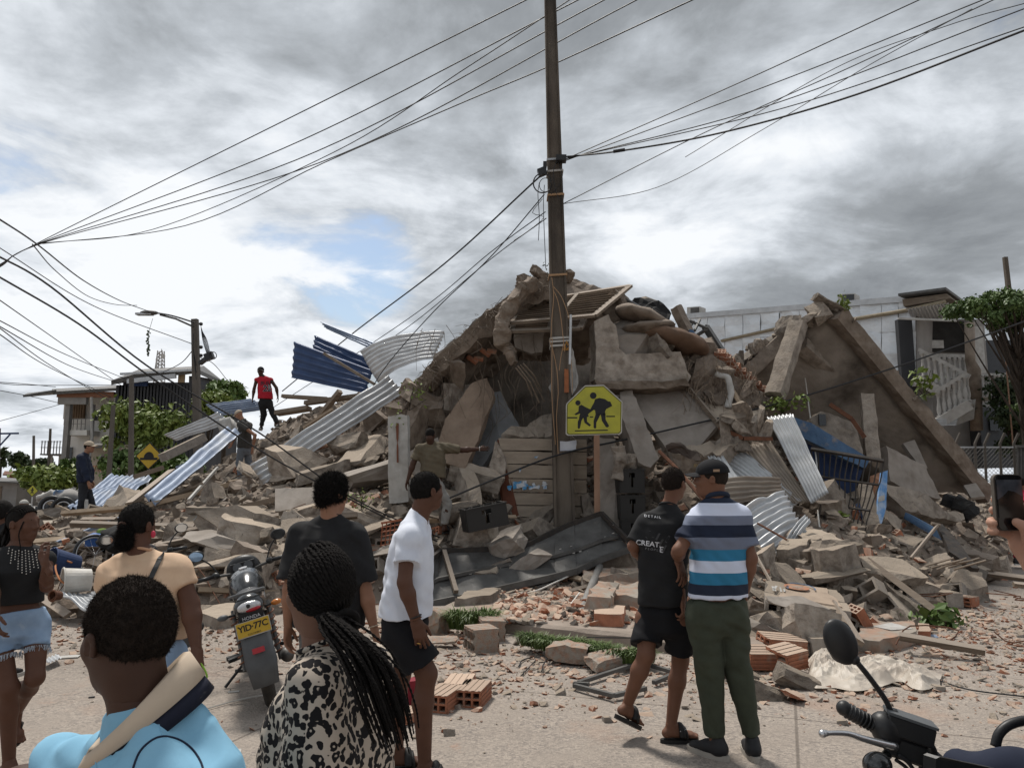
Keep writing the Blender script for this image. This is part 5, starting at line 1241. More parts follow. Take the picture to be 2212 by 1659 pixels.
add('prop',tube_([P(2026,1134,10.9),P(1968,1206,10.4)],.025,6),WOOD,parent=ch)
add('prop',tube_([P(2030,1134,10.9),P(2012,1130,10.9)],.025,6),WOOD,parent=ch)
for k in range(6):piece('stick',tube_([P(2000+12*k,1222+4*(k%3),10.3),P(2060+14*k,1205+5*(k%2),10.1)],.014,5),WOOD,'thin stick in the tangle by the broken door leaf','stick').__setitem__('group','sticks by the broken door')
lf=np.random.default_rng(3)
def sprig(label,px,py,d,r,n,size,mat,name='weed',flat_=.8):
 c=P(px,py,d);root=empty(name,c,label,'plant')
 add('leaves',leaves_([c+Vector((lf.normal()*r*.5,lf.normal()*r*.3,lf.normal()*r*.4))for _ in range(6)],[r*.6]*6,n,size,lf,flat_),mat,parent=root)
 add('stem',join([tube_([c+Vector((0,0,-r)),c+Vector((lf.normal()*r*.6,0,lf.normal()*r*.4))],.006,4)for _ in range(4)]),BARK,parent=root)
sprig('bright green weed growing where the slab meets the brick row',1690,868,13.,.22,150,.09,LEAFY)
sprig('yellow-green weed on the top corner of the fallen slab',1818,660,13.8,.16,60,.09,LEAFY)
sprig('leafy weed on the right rim of the fallen slab',1994,828,14.4,.25,70,.13,LEAFY)
sprig('yellow-green creeper at the left tip of the curved roof slab',885,850,13.,.3,70,.05,LEAFY)
sprig('small creeper leaves beside the pale column',868,905,12.3,.25,40,.05,LEAFY)
sprig('small weed on rubble between the two dark shirts',780,1092,11.8,.18,60,.06,LEAFY)
sprig('green potted plant behind the window grille',1825,1117,11.6,.1,40,.09,LEAFY)
sprig('uprooted green plant lying at the right of the street',2010,1328,8.9,.28,150,.13,LEAF,'uprooted_plant',.45)
sprig('few green leaves trampled beside the uprooted plant',1960,1340,8.8,.15,24,.09,LEAF,'uprooted_plant',.4)
sprig('dry twigs on the top ridge left of the pole',1175,590,14.6,.2,30,.05,LEAFD)
L_=[('long grey corrugated roof sheet sloping down the left of the heap',[(540,1006,14.8),(570,1046,14.5),(872,848,15.8),(838,812,16.)],4,.035,GALV,.03,0),('dark blue corrugated roof sheet sticking out against the sky',[(636,738,18.3),(629,816,18.),(790,850,17.),(806,800,17.2)],5,.022,BLUES,.03,0),('dark blue roof sheet with grey back behind the larger blue one',[(682,726,18.6),(677,756,18.4),(800,815,17.3),(806,778,17.5)],3,.025,BLUES,.05,0),('pale grey buckled roof sheet beside the curved slab',[(776,757,17.2),(818,830,16.4),(938,775,15.8),(962,716,16.3)],8,.022,GALVB,.05,.22),('light blue roof sheet strip pointing up at the sky',[(692,695,18.8),(704,710,18.7),(792,750,17.6),(812,742,17.6)],3,.02,LBLUE,.03,0),('light blue corrugated sheet behind the red-jersey man',[(444,874,21.5),(474,898,21),(590,880,20.6),(540,862,21.2)],6,.03,LBLUE,.04,0),('light blue corrugated sheets lying behind the jacket man',[(142,1095,16.8),(240,1096,16.5),(330,1030,18.5),(240,1026,18.9)],8,.03,LBLUE,.06,0),('dark grey roof sheet above the long light blue flashing',[(354,940,20.5),(380,952,20.2),(500,912,19.8),(470,890,20.2)],4,.025,GALV,.04,0),('pale blue sheet end lying at the red-jersey man’s left',[(470,876,20.2),(492,892,20),(560,880,19.8),(545,866,20)],4,.025,LBLUE,.04,0),('crumpled bright foil sheet at the front left of the heap',[(122,1290,9.1),(205,1262,9.6),(228,1275,9.3),(190,1318,8.7)],8,.02,GALVB,.12,0),('pale corrugated scrap on the street at the left',[(96,1423,6.95),(125,1412,7.2),(133,1420,7.),(104,1432,6.8)],4,.008,GALVB,0,0)]
for k,(lab,c4,n,amp,mt,cr_,bd)in enumerate(L_):piece('metal_sheet',corr_([P(*q)for q in c4],n,amp,24,bd,cr_,k*2.7),mt,lab,'metal sheet',True)
piece('flashing',corr_([P(311,1074,14.6),P(336,1088,14.2),P(522,934,17.4),P(490,924,17.8)],2,.05,20,0,.03,4.),LBLUE,'long light blue flashing sloping up the left of the heap','metal sheet',True)
boards=[((702,765,17.),(822,838,16.2),.14,.06,WOOD,'timber beam across the dark blue sheet'),((611,856,18.5),(708,862,17.8),.12,.08,WOOD,'short timber sticking out left below the blue sheet'),((660,871,17.6),(802,852,16.8),.13,.09,WOOD,'long timber below the dark blue sheet'),((598,893,18.2),(668,882,17.8),.2,.1,WOOD,'stubby timber at the red-jersey man’s right'),((656,924,17.),(718,884,16.8),.06,.06,PLANKM,'thin pale stick standing in the upper left slope'),((690,900,17.2),(735,845,16.9),.12,.1,WOOD,'dark timber leaning under the blue sheets'),((308,1094,14.2),(545,1034,16.),.09,.09,PLANKM,'long pale pole lying up the left slope'),((97,1082,17.5),(163,1111,16.2),.07,.07,PLANKM,'pale stick pointing at the jacket man’s feet'),((186,1080,16.2),(188,1125,16.),.06,.06,PALE,'short white stake at the jacket man’s leg'),((108,1178,11.8),(260,1118,13.4),.1,.05,LBLUE,'light blue edged board sloping below the jacket man'),((112,1184,11.6),(262,1126,13.2),.22,.04,BLKC,'black board sloping below the light blue one'),((175,1140,13.6),(258,1112,14.4),.12,.05,PLANKM,'pale board under the jacket man’s feet'),((352,988,17.6),(438,946,18.6),.28,.2,BLOCK,'grey concrete lintel lying beside the bump sign'),((290,1030,16.5),(352,1010,17),.1,.1,WOOD,'dark timber below the yellow bump sign'),((280,1090,14.6),(372,1018,16.4),.16,.1,WOOD,'weathered plank beside the light blue flashing'),((215,1120,14.2),(300,1098,14.8),.2,.12,CON,'concrete strip lying below the jacket man'),((408,1080,14.5),(470,1010,16.2),.05,.05,PALE,'thin white strip on the upper left slope'),((380,1010,17.3),(435,990,17.6),.07,.05,LBLUE,'blue-white strip under the grey lintel'),((520,1095,12.6),(610,1075,13.2),.1,.08,WOOD,'timber under the lower end of the long roof sheet'),((105,1228,10.2),(150,1225,10.2),.2,.12,WOOD,'dark timber block left of the white bucket'),((1120,1165,11.6),(1123,1225,11.3),.16,.05,WOOD,'short grey plank standing behind the metal door')]
for a,b,w,h_,mt,lab in boards:piece('timber_board',beam_(P(*a),P(*b),w,h_,.2),mt,lab,'timber')
piece('pale_board',rpoly_([P(92,1124,14.4),P(190,1122,14.2),P(176,1142,13.6),P(114,1158,13.2)],.04,.02,1,seed=81),M('beige_board',(.36,.31,.25),(.28,.24,.19),3),'beige board sheet below the jacket man','board')
piece('blue_plaster_fragment',rpoly_([P(376,1150,11.9),P(400,1128,12.1),P(443,1101,12.4),P(452,1112,12.3),P(456,1123,12.2),P(440,1140,12.),P(404,1156,11.8)],.08,.015,1,seed=82),M('pale_blue_plaster',(.30,.335,.345),(.25,.27,.275),5,c3=(.3,.25,.21),c3cov=.3),'pale blue plaster fragment on the left slope','plaster')
piece('wedge_block',rpoly_([P(222,1092,15.),P(258,1048,15.2),P(300,1060,15.4),P(312,1078,15.),P(286,1096,14.6)],.5,.05,seed=83),BLOCK,'grey broken wall wedge behind the jacket man','wall')
piece('flat_slab',rpoly_([P(425,1322,8.9),P(470,1308,9.2),P(528,1302,9.4),P(545,1318,9.),P(470,1332,8.6)],.28,.03,seed=84,nrm=Vector((0,.1,-1))),CON,'flat broken slab behind the parked motorcycle','concrete slab')
piece('flat_slab',rpoly_([P(594,1055,12.4),P(690,1052,12.4),P(688,1098,12.),P(594,1103,12.)],.35,.02,seed=85),PLAST,'squared plaster block on the slope left of the wavy-haired man','plaster')
for k,(x,y,d,s,m,lab)in enumerate(((510,1140,11.3,.85,'con','large angular chunk with a hole behind the motorcycle'),(560,1150,11.,.9,'con','large smooth concrete chunk above the motorcycle handlebar'),(620,1170,10.8,.7,'con','broken block left of the black T-shirt'),(520,1190,10.4,1.,'pla','flat plaster slab lying above the motorcycle mirror'),(790,1150,11.4,.7,'con','chunk right of the black T-shirt shoulder'),(745,1120,11.8,.6,'con','smooth chunk right of the wavy-haired head'),(470,1110,12.6,.6,'con','blocky chunk beside the pale blue fragment'),(420,1130,12.2,.55,'con','blocky chunk below the pale blue fragment'),(640,1000,14.6,.8,'con','broken block under the long roof sheet'),(700,1020,14,.7,'con','dark-edged block under the long roof sheet end'),(780,985,14.8,1.,'con','cornice chunk left of the pale column'),(750,960,15.2,.7,'con','flat chunk above the cornice chunk'),(800,1030,13.6,.9,'pla','tilted plaster slab left of the pale column'),(1030,1145,11.8,.6,'con','chunk behind the tilted crate'),(1085,1190,11.6,.6,'pla','plaster piece on the metal door edge'),(690,965,15.5,.55,'bri','red tile fragment on the upper left slope'),(720,940,15.8,.4,'bri','second red tile fragment on the upper left slope'))):
 p=P(x,y,d);put('large_chunk',CH_ME[m][k%8],p,(.3*math.sin(k*2.1),.4*math.cos(k*1.3),k*1.1),(s*1.2,s,s*.75),lab,'rubble',None)
WBK=M('white_bucket',(.52,.50,.46),(.42,.39,.35),5,.6)
def bucket(label,p,ax,r,L,mat):
 p,ax=Vector(p),Vector(ax).normalized();pr=[(0,0.),(0,r*.8),(L,r),(L*1.,r*.94),(.02,r*.76),(.02,0.)]
 root=empty('bucket',p,label,'bucket');n=24;V,Fs=[],[];d,s,u=frame_of(ax)
 for(t,rr)in pr:
  for i in range(n):a=2*math.pi*i/n;V.append(tuple(p+d*t+s*(math.cos(a)*rr)+u*(math.sin(a)*rr)))
 for k in range(len(pr)-1):
  for i in range(n):Fs.append((k*n+i,k*n+(i+1)%n,(k+1)*n+(i+1)%n,(k+1)*n+i))
 add('shell',(V,Fs),mat,parent=root,smooth=False)
 add('rim',torus_(p+ax*L,ax,r,.012,24,6),mat,parent=root,smooth=True)
 add('handle',tube_([p+ax*L+s*r,p+ax*L*1.2+u*-r*.9,p+ax*L-s*r],.006,5),RUST,parent=root)
bucket('white paint bucket lying on its side at the front left',P(196,1252,9.5),(-.75,-.6,0.),.165,.3,WBK)
bucket('dark blue bucket tipped over behind the white one',P(165,1222,10.2),(-.5,-.7,.25),.17,.34,NAVYP)
bucket('small rusty can beside the white bucket',P(130,1286,9.),(-.3,-.9,.1),.06,.1,RUST)
wh=empty('bicycle_wheel',P(205,1200,10.6),'bent bicycle wheel leaning in the left debris','wheel')
wn=Vector((.75,-.6,.3))
add('tyre',torus_(P(205,1198,10.6),wn,.27,.022,36,8),PLASTK,parent=wh,smooth=True);add('rim',torus_(P(205,1198,10.6),wn,.245,.012,36,6),CHROME,parent=wh,smooth=True)
d_,s_,u_=frame_of(wn);cc_=P(205,1198,10.6)
for k in range(14):a_=k*math.pi/7;add('spoke',tube_([cc_,cc_+(s_*math.cos(a_)+u_*math.sin(a_))*.24],.002,3),CHROME,parent=wh)
piece('black_bag',blobtube_([P(232,1180,10.5),P(245,1168,10.5),P(258,1160,10.5),P(262,1185,10.4)],[.12,.2,.2,.12],12,.06,2.),BLKC,'black plastic bag in the left debris','bag',True)
piece('green_cloth',blobtube_([P(212,1158,10.9),P(222,1150,10.9),P(235,1146,11)],.06,8,.04,5.),M('lime_cloth',(.20,.30,.06),(.14,.22,.05),6),'lime green cloth above the black bag','cloth',True)
piece('blue_box',box_(P(215,1165,10.8),(.14,.02,0),(0,.1,.02),(0,0,.07)),M('blue_plastic',(.03,.10,.30),(.025,.08,.25),5,.5),'small blue plastic box beside the green cloth','box')
piece('hose',tube_(spline([P(152,1268,9.3),P(128,1250,9.4),P(120,1222,9.8),P(135,1210,10),P(155,1215,9.9)],24),.012,6),M('orange_hose',(.35,.14,.06),(.3,.12,.05)),'thin orange hose looping left of the bucket','hose',True)
for k,(x,y,lab,mt,rr)in enumerate(((105,1075,'white bundle on the far left heap',PALE,.22),(126,1072,'blue plastic jug on the far left heap',BLUEP,.2),(152,1082,'grey plastic drum on the far left heap',GREYW,.3),(98,1092,'red plastic tank on the far left heap',flat('red_plastic',(.35,.02,.03),.4),.12),(118,1100,'dark wheel-sized bundle on the far left heap',PLASTK,.26),(90,1105,'black plastic heap at the far left',PLASTK,.24))):
 V,Fs=ball_(P(x,y,17.5),rr*1.2,rr,rr*.8,14,9);V=[tuple(Vector(v)+Vector((nval(*v,5,k),nval(*v,5,k+3),nval(*v,5,k+6)))*.12)for v in V]
 piece('bundle',(V,Fs),mt,lab,'bundle',True)
for k,(x,y)in enumerate(((110,1095),(136,1098))):
 w_=empty('scooter_wheel',P(x,y,17),['small wheel of a buried scooter at the far left','second wheel of the buried scooter at the far left'][k],'wheel')
 add('tyre',torus_(P(x,y,17),(.3,-1,.2),.22,.05,24,8),PLASTK,parent=w_,smooth=True);add('rim',torus_(P(x,y,17),(.3,-1,.2),.15,.02,24,6),CHROME,parent=w_,smooth=True)
ob=P(497,925,19)
an=piece('plastic_tank',rpoly_([P(474,905,19.5),P(496,900,19.5),P(500,918,19.4),P(498,932,19.4),P(474,930,19.4),P(468,918,19.4)],.5,.02,1,seed=90),PALE,'pale plastic appliance casing on top of the left slope','appliance',True)
YEL=M('sign_yellow',(.42,.40,.045),(.33,.32,.045),4,.55,.05,20,c3=(.25,.25,.06),c3cov=.28,c3scale=5)
ss=empty('school_crossing_sign',G(1293,1256),'yellow-green school crossing sign on a rusty post','sign')
dS=12.05;k_=dS/F_PX
bs=P(1291,1262,dS);bs.z=.1
add('post',beam_(bs,P(1288,860,dS+.04),.09,.06,0,Vector((0,1,0))),RUSTP,parent=ss)
out=[(1264,832),(1309,832),(1344,871),(1343,936),(1339,940),(1226,942),(1222,938),(1224,875)]
out=[(1263.6,832.5),(1304.7,831.3),(1345,868),(1344.5,872),(1343.5,934),(1339,938.6),(1226.5,941),(1222,937.5),(1222.5,876),(1224,871)]
pl=add('plate',prism_([P(x,y,dS)for x,y in out],.012),PALE,parent=ss)
ci=Vector((1284,890))
inn=[(ci.x+(x-ci.x)*.965,ci.y+(y-ci.y)*.96)for x,y in out]
add('yellow_field',prism_([P(x,y,dS-.004)for x,y in inn],.003),YEL,parent=pl)
mid_=[(ci.x+(x-ci.x)*.955,ci.y+(y-ci.y)*.95)for x,y in out];in2=[(ci.x+(x-ci.x)*.94,ci.y+(y-ci.y)*.93)for x,y in out]
SBLK=flat('sign_black',(.016,.016,.018),.6)
V,Fs=[],[]
for(a,b)in zip(mid_,in2):V+=[tuple(P(*a,dS-.006)),tuple(P(*b,dS-.006))]
n_=len(mid_);Fs=[(2*i,2*i+1,(2*i+3)%(2*n_),(2*i+2)%(2*n_))for i in range(n_)]
add('border',(V,Fs),SBLK,parent=pl)
zx=lambda x:841.2+x*.26846;zy=lambda y:564.1+y*.26846
def figure(pts):return prism_([P(zx(x),zy(y),dS-.006)for x,y in pts],.002)
def circ(x,y,r):return[(x+r*math.cos(a),y+r*math.sin(a))for a in np.linspace(0,6.28,16)[:-1]]
big_=add('walking_figure',join([figure(circ(1640,1082,27)),figure([(1655,1110),(1690,1100),(1735,1110),(1760,1128),(1778,1130),(1793,1165),(1745,1190),(1735,1210),(1740,1240),(1700,1235),(1660,1240),(1655,1200),(1632,1195),(1620,1185),(1645,1140)]),figure([(1660,1230),(1705,1220),(1680,1270),(1665,1300),(1665,1340),(1655,1347),(1643,1340),(1643,1285)]),figure([(1700,1230),(1738,1225),(1740,1275),(1768,1325),(1758,1337),(1742,1335),(1710,1285)])]),SBLK,parent=pl)
add('walking_figure',join([figure(circ(1517,1140,21)),figure([(1525,1165),(1545,1155),(1580,1175),(1612,1190),(1640,1185),(1640,1200),(1605,1225),(1598,1235),(1605,1250),(1570,1260),(1525,1265),(1535,1225),(1500,1240),(1488,1230),(1520,1210)]),figure([(1530,1262),(1560,1258),(1545,1285),(1533,1345),(1520,1350),(1515,1340),(1516,1290)]),figure([(1560,1258),(1590,1252),(1590,1290),(1622,1318),(1610,1330),(1570,1300)])]),SBLK,parent=pl)
add('crossing_line',figure([(1430,1254),(1512,1254),(1512,1265),(1430,1265)]),SBLK,parent=pl);add('crossing_line',figure([(1745,1244),(1815,1244),(1815,1254),(1745,1254)]),SBLK,parent=pl)
add('crossing_line',figure([(1612,1250),(1640,1249),(1640,1258),(1612,1259)]),SBLK,parent=pl);add('crossing_line',figure([(1492,1361),(1757,1355),(1757,1364),(1492,1370)]),SBLK,parent=pl)
def diamond(name,label,px,py,r,d,sym,wpx):
 c=P(px,py,d);k=d/F_PX;b0=Vector((c.x,c.y+.03,0));root=empty(name,b0,label,'sign')
 def pt(x,y,o):return c+Vector((x*k,o,-y*k))
 add('post',tube_([b0,Vector((c.x,c.y+.03,c.z+r*k*.5))],.03,8),GALV,parent=root)
 pl=add('plate',prism_([pt(0,-r,0),pt(r,0,0),pt(0,r,0),pt(-r,0,0)],.01,Vector((0,1,0))),SBLK,parent=root)
 q=r*.9;add('yellow_field',prism_([pt(0,-q,-.006),pt(q,0,-.006),pt(0,q,-.006),pt(-q,0,-.006)],.004,Vector((0,1,0))),YELO if name[0]=='s' else YEL,parent=pl)
 for s_ in sym:add('symbol',prism_([pt(x*r,y*r,-.012)for x,y in s_],.004,Vector((0,1,0))),SBLK,parent=pl)
YELO=M('sign_amber',(.50,.34,.03),(.42,.28,.03),4,.5)
diamond('speed_bump_sign','yellow diamond speed bump sign behind the left slope',322,985,30,22,[[(-.62,.28),(-.62,.12),(-.45,.12)]+[(.36*math.cos(a),.12-.42*math.sin(a))for a in np.linspace(math.pi,0,12)]+[(.45,.12),(.62,.12),(.62,.28)]],60)
diamond('pedestrian_sign','small yellow-green diamond pedestrian sign at the far left',70,1060,13,34,[[(-.1,-.5),(.1,-.5),(.12,-.3),(-.08,-.3)],[(-.1,-.28),(.14,-.28),(.3,-.02),(.2,0),(.1,-.12),(.1,.15),(.28,.5),(.16,.52),(0,.22),(-.2,.52),(-.3,.48),(-.12,.1),(-.1,-.1),(-.26,.02),(-.32,-.06)]],30)
def grasst(label,spots,n,hgt,mat,name='grass_tuft'):
 V,Fs=[],[]
 for i in range(n):
  s=spots[i%len(spots)];r=s[3];a=rc.random()*6.28;q=r*rc.random()**.7
  b=Vector((s[0]+q*math.cos(a),s[1]+q*math.sin(a)*.7,s[2]));L=hgt*(.5+.8*rc.random());w=.004+.003*rc.random()
  out_=Vector((math.cos(a),math.sin(a)*.7,0))*(.2+.6*rc.random());side=Vector((-out_.y,out_.x,0)).normalized()*w
  p1=b+Vector((0,0,L*.55))+out_*L*.35;p2=b+Vector((0,0,L*(.75-.45*rc.random())))+out_*L*.95;n0=len(V)
  V+=[b-side,b+side,p1+side,p1-side,p2];Fs+=[(n0,n0+1,n0+2,n0+3),(n0+3,n0+2,n0+4)]
 o=add(name,([tuple(v)for v in V],Fs),mat,label,'grass');o['kind']='stuff' if 'kerb' in label else 'thing'
 if o['kind']=='thing':del o['kind']
 return o
GRS=leaf_mat('grass_green',(.10,.15,.035),(.06,.095,.022),(.22,.20,.09))
GRD=leaf_mat('grass_dry',(.12,.115,.05),(.075,.07,.032),(.10,.14,.035))
g1=G(1018,1372);g1.z=.08
grasst('green grass tuft on the pavement left of the pole',[(g1.x,g1.y,.06,.17),(g1.x+.15,g1.y+.1,.06,.14),(g1.x-.15,g1.y+.05,.06,.1)],900,.28,GRS)
pb_=P(1218,1300,12.2)
grasst('dry dark grass tuft at the foot of the utility pole',[(POLE_BASE.x-.02,12.35,.08,.22),(POLE_BASE.x+.05,12.25,.25,.2),(POLE_BASE.x-.1,12.3,.35,.12),(POLE_BASE.x+.1,12.3,.1,.2)],1500,.5,GRD)
def gk(px,py):q=G(px,py,.06);return q
sp=[(*gk(1145+24*k,1392+4.*k+3*math.sin(k)),.13)for k in range(11)]
grasst('strip of green grass growing along the kerb',sp,4200,.15,GRS,'grass_strip')
def brick_at(label,px,py,z,rot,mesh,sc=1.,name='clay_brick',cat='brick',group=None,zoff=.06):
 q=G(px,py,z);return put(name,mesh,(q.x,q.y,z+zoff*(sc if not isinstance(sc,tuple)else sc[2])),rot,sc,label,cat,group)
def gblock(label,c4,h,mat,z0=0.,rough=.012,name='masonry_slab',cat='masonry',cutn=2,seed=1.):
 """block on the ground: footprint of four ground pixels, height h"""
 q=[G(x,y,z0)for x,y in c4];q=[Vector((p.x,p.y,z0+h+(z if False else 0)))for p in q]
 return add(name,rpoly_(q,h,rough,cutn,seed,Vector((0,0,-1))),mat,label,cat)
BRF=M('fluted_brick',(.36,.225,.16),(.25,.165,.12),7,.92,.5,30,c3=(.29,.255,.215),c3cov=.56,c3scale=6)
gblock('flat concrete slab piece on the pavement left of the grass tuft',[(983,1330),(1060,1322),(1085,1302),(1010,1308)],.2,CON,.02,.03,seed=2)
gblock('broken brick wall section lying behind the rusty sign post',[(1258,1272),(1390,1280),(1395,1252),(1262,1240)],.22,BRF,.15,.06,seed=3)
gblock('lower broken brick wall section below the sign post',[(1318,1322),(1400,1325),(1405,1298),(1330,1285)],.2,BRF,.12,.06,seed=4)
o=gblock('tilted brick slab leaning at the sign post foot',[(1262,1325),(1318,1322),(1335,1290),(1290,1290)],.16,BRF,.22,.06,seed=5)
gblock('red hollow brick lying right of the grey pipe',[(1284,1352),(1345,1356),(1352,1336),(1288,1328)],.13,BRICK,.13,.02,seed=6)
for k,(x,y,s,rot,lab)in enumerate(((1038,1408,1.25,(0.,0,.4),'cube-shaped fluted brick before the grass tuft'),(1232,1436,1.3,(.05,.1,-.35),'fluted brick half lying before the kerb grass'),(1318,1450,1.25,(.1,-.1,.5),'worn brick lump right of the fluted brick half'),(1060,1385,1.2,(0,.05,.2),'flat block behind the cube-shaped brick'),(955,1402,.8,(0,0,.1),'thin brick piece by the white-shirted man’s shorts'),(945,1370,1.1,(.3,.2,.8),'broken brick behind the white-shirted man’s shorts'))):
 q=G(x,y);s2=s*.24;put('brick_piece',shared('brick_piece',subdiv_frag(20+k)if k not in(0,3)else hollow_(.9,1.,.75,3,2,.08,True,seed=1),BRF),(q.x,q.y+.1,s2*.36),rot,s2,lab,'brick',None)
q=G(985,1530);
for k,(dx,dy,dz,lab)in enumerate(((-.1,0,.06,'left orange hollow brick on the street behind the white-shirted man’s leg'),(.12,.12,.06,'right orange hollow brick on the street beside the other'),(0.,.3,.06,'rear orange brick of the small group on the street'))):
 put('clay_brick',shared('clay_brick',hollow_(.32,.2,.12,3,2,.014),BRICK),(q.x+dx,q.y+dy+.05,dz),(0,0,1.25+.1*k),1.,lab,'brick',None)
q=G(884,1528);add('red_board',box_((q.x,q.y,.1),(.06,.03,0),(-.02,.05,0.),(.01,0,.1)),flat('crimson_plastic',(.22,.015,.03),.5),'dark red plastic piece behind the white-shirted man’s leg','plastic piece')
q=G(868,1560);put('brick_piece',BR_ME[3],(q.x,q.y,.04),(0,0,.9),(.9,.8,.5),'flat fluted tile behind the braided ponytail end','brick',None)
PSL=empty('painted_blockwork',G(1740,1340),'fallen block wall slab with faded paint at the right','wall')
f0,f1=P(1650,1340,8.2),P(1838,1352,7.95);f0.z=.20;f1.z=.12
bx_=(f1-f0).normalized();by_=Vector((-bx_.y,bx_.x,.10)).normalized();bz_=bx_.cross(by_);Lw=(f1-f0).length
hb_=[]
for k in range(3):
 V,Fs=hollow_(.34,Lw/3-.015,.19,2,1,.035,False,seed=0)
 V=[tuple(f0+bx_*(Lw*(k+.5)/3+y)+by_*(x+.17)+bz_*(z+.1))for x,y,z in V]
 add('hollow_block',(V,Fs),BLOCK,parent=PSL)
add('mortar_bed',slab_([f0+by_*.34+bz_*.005,f1+by_*.34+bz_*.005,f1+by_*.95+bz_*.005,f0+by_*.95+bz_*.005],.19,.1,.02,.08,2.,nrm=bz_),BLOCK,parent=PSL)
PNT=M('faded_beige_paint',(.40,.31,.235),(.32,.245,.185),5,.85,.2,30,c3=(.24,.205,.175),c3cov=.35,c3scale=5)
tp0=bz_*.196
add('painted_face',slab_([f0+bx_*.12+by_*.1+tp0,f1-bx_*.06+by_*.05+tp0,f1-bx_*.12+by_*.9+tp0,f0+bx_*.28+by_*.92+tp0],.02,.08,.01,.1,5.,nrm=bz_),PNT,parent=PSL)
def onps(u,v,o=.234):return f0+bx_*(u*Lw)+by_*v+bz_*o
for pts,m_ in(([(.42+.16*math.cos(t),.62+.13*math.sin(t))for t in np.linspace(0,6.28,18)[:-1]],M('faded_orange_paint',(.42,.17,.09),(.35,.24,.17),9,.85,contrast=(.4,.6))),([(.46+.2*math.cos(t),.64+.19*math.sin(t))for t in np.linspace(-.3,2.2,12)]+[(.46+.18*math.cos(t),.64+.165*math.sin(t))for t in np.linspace(2.2,-.3,12)],BLUEP),([(.1,.5),(.13,.5),(.15,.3),(.12,.3)],PALE),([(.15,.55),(.18,.55),(.13,.3),(.1,.32)],PALE),([(.2,.5),(.22,.5),(.22,.3),(.2,.3)],PALE),([(.24,.45),(.27,.45),(.26,.32),(.24,.32)],PALE),([(.28,.55),(.31,.5),(.33,.62),(.3,.66)],LBLUE),([(.36,.55),(.5,.52),(.5,.56),(.36,.59)],PALE),([(.4,.63),(.5,.61),(.5,.65),(.4,.67)],PALE)):
 add('paint_mark',prism_([onps(*p)for p in pts],.002,bz_),m_,parent=PSL)
for k,(x,y,z,rot,sc,me,lab)in enumerate(((1690,1388,.12,(.15,.1,.15),(1.4,1.2,1.),BR_ME[1],'red hollow brick lying before the painted slab'),(1760,1372,.12,(0,1.4,.2),(1.,1.,1.2),BR_ME[2],'broken red brick standing on end before the painted slab'),(1862,1348,.14,(.2,1.,.4),(1.35,1.,.9),BR_ME[3],'long red brick leaning right of the painted slab'),(1636,1418,.1,(.1,.05,.2),(1.,1.5,1.1),BR_ME[0],'red brick half hidden by the olive trousers'),(1700,1418,.12,(.1,-.12,.35),(1.2,1.4,1.2),BR_ME[5],'squared brick with mortar before the painted slab'),(1766,1400,.06,(0,0,.1),(1.1,1.,1.2),BK_ME[2],'grey block half below the mirror'),(1930,1272,.22,(.05,.1,.1),(2.2,1.,.9),BR_ME[4],'long brick wall piece at the top right of the pile'),(1990,1258,.2,(.3,.3,.6),(1.4,1.2,1.4),BK_ME[2],'tilted block at the right end of the pile'),(2042,1292,.1,(0,0,.1),(1.1,1.,1.),BK_ME[0],'grey hollow block lying with its holes to the street'),(2090,1298,.08,(0,0,.5),1.,BR_ME[5],'small red brick right of the grey hollow block'),(1960,1306,.08,(.1,0,.2),(1.5,1.1,.9),BR_ME[2],'red brick before the uprooted plant, left of it'),(1720,1300,.42,(.3,.1,.3),(.45,.4,.16),CH_ME['pla'][3],'flat tile on the pile behind the painted slab'),(2150,1245,.07,(0,0,.5),1.3,BR_ME[5],'single brick on the street below the phone'),(2120,1240,.05,(0,0,.2),1.,BR_ME[0],'second brick on the street near the phone'))):
 q=G(x,y,z);put('loose_brick',me,(q.x,q.y,z),rot,sc if not isinstance(sc,float)else sc,lab,'brick',None)
gblock('flat fluted brick panel lying before the plant',[(1850,1405),(1900,1412),(1985,1392),(1975,1368),(1865,1372)],.13,BRF,0.,.02,seed=7)
gblock('small clay slab piece right of the fluted panel',[(1985,1385),(2010,1386),(2010,1368),(1985,1366)],.1,BRICK,0.,.015,seed=8)
add('white_card',prism_([G(1886,1352,.14),G(1925,1360,.14),G(1972,1357,.14),G(1925,1344,.16)],.006,Vector((0,0,-1))),PALE,'white card sheet on the fluted brick panel','card')
add('blue_scrap',prism_([G(1990,1378,.01),G(2028,1376,.01),G(2020,1370,.02),G(1992,1370,.01)],.006,Vector((0,0,-1))),LBLUE,'blue and white paper scrap right of the brick panel','paper')
for k,(x,y,s,m)in enumerate(((1660,1300,.6,'con'),(1650,1340,.5,'old'),(1640,1370,.55,'pla'),(1725,1455,.38,'con'),(1718,1480,.22,'bri'),(1640,1475,.3,'con'),(1860,1300,.35,'con'),(1905,1310,.4,'con'),(1880,1285,.4,'con'),(1950,1290,.35,'con'),(1600,1440,.4,'con'),(1530,1425,.4,'old'),(1640,1255,.5,'con'),(1590,1310,.5,'con'),(1700,1250,.4,'pla'),(1780,1245,.45,'pla'),(1850,1262,.45,'pla'))):
 q=G(x,y,.1);put('pile_chunk',CH_ME[m][k%8],(q.x,q.y,.1*s+max(0,ground_z(q.x,q.y))*.8),(.4*math.sin(k),.4*math.cos(k),k),(s,s*.8,s*.6),'chunk in the low brick pile right of the striped-shirt man','rubble','chunks in the low brick pile')
PLS=M('translucent_plastic',(.60,.54,.46),(.48,.41,.34),3,.5,.15,25,spec=.35)
pbs=PLS.node_tree.nodes['Principled BSDF'];pbs.inputs['Transmission Weight'].default_value=.25
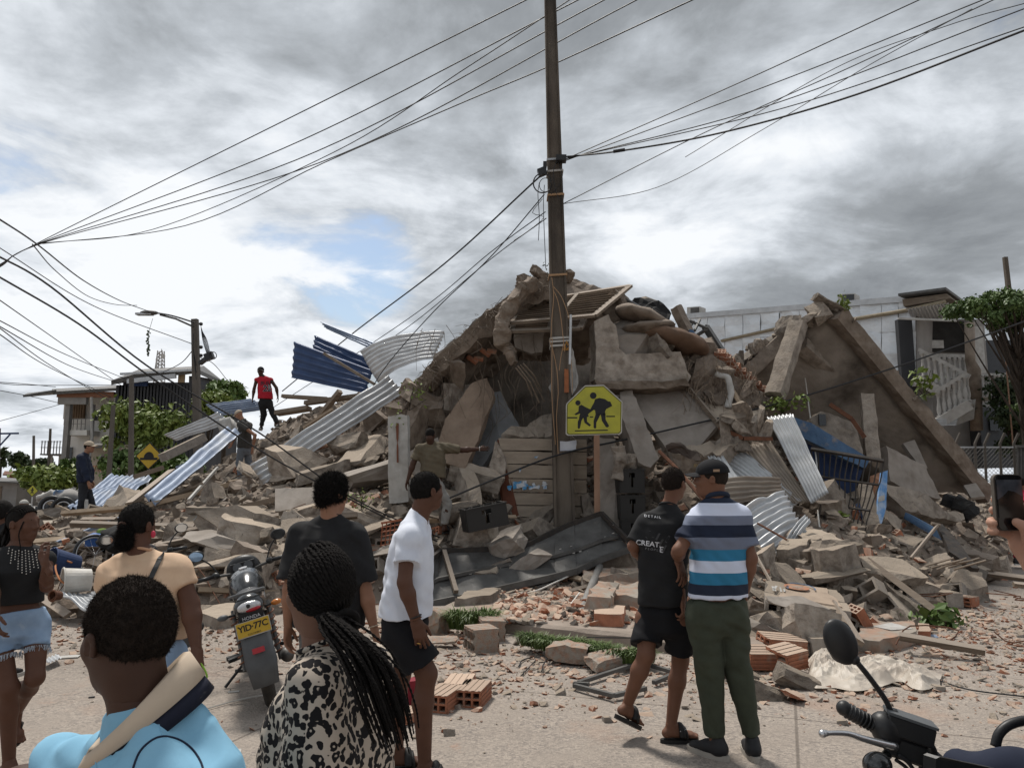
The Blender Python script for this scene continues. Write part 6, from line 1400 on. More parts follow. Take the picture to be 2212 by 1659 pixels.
def plastic():
 V,Fs=[],[];o=[(1738,1432),(1745,1492),(1800,1490),(1850,1497),(1905,1490),(1945,1478),(1978,1488),(2005,1502),(2030,1480),(2030,1455),(1980,1448),(1930,1440),(1880,1432),(1840,1440),(1790,1418),(1755,1425)]
 top=[(1738,1432),(1755,1422),(1790,1416),(1840,1436),(1880,1430),(1930,1440),(1980,1446),(2032,1460)];bot=[(1748,1478),(1758,1492),(1800,1492),(1850,1498),(1890,1492),(1940,1478),(1990,1496),(2026,1482)]
 tp_=spline([G(*p)for p in top],119);bt_=spline([G(*p)for p in bot],119);n=min(len(tp_),len(bt_));m=44
 for i in range(n):
  for j in range(m+1):
   p=tp_[i].lerp(bt_[i],j/m);e=min(1,4*min(j/m,1-j/m)+.1)*min(1,6*min(i/n,1-i/n)+.1)
   r1=1-abs(nval(p.x,p.y,0,2.2,3))*2.4;r2=1-abs(nval(p.x,p.y,0,5.5,7))*2.4;r3=1-abs(nval(p.x,p.y,0,12,9))*2.2
   V.append((p.x+.02*r2,p.y,.012+e*max(0,.05*r1+.045*r2+.022*r3+.02)))
 for i in range(n-1):
  for j in range(m):q=i*(m+1)+j;Fs.append((q,q+1,q+m+2,q+m+1))
 return V,Fs
o=add('plastic_sheet',plastic(),PLS,'crumpled clear plastic sheet lying on the street at the right','plastic sheet')
sm=o.modifiers.new('thick','SOLIDIFY');sm.thickness=.002
fr0=empty('black_steel_rack',G(1340,1490),'black metal frame lying on the street behind the boy’s legs','frame')
for p0,p1 in(((1250,1474),(1366,1436)),((1240,1476),(1272,1478)),((1240,1480),(1326,1502)),((1326,1502),(1395,1486)),((1395,1434),(1450,1450)),((1412,1474),(1450,1458)),((1366,1436),(1395,1434))):add('bar',beam_(G(*p0,.04),G(*p1,.05),.035,.03),DMET,parent=fr0)
pv=G(1247,1356,.2);add('grey_pipe',(lambda:(lambda t:t)(tube_([P(1296,1222,11.2),P(1276,1270,10.2),P(1256,1318,9.3),P(1250,1350,8.75)],.045,14,closed_ends=False)))(),M('grey_pvc',(.24,.235,.225),(.17,.16,.15),4,.6),'grey plastic pipe leaning from the pole foot to the pavement','pipe',smooth=True)
bpy.context.view_layer.update()
o=bpy.data.objects['grey_pipe'];sm=o.modifiers.new('thick','SOLIDIFY');sm.thickness=.006
add('white_cable',tube_(spline([P(1080,1284,10.6),P(1150,1278,10.4),P(1205,1255,10.8),P(1255,1234,11),P(1282,1245,10.9),P(1285,1275,10.3),P(1278,1300,9.6)],40),.012,6),WCAB,'white cable curling past the pole foot','cable',smooth=True)
add('white_cable',tube_(spline([P(1252,1280,9.9),P(1225,1315,9.3),P(1212,1335,8.9),P(1210,1352,8.6),P(1222,1360,8.45),P(1250,1360,8.4),P(1282,1345,8.7),P(1300,1320,9.),P(1298,1306,9.3),P(1285,1308,9.3),P(1272,1314,9.2)],50),.010,6),WCAB,'white cable loop round the grey pipe end','cable',smooth=True)
for k,pts in enumerate(([(1210,1200,12.4),(1180,1260,11),(1130,1320,9.5),(1085,1355,8.6)],[(1240,1340,8.9),(1225,1370,8.3),(1180,1425,7.),(1170,1450,6.6)],[(1265,1376,8.1),(1340,1377,8.1),(1400,1376,8.1)],[(445,1530,5.5),(520,1510,5.9),(610,1494,6.)],[(2030,1470,6.3),(2100,1490,6.),(2225,1505,5.8)],[(1120,1440,6.8),(1130,1425,7.),(1160,1420,7.1),(1125,1460,6.5)])):
 add('ground_wire',tube_(spline([P(*p)if k<2 else G(p[0],p[1],.015 if k!=2 else .15)for p in pts],24),.006,5),CABLE if k!=3 else WCAB,['black wire dropping from the pole to the pavement','black wire end trailing from the pipe to the street','black wire lying along the pavement','pale string lying on the street by the motorcycle','dark cord lying on the street at the right','curl of black wire on the street before the kerb'][k],'wire')
for k,(x,y,lab,m_,s)in enumerate(((520,1452,'black plastic stub on the street by the motorcycle',PLASTK,(.045,.014,.012)),(505,1495,'white paper scrap on the street left of the motorcycle',PALE,(.04,.02,.002)),(500,1640,'crumpled clear wrapper at the bottom left',PALE,(.05,.04,.02)),(150,1420,'pale tile scrap by the girl’s legs',PALE,(.08,.05,.004)),(198,1508,'tiny dark scrap behind the blue polo',PLASTK,(.02,.01,.005)))):
 q=G(x,y);add('street_scrap',box_((q.x,q.y,s[2]+.004),(s[0],s[0]*.3,0),(-s[1]*.3,s[1],0),(0,0,s[2])),m_,lab,'scrap')
def rc_(a,b,ra,rb=None,k=.03,cut=False,fl=None):
 return dict(t='rc',a=np.array(a,float),b=np.array(b,float),ra=ra,rb=ra if rb is None else rb,k=k,cut=cut,fl=fl)
def el_(c,r,rot=None,k=.03):return dict(t='el',c=np.array(c,float),r=np.array(r,float),R=np.eye(3)if rot is None else np.array(rot,float),k=k)
def st_(lv,right,k=.04,e=2.3):return dict(t='st',lv=sorted(lv,key=lambda q:q[0]),right=np.array(right,float),k=k,e=e)
def pl_(n,c):return dict(t='pl',n=np.array(n,float),c=np.array(c,float))
def bbox(p):
 m=p.get('k',.02)+.02
 if p['t']=='rc':r=max(p['ra'],p['rb'])+m;return np.minimum(p['a'],p['b'])-r,np.maximum(p['a'],p['b'])+r
 if p['t']=='el':r=max(p['r'])+m;return p['c']-r,p['c']+r
 l=np.array(p['lv']);w=max(l[:,3].max(),l[:,4].max())+m
 return np.array([l[:,1].min()-w,l[:,2].min()-w,l[0,0]-m]),np.array([l[:,1].max()+w,l[:,2].max()+w,l[-1,0]+m])
def dist(p,X,Y,Z):
 if p['t']=='rc':
  ab=p['b']-p['a'];L2=ab@ab+1e-12;x,y,z=X-p['a'][0],Y-p['a'][1],Z-p['a'][2]
  tt=(x*ab[0]+y*ab[1]+z*ab[2])/L2;t=np.clip(tt,0,1)
  dx,dy,dz=x-t*ab[0],y-t*ab[1],z-t*ab[2]
  if p['fl']is not None:
   n,s=p['fl'];q=(dx*n[0]+dy*n[1]+dz*n[2])*(1/s-1);dx,dy,dz=dx+q*n[0],dy+q*n[1],dz+q*n[2]
  d=np.sqrt(dx*dx+dy*dy+dz*dz)-(p['ra']+(p['rb']-p['ra'])*t)
  if p['cut']:d=np.maximum(d,(tt-1)*math.sqrt(L2))
  return d
 if p['t']=='el':
  q=np.stack(np.broadcast_arrays(X-p['c'][0],Y-p['c'][1],Z-p['c'][2]),-1)@p['R']
  k0=np.sqrt(((q/p['r'])**2).sum(-1));k1=np.sqrt(((q/p['r']**2)**2).sum(-1))+1e-9
  return k0*(k0-1)/k1
 if p['t']=='pl':return(X-p['c'][0])*p['n'][0]+(Y-p['c'][1])*p['n'][1]+(Z-p['c'][2])*p['n'][2]
 l=np.array(p['lv']);z=Z.ravel();i=lambda k:np.interp(z,l[:,0],l[:,k])[None,None,:]
 rx,ry=p['right'];x,y=X-i(1),Y-i(2);u=np.abs(x*rx+y*ry)/i(3);v=np.abs(-x*ry+y*rx)/i(4);e=p['e']
 d=((u**e+v**e)**(1/e)-1)*np.minimum(i(3),i(4))
 return np.maximum(d,np.maximum(l[0,0]-Z,Z-l[-1,0]))
def field(prims,vox,clip=None,cutters=(),lo=None,hi=None):
 if lo is None:
  bb=[bbox(p)for p in prims];lo=np.min([b[0]for b in bb],0);hi=np.max([b[1]for b in bb],0)
 n=np.ceil((hi-lo)/vox).astype(int)+1;D=np.full(n,.3,np.float32)
 ax=[lo[i]+np.arange(n[i])*vox for i in range(3)]
 for p in prims:
  b0,b1=bbox(p);i0=np.maximum(0,np.floor((b0-lo)/vox).astype(int));i1=np.minimum(n,np.ceil((b1-lo)/vox).astype(int)+1)
  if np.any(i1<=i0):continue
  s=tuple(slice(a,b)for a,b in zip(i0,i1));d=dist(p,ax[0][s[0]][:,None,None],ax[1][s[1]][None,:,None],ax[2][s[2]][None,None,:])
  o=D[s];k=max(p['k'],1e-4);h=np.clip(k-np.abs(o-d),0,None)/k;D[s]=np.minimum(o,d)-h*h*k*.25
 for c in cutters:D=np.maximum(D,dist(c,ax[0][:,None,None],ax[1][None,:,None],ax[2][None,None,:]))
 return D,lo
def surfnet(D,lo,vox):
 S=D<0;nx,ny,nz=D.shape;cs=[(i,j,k)for i in(0,1)for j in(0,1)for k in(0,1)]
 cnt=np.zeros((nx-1,ny-1,nz-1),np.int8)
 for i,j,k in cs:cnt+=S[i:nx-1+i,j:ny-1+j,k:nz-1+k]
 mask=(cnt>0)&(cnt<8);cells=np.argwhere(mask);idx=-np.ones(mask.shape,int);idx[mask]=np.arange(len(cells))
 pos=np.zeros((len(cells),3));w=np.zeros(len(cells))
 for a in cs:
  for ax in range(3):
   if a[ax]:continue
   b=list(a);b[ax]=1;da=D[tuple((cells+a).T)];db=D[tuple((cells+b).T)];cr=(da<0)!=(db<0)
   t=np.where(cr,da/np.where(cr,da-db,1),0);q=np.tile(np.array(a,float),(len(cells),1));q[:,ax]+=t
   pos+=q*cr[:,None];w+=cr
 V=lo+(cells+pos/w[:,None])*vox;F=[]
 for ax in range(3):
  u,v=(ax+1)%3,(ax+2)%3;sl0=[slice(None)]*3;sl1=[slice(None)]*3;sl0[ax]=slice(0,-1);sl1[ax]=slice(1,None)
  E=np.argwhere(S[tuple(sl0)]!=S[tuple(sl1)]);E=E[(E[:,u]>0)&(E[:,v]>0)&(E[:,u]<D.shape[u]-1)&(E[:,v]<D.shape[v]-1)]
  if not len(E):continue
  du=np.zeros(3,int);du[u]=1;dv=np.zeros(3,int);dv[v]=1
  q=np.stack([idx[tuple((E-du-dv).T)],idx[tuple((E-dv).T)],idx[tuple(E.T)],idx[tuple((E-du).T)]],1)
  fl=~S[tuple(E.T)];q[fl]=q[fl][:,::-1];F.append(q)
 return V,np.vstack(F)
def blob(prims,vox,cutters=()):
 D,lo=field(prims,vox,cutters=cutters);return surfnet(D,lo,vox)
def vnormals(V,F):
 n=np.cross(V[F[:,2]]-V[F[:,0]],V[F[:,3]]-V[F[:,1]]);N=np.zeros_like(V)
 for k in range(4):np.add.at(N,F[:,k],n)
 return N/(np.linalg.norm(N,axis=1)[:,None]+1e-12)
def relax(V,F,it=2,f=.5):
 for _ in range(it):
  A=np.zeros_like(V);c=np.zeros(len(V))
  for a,b in((0,1),(1,2),(2,3),(3,0)):
   np.add.at(A,F[:,a],V[F[:,b]]);np.add.at(A,F[:,b],V[F[:,a]]);np.add.at(c,F[:,a],1);np.add.at(c,F[:,b],1)
  V=V*(1-f)+f*A/c[:,None]
 return V
def folds(V,F,amp,seed=0.,fz=1.,fx=1.):
 """cloth: soft creases, more of them low down"""
 x,y,z=V[:,0]*fx,V[:,1]*fx,V[:,2]*fz
 w1=1.3*np.sin(9*x+5*z+seed)+1.1*np.sin(8*y-6*z+seed*1.7)
 f=.55*np.sin(21*x+15*y+9*z+1.6*w1+seed)+.40*np.sin(-17*x+26*y+22*z+1.9*w1)+.28*np.sin(48*x-31*y+37*z+2.2*w1)+.16*np.sin(85*z+40*x+2.5*w1)
 f=np.sign(f)*np.abs(f)**.8
 return V+vnormals(V,F)*(1.6*amp*(f-.25*np.abs(f)))[:,None]
class Head:
 def __init__(s,C,yaw,pitch=0,roll=0,sc=1.):
  yaw,pitch,roll=R(yaw),R(pitch),R(roll)
  f=np.array([math.sin(yaw)*math.cos(pitch),math.cos(yaw)*math.cos(pitch),math.sin(pitch)]);r=np.array([math.cos(yaw),-math.sin(yaw),0]);u=np.cross(r,f)
  r2=r*math.cos(roll)+u*math.sin(roll);u=np.cross(r2,f);s.C=np.array(C,float);s.B=np.stack([r2,f,u],1);s.s=sc
 def __call__(s,x,y,z):return s.C+s.B@(np.array([x,y,z])*s.s)
 def prims(s,wide=1.,ear=True):
  k=s.s;p=[el_(s(0,-.012,.028),np.array([.073*wide,.094,.092])*k,s.B,.02),el_(s(0,.030,-.040),np.array([.055*wide,.060,.074])*k,s.B,.04),el_(s(0,.060,-.088),np.array([.026,.022,.022])*k,s.B,.035)]
  p+=[rc_(s(-.038,.068,.028),s(.038,.068,.028),.014*k,k=.02),rc_(s(0,.088,.018),s(0,.103,-.020),.007*k,.012*k,.015),rc_(s(-.011,.094,-.026),s(.011,.094,-.026),.010*k,k=.01)]
  p+=[rc_(s(-.017,.086,-.055),s(.017,.086,-.055),.0085*k,k=.008),rc_(s(-.015,.084,-.067),s(.015,.084,-.067),.0095*k,k=.008),el_(s(-.036,.062,-.020),np.array([.022,.018,.018])*k,s.B,.03),el_(s(.036,.062,-.020),np.array([.022,.018,.018])*k,s.B,.03)]
  for sx in(-1,1):
   p.append(el_(s(sx*.030,.072,.006),np.array([.015,.012,.009])*k,s.B,.008))
   if ear:
    for a in np.linspace(-.6,3.6,7):p.append(el_(s(sx*(.077*wide+.006),-.010-.014*math.cos(a),-.004+.024*math.sin(a)),np.array([.0055,.0065,.0075])*k,s.B,.008))
    p.append(el_(s(sx*.075*wide,-.008,-.006),np.array([.007,.013,.022])*k,s.B,.01))
  return p
 def eyes(s,parent,V0):
  for sx in(-1,1):
   e=add('eye',ball_(s(sx*.030,.0775,.006),.0085*s.s),flat('eye_white',(.55,.52,.48),.25),parent=parent,smooth=True)
   add('iris',ball_(s(sx*.030,.0825,.006),.0048*s.s,n=10,m=6),flat('eye_dark',(.02,.012,.008),.15),parent=e,smooth=True)
   add('brow',tube_([s(sx*.016,.083,.026),s(sx*.032,.084,.031),s(sx*.047,.074,.027)],.0035*s.s,5),HAIRM,parent=parent)
HAIRM=M('black_hair',(.008,.007,.0065),(.014,.012,.011),60,.9,.5,160,spec=.12,bdist=.006)
HAIRB=M('dark_brown_hair',(.016,.012,.010),(.026,.019,.015),60,.9,.5,160,spec=.12,bdist=.006)
def skin(name,c):
 m=M('skin_'+name,c,tuple(x*.82 for x in c),14,.6,.12,180,spec=.25,bdist=.002,contrast=(.3,.7))
 return m
SK=dict(deep=skin('deep',(.060,.029,.019)),dark=skin('dark',(.105,.048,.030)),mid=skin('brown',(.165,.078,.048)),tan=skin('tan',(.30,.155,.098)),light=skin('light',(.42,.235,.165)))
def cloth(name,c,c2=None,rough=.85,bump=.15):return M('cloth_'+name,c,c2 or tuple(x*.82 for x in c),9,rough,bump,420,spec=.2,bdist=.002)
def V3(v):return np.array(v,float)
def hand_prims(W,dirv,nrm,side,curl=.35,sc=1.,spread=.12,thumb=.7,straight=False):
 """W wrist; dirv along the palm; nrm out of the back of the hand; side towards the thumb"""
 W,d,s=V3(W),V3(dirv),V3(side);d/=np.linalg.norm(d);s=s-d*(s@d);s/=np.linalg.norm(s);n=np.cross(s,d);n=n*np.sign(n@V3(nrm)or 1)
 P_=[];ln=[(.042,.024,.019),(.046,.028,.020),(.043,.026,.019),(.033,.020,.017)];off=(.027,.009,-.009,-.026);bl=(.086,.090,.086,.078)
 for i in range(4):
  b=W+(d*bl[i]+s*off[i])*sc;P_.append(rc_(W+(d*.012+s*off[i]*.6)*sc,b,.0150*sc,.0118*sc,.014,fl=(n,.85)))
  ang=spread*off[i]/.03;q=b;a=curl*(.55+.12*i)*(0. if straight else 1)
  for j,L in enumerate(ln[i]):
   v=(d*math.cos(a)-n*math.sin(a))+s*ang;v/=np.linalg.norm(v);e=q+v*L*sc
   P_.append(rc_(q,e,(.0092-.0009*j)*sc,(.0086-.0011*j)*sc,.004));q=e;a+=curl*(1.1 if not straight else .3)
 b=W+(d*.022+s*.022)*sc;v=d*.75+s*thumb-n*.35;v/=np.linalg.norm(v);e=b+v*.042*sc
 P_.append(rc_(b,e,.0145*sc,.0115*sc,.012));v2=d*.95+s*thumb*.35-n*(.25+.4*curl);v2/=np.linalg.norm(v2);e2=e+v2*.032*sc
 P_.append(rc_(e,e2,.0108*sc,.0095*sc,.004));P_.append(rc_(e2,e2+v2*.022*sc,.0095*sc,.0078*sc,.004))
 P_.append(rc_(W-d*.05*sc,W+d*.02*sc,.025*sc,.024*sc,.02,fl=(n,.75)));return P_
def foot_prims(A,yaw,sc=1.,pitch=0.,toes=True):
 """bare foot under ankle A"""
 f=np.array([math.sin(R(yaw))*math.cos(R(pitch)),math.cos(R(yaw))*math.cos(R(pitch)),math.sin(R(pitch))]);r=np.array([math.cos(R(yaw)),-math.sin(R(yaw)),0]);u=np.cross(r,f);A=V3(A)
 g=lambda x,y,z:A+(r*x+f*y+u*z)*sc
 p=[rc_(g(0,-.035,-.055),g(0,.01,-.05),.032*sc,.034*sc,.02),rc_(A,g(0,.06,-.05),.037*sc,.030*sc,.03),rc_(g(0,.04,-.055),g(0,.13,-.068),.034*sc,.027*sc,.02,fl=(u,.8)),rc_(g(-.02,.12,-.07),g(.02,.13,-.07),.024*sc,k=.02,fl=(u,.7))]
 for i in range(5):x=(-.030+.015*i);L=.165+.02*(1-abs(i-1.2)/3.5);p.append(rc_(g(x,.13,-.072),g(x*1.1,L,-.078),.010*sc,.0088*sc,.005))
 return p,g
def limbs(J,S,far=False):
 """skin surface of trunk and limbs from joints"""
 s=S.get('scale',1.);m=S.get('mass',1.);p=[];lm=.78 if S.get('bottom',{}).get('kind')=='pants' else 1.;tm=.9 if S.get('top')else 1.;pel,sh=V3(J['pel']),V3(J['sh']);r=J['r'];L=sh[2]-pel[2]
 def lv(t,hw,hd,fw=0):c=pel+(sh-pel)*t;return(c[2],c[0]+J['f'][0]*fw,c[1]+J['f'][1]*fw,hw*s*m*tm,hd*s*m*tm)
 p.append(st_([lv(-.18,.10,.08),lv(-.1,.14,.10),lv(0,.165,.115),lv(.28,.138,.100),lv(.6,.155,.112),lv(.85,.160,.105),lv(1.,.11,.075)],r[:2],.04))
 nb=V3(J['nb'])
 for S_ in 'LR':
  p.append(rc_(nb,J['sh'+S_],(.034 if S.get('top',{}).get('sl',.6)else .046)*s,(.040 if S.get('top',{}).get('sl',.6)else .05)*s*m,.05));p.append(rc_(J['sh'+S_],J['el'+S_],.045*s*m,.039*s*m,.03))
  e,w=V3(J['el'+S_]),V3(J['wr'+S_]);p+=[rc_(e,e+(w-e)*.3,.039*s*m,.041*s*m,.02),rc_(e+(w-e)*.3,w,.041*s*m,.0265*s,.02)]
  h,k,a=V3(J['hip'+S_]),V3(J['kn'+S_]),V3(J['an'+S_]);b=-J['f']*.018
  p+=[rc_(h,k,.085*s*m*lm,.056*s*m*lm,.04),rc_(k,k+(a-k)*.32+b,.053*s*m*lm,.057*s*m*lm,.03),rc_(k+(a-k)*.32+b,a,.056*s*m*lm,.036*s,.03)]
 return p
def joints(S):
 d=S['d'];q=lambda t:P(t[0],t[1],d+(t[2]if len(t)>2 else 0));y=R(S['yaw']);f=np.array([math.sin(y),math.cos(y),0]);r=np.array([math.cos(y),-math.sin(y),0]);J=dict(f=f,r=r,pel=q(S['pel']),sh=q(S['sh']),nb=q(S.get('nb',S['sh'])))
 sw,hw=S.get('shw',.175),S.get('hipw',.095)
 for n_,sg in(('L',-1),('R',1)):
  J['sh'+n_]=V3(J['sh'])+r*sg*sw+np.array([0,0,S.get('shz'+n_,-.05)]);J['hip'+n_]=V3(J['pel'])+r*sg*hw-np.array([0,0,.03])
  for a in('el','wr','kn','an','sh'):
   if a+n_ in S:J[a+n_]=V3(q(S[a+n_]))
  ft=S.get('foot'+n_,S.get('foot'))
  if S.get('near')and ft and not ft.get('pitch'):J['an'+n_][2]=(.120 if ft['kind']!='shoe' else .106)*S.get('scale',1.)
 return J
def finish(name,prims,vox,mat,parent,fold=0.,seed=0.,cutters=(),rel=1,smooth=True):
 V,F=blob(prims,vox,cutters)
 if rel:V=relax(V,F,rel)
 if fold:V=folds(V,F,fold,seed)
 return mesh_obj(name,V,F.tolist(),mat,parent,smooth),V,F
def person(S):
 J=joints(S);s=S.get('scale',1.);vox=S.get('vox',.008);base=V3(J['anL'])*.5+V3(J['anR'])*.5;base[2]=min(J['anL'][2],J['anR'][2])-.085*s
 root=empty('person',Vector(base),S['label'],'person',S.get('group'));mat=S['skin']
 H=Head(P(S['head'][0],S['head'][1],S['d']+(S['head'][2]if len(S['head'])>2 else 0)),S['hyaw'],S.get('hpitch',0),S.get('hroll',0),S.get('hs',.96)*s)
 nb=V3(J['nb']);neck=[rc_(nb-np.array([0,0,.03]),H(0,-.030,-.055),S.get('nr',.056)*s,S.get('nr',.056)*.94*s,.03)]
 body=limbs(J,S)+neck+H.prims(S.get('wide',1.),S.get('ear',True))
 parts=[]
 if S.get('near'):
  zc=H(0,0,-.115)[2];V,F=blob(body,vox,[pl_((0,0,1),(0,0,zc+.012))]);V=relax(V,F,1);parts.append((V,F.tolist()))
  hp=neck+H.prims(S.get('wide',1.),S.get('ear',True));V,F=blob(hp,S.get('hvox',.0042),[pl_((0,0,-1),(0,0,zc))]);V=relax(V,F,1);parts.append((V,F.tolist()))
 else:
  V,F=blob(body,vox);V=relax(V,F,1);parts.append((V,F.tolist()))
 for n_,sg in(('L',-1),('R',1)):
  hd=S.get('hand'+n_)
  if hd is None:hd=dict(curl=.4)
  if hd=='none':continue
  w,e=V3(J['wr'+n_]),V3(J['el'+n_]);dv=V3(hd['dir'])if 'dir' in hd else(w-e);side=V3(hd['side'])if 'side' in hd else J['f'];nn=V3(hd['n'])if 'n' in hd else J['r']*sg
  V,F=blob(hand_prims(w,dv,nn,side,hd.get('curl',.4),hd.get('sc',s),thumb=hd.get('thumb',.6),spread=hd.get('spread',.12)),S.get('handvox',.0042));V=relax(V,F,1,.35);parts.append((V,F.tolist()))
 for n_ in 'LR':
  ft=S.get('foot'+n_,S.get('foot'))
  if ft and ft['kind']in('slide','flip'):
   fp,g=foot_prims(J['an'+n_],ft.get('yaw',S['yaw']),s*ft.get('sc',1),ft.get('pitch',0));V,F=blob(fp,.005);parts.append((V,F.tolist()))
 for xp in S.get('xprims',()):V,F=blob(xp,.004);parts.append((relax(V,F,1,.35),F.tolist()))
 v,f=join(parts);bo=mesh_obj('body',v,f,mat,root,True)
 if S.get('eyes'):H.eyes(root,None)
 sh_=S.get('top')
 out=dict(root=root,J=J,H=H)
 if sh_:
  pel,sh=V3(J['pel']),V3(J['sh']);hem=P(sh_['hem'][0],sh_['hem'][1],S['d'])[2];m=sh_.get('m',1.)*s
  def cen(z):t=(z-pel[2])/(sh[2]-pel[2]);return pel+(sh-pel)*t
  lv=[]
  for t,hw,hd in sh_.get('lv',((0,.195,.135),(.35,.185,.130),(.7,.185,.128),(.88,.175,.112),(1.,.11,.078))):
   z=hem+(sh[2]+.01-hem)*t;c=cen(z);c=c+J['f']*sh_.get('fw',0)*(1-t);lv.append((z,c[0],c[1],hw*m,hd*m))
  pr=[st_(lv,J['r'][:2],.03,sh_.get('e',2.4))]+list(sh_.get('xp',()))
  for n_ in 'LR':
   pr.append(rc_(nb-np.array([0,0,.012]),V3(J['sh'+n_]),.052*m,.064*m,.05))
   sl=sh_.get('sl',.62);a,b=V3(J['sh'+n_]),V3(J['el'+n_]);w=V3(J['wr'+n_])
   if sl>0:
    r0,r1=sh_.get('slr',(.068,.070))
    if sl<=1:pr.append(rc_(a,a+(b-a)*sl,r0*m,r1*m,.04,cut=True))
    else:pr+=[rc_(a,b,r0*m,r1*m,.04),rc_(b,b+(w-b)*(sl-1),r1*m,r1*.8*m,.03,cut=True)]
  cut=[]
  out['top']=finish(sh_.get('name','shirt'),pr,sh_.get('vox',vox),sh_['mat'],root,sh_.get('fold',.004),S['d']*3.1)
  if sh_.get('collar'):out['collar']=add('collar',torus_(nb+np.array([0,0,.02]),(J['f'][0]*.35,J['f'][1]*.35,1),.066*s,.016,28,8),sh_['collar'],parent=out['top'][0],smooth=True)
  elif sh_.get('neck',True):add('neckband',torus_(nb+np.array([0,0,sh_.get('nz',.012)]),(J['f'][0]*.4,J['f'][1]*.4,1),sh_.get('nbr',.060)*s,.0075,28,6),sh_.get('nmat',sh_['mat']),parent=out['top'][0],smooth=True)
 bt=S.get('bottom')
 if bt:
  pel=V3(J['pel']);m=bt.get('m',1.)*s;top=P(bt['top'][0],bt['top'][1],S['d'])[2];sh=V3(J['sh']);r=J['r']
  def cen(z):return pel+(sh-pel)*((z-pel[2])/(sh[2]-pel[2]))
  hz_=bt.get('hips',(.168,.122));zs=[(top,.155,.112),(pel[2]+.02,hz_[0],hz_[1]),(pel[2]-.09,hz_[0]*.98,hz_[1]*.98),(pel[2]-(.17 if bt['kind']!='shorts' else .13),hz_[0]*.7,hz_[1]*.75)]
  pr=[st_([(z,cen(z)[0],cen(z)[1],w*m,d*m)for z,w,d in zs if z<=top+1e-6],r[:2],.04)]
  for n_ in 'LR':
   h,k,a=V3(J['hip'+n_]),V3(J['kn'+n_]),V3(J['an'+n_]);h=h-np.array([0,0,.02])
   if bt['kind']=='shorts':
    le=bt.get('len',.8);r0,r1=bt.get('rad',(.1,.105));pr.append(rc_(h,h+(k-h)*le,r0*m,r1*m,.035,cut=True))
   else:
    r0,r1,r2=bt.get('rad',(.098,.078,.058));pr+=[rc_(h,k,r0*m,r1*m,.035),rc_(k,a+(k-a)*bt.get('gap',.08),r1*m,r2*m,.02,cut=True)]
  out['bottom']=finish(bt.get('name','trousers' if bt['kind']!='shorts' else 'shorts'),pr,bt.get('vox',vox),bt['mat'],root,bt.get('fold',.0045),S['d']*5.7)
 for n_ in 'LR':
  ft=S.get('foot'+n_,S.get('foot'))
  if not ft:continue
  A_=V3(J['an'+n_]);yw=ft.get('yaw',S['yaw']);k=s*ft.get('sc',1.);_,g=foot_prims(A_,yw,k,ft.get('pitch',0))
  if ft['kind']in('slide','flip'):
   o_=[]
   for i in range(22):
    t=2*math.pi*i/22;y_=.055+.135*math.cos(t);w_=(.046+.008*math.cos(t))*math.sin(t);o_.append(Vector(g(w_,y_,-.092)))
   u=Vector(g(0,0,1)-g(0,0,0)).normalized();sl=add(ft.get('name','sandal'),prism_(o_,.028*k,-u),ft['mat'],parent=root)
   if ft['kind']=='slide':add('strap',tube_([g(-.048,.095,-.085),g(-.046,.09,-.045),g(-.02,.085,-.022),(g(.02,.085,-.022)),g(.046,.09,-.045),g(.048,.095,-.085)],.011*k,8),ft['mat'],parent=sl,smooth=True);add('strap_band',blobtube_([g(-.046,.065,-.075),g(-.036,.063,-.03),g(0,.06,-.008),g(.036,.063,-.03),g(.046,.065,-.075)],.022*k,10,0.,1.,16),ft['mat'],parent=sl,smooth=True)
   else:add('strap',join([tube_([g(0,.14,-.07),g(-.03,.08,-.03),g(-.042,.03,-.075)],.007*k,6),tube_([g(0,.14,-.07),g(.03,.08,-.03),g(.042,.03,-.075)],.007*k,6)]),ft['mat'],parent=sl,smooth=True)
  else:
   up_=[rc_(g(0,-.045,-.045),g(0,.05,-.05),.040*k,.042*k,.03),rc_(g(0,.05,-.05),g(0,.15,-.068),.042*k,.032*k,.03,fl=((g(0,0,1)-g(0,0,0))/k,.8)),rc_(g(0,-.02,0.),g(0,-.02,-.05),.042*k,.045*k,.03)]
   so=finish('shoe',up_,.006 if S.get('near')else .012,ft['mat'],root)[0];o_=[]
   for i in range(22):t=2*math.pi*i/22;o_.append(Vector(g((.046+.004*math.cos(t))*math.sin(t),.052+.148*math.cos(t),-.105)))
   u=Vector(g(0,0,1)-g(0,0,0)).normalized();add('sole',prism_(o_,.032*k,u),ft.get('sole',PALE),parent=so)
 hr=S.get('hair')
 if hr:hair(hr,H,root,S)
 if S.get('cap'):cap(S['cap'],H,root)
 return out
def hairline(H,a,b):
 n=H.B@np.array([0,a,-1.]);n=n/np.linalg.norm(n);return pl_(n,H(0,0,b))
def fuzz(H,V,F,n,L,rng,w=.0012,curl=.4):
 N=vnormals(V,F);i=rng.integers(0,len(V),n);p=V[i]-N[i]*.002;d=N[i]+rng.normal(scale=curl,size=(n,3));d/=np.linalg.norm(d,axis=1)[:,None]
 s=np.cross(d,rng.normal(size=(n,3)));s/=np.linalg.norm(s,axis=1)[:,None];L=L*(.5+rng.random(n))[:,None]
 q=p+d*L;q2=q+(d+rng.normal(scale=1.,size=(n,3)))*L*.5
 Vv=np.stack([p-s*w,p+s*w,q+s*w*.7,q-s*w*.7,q2],1).reshape(-1,3);k=np.arange(n)[:,None]*5
 return Vv,np.concatenate([k+[0,1,2,3]],1).tolist()+np.concatenate([k+[3,2,4]],1).tolist()
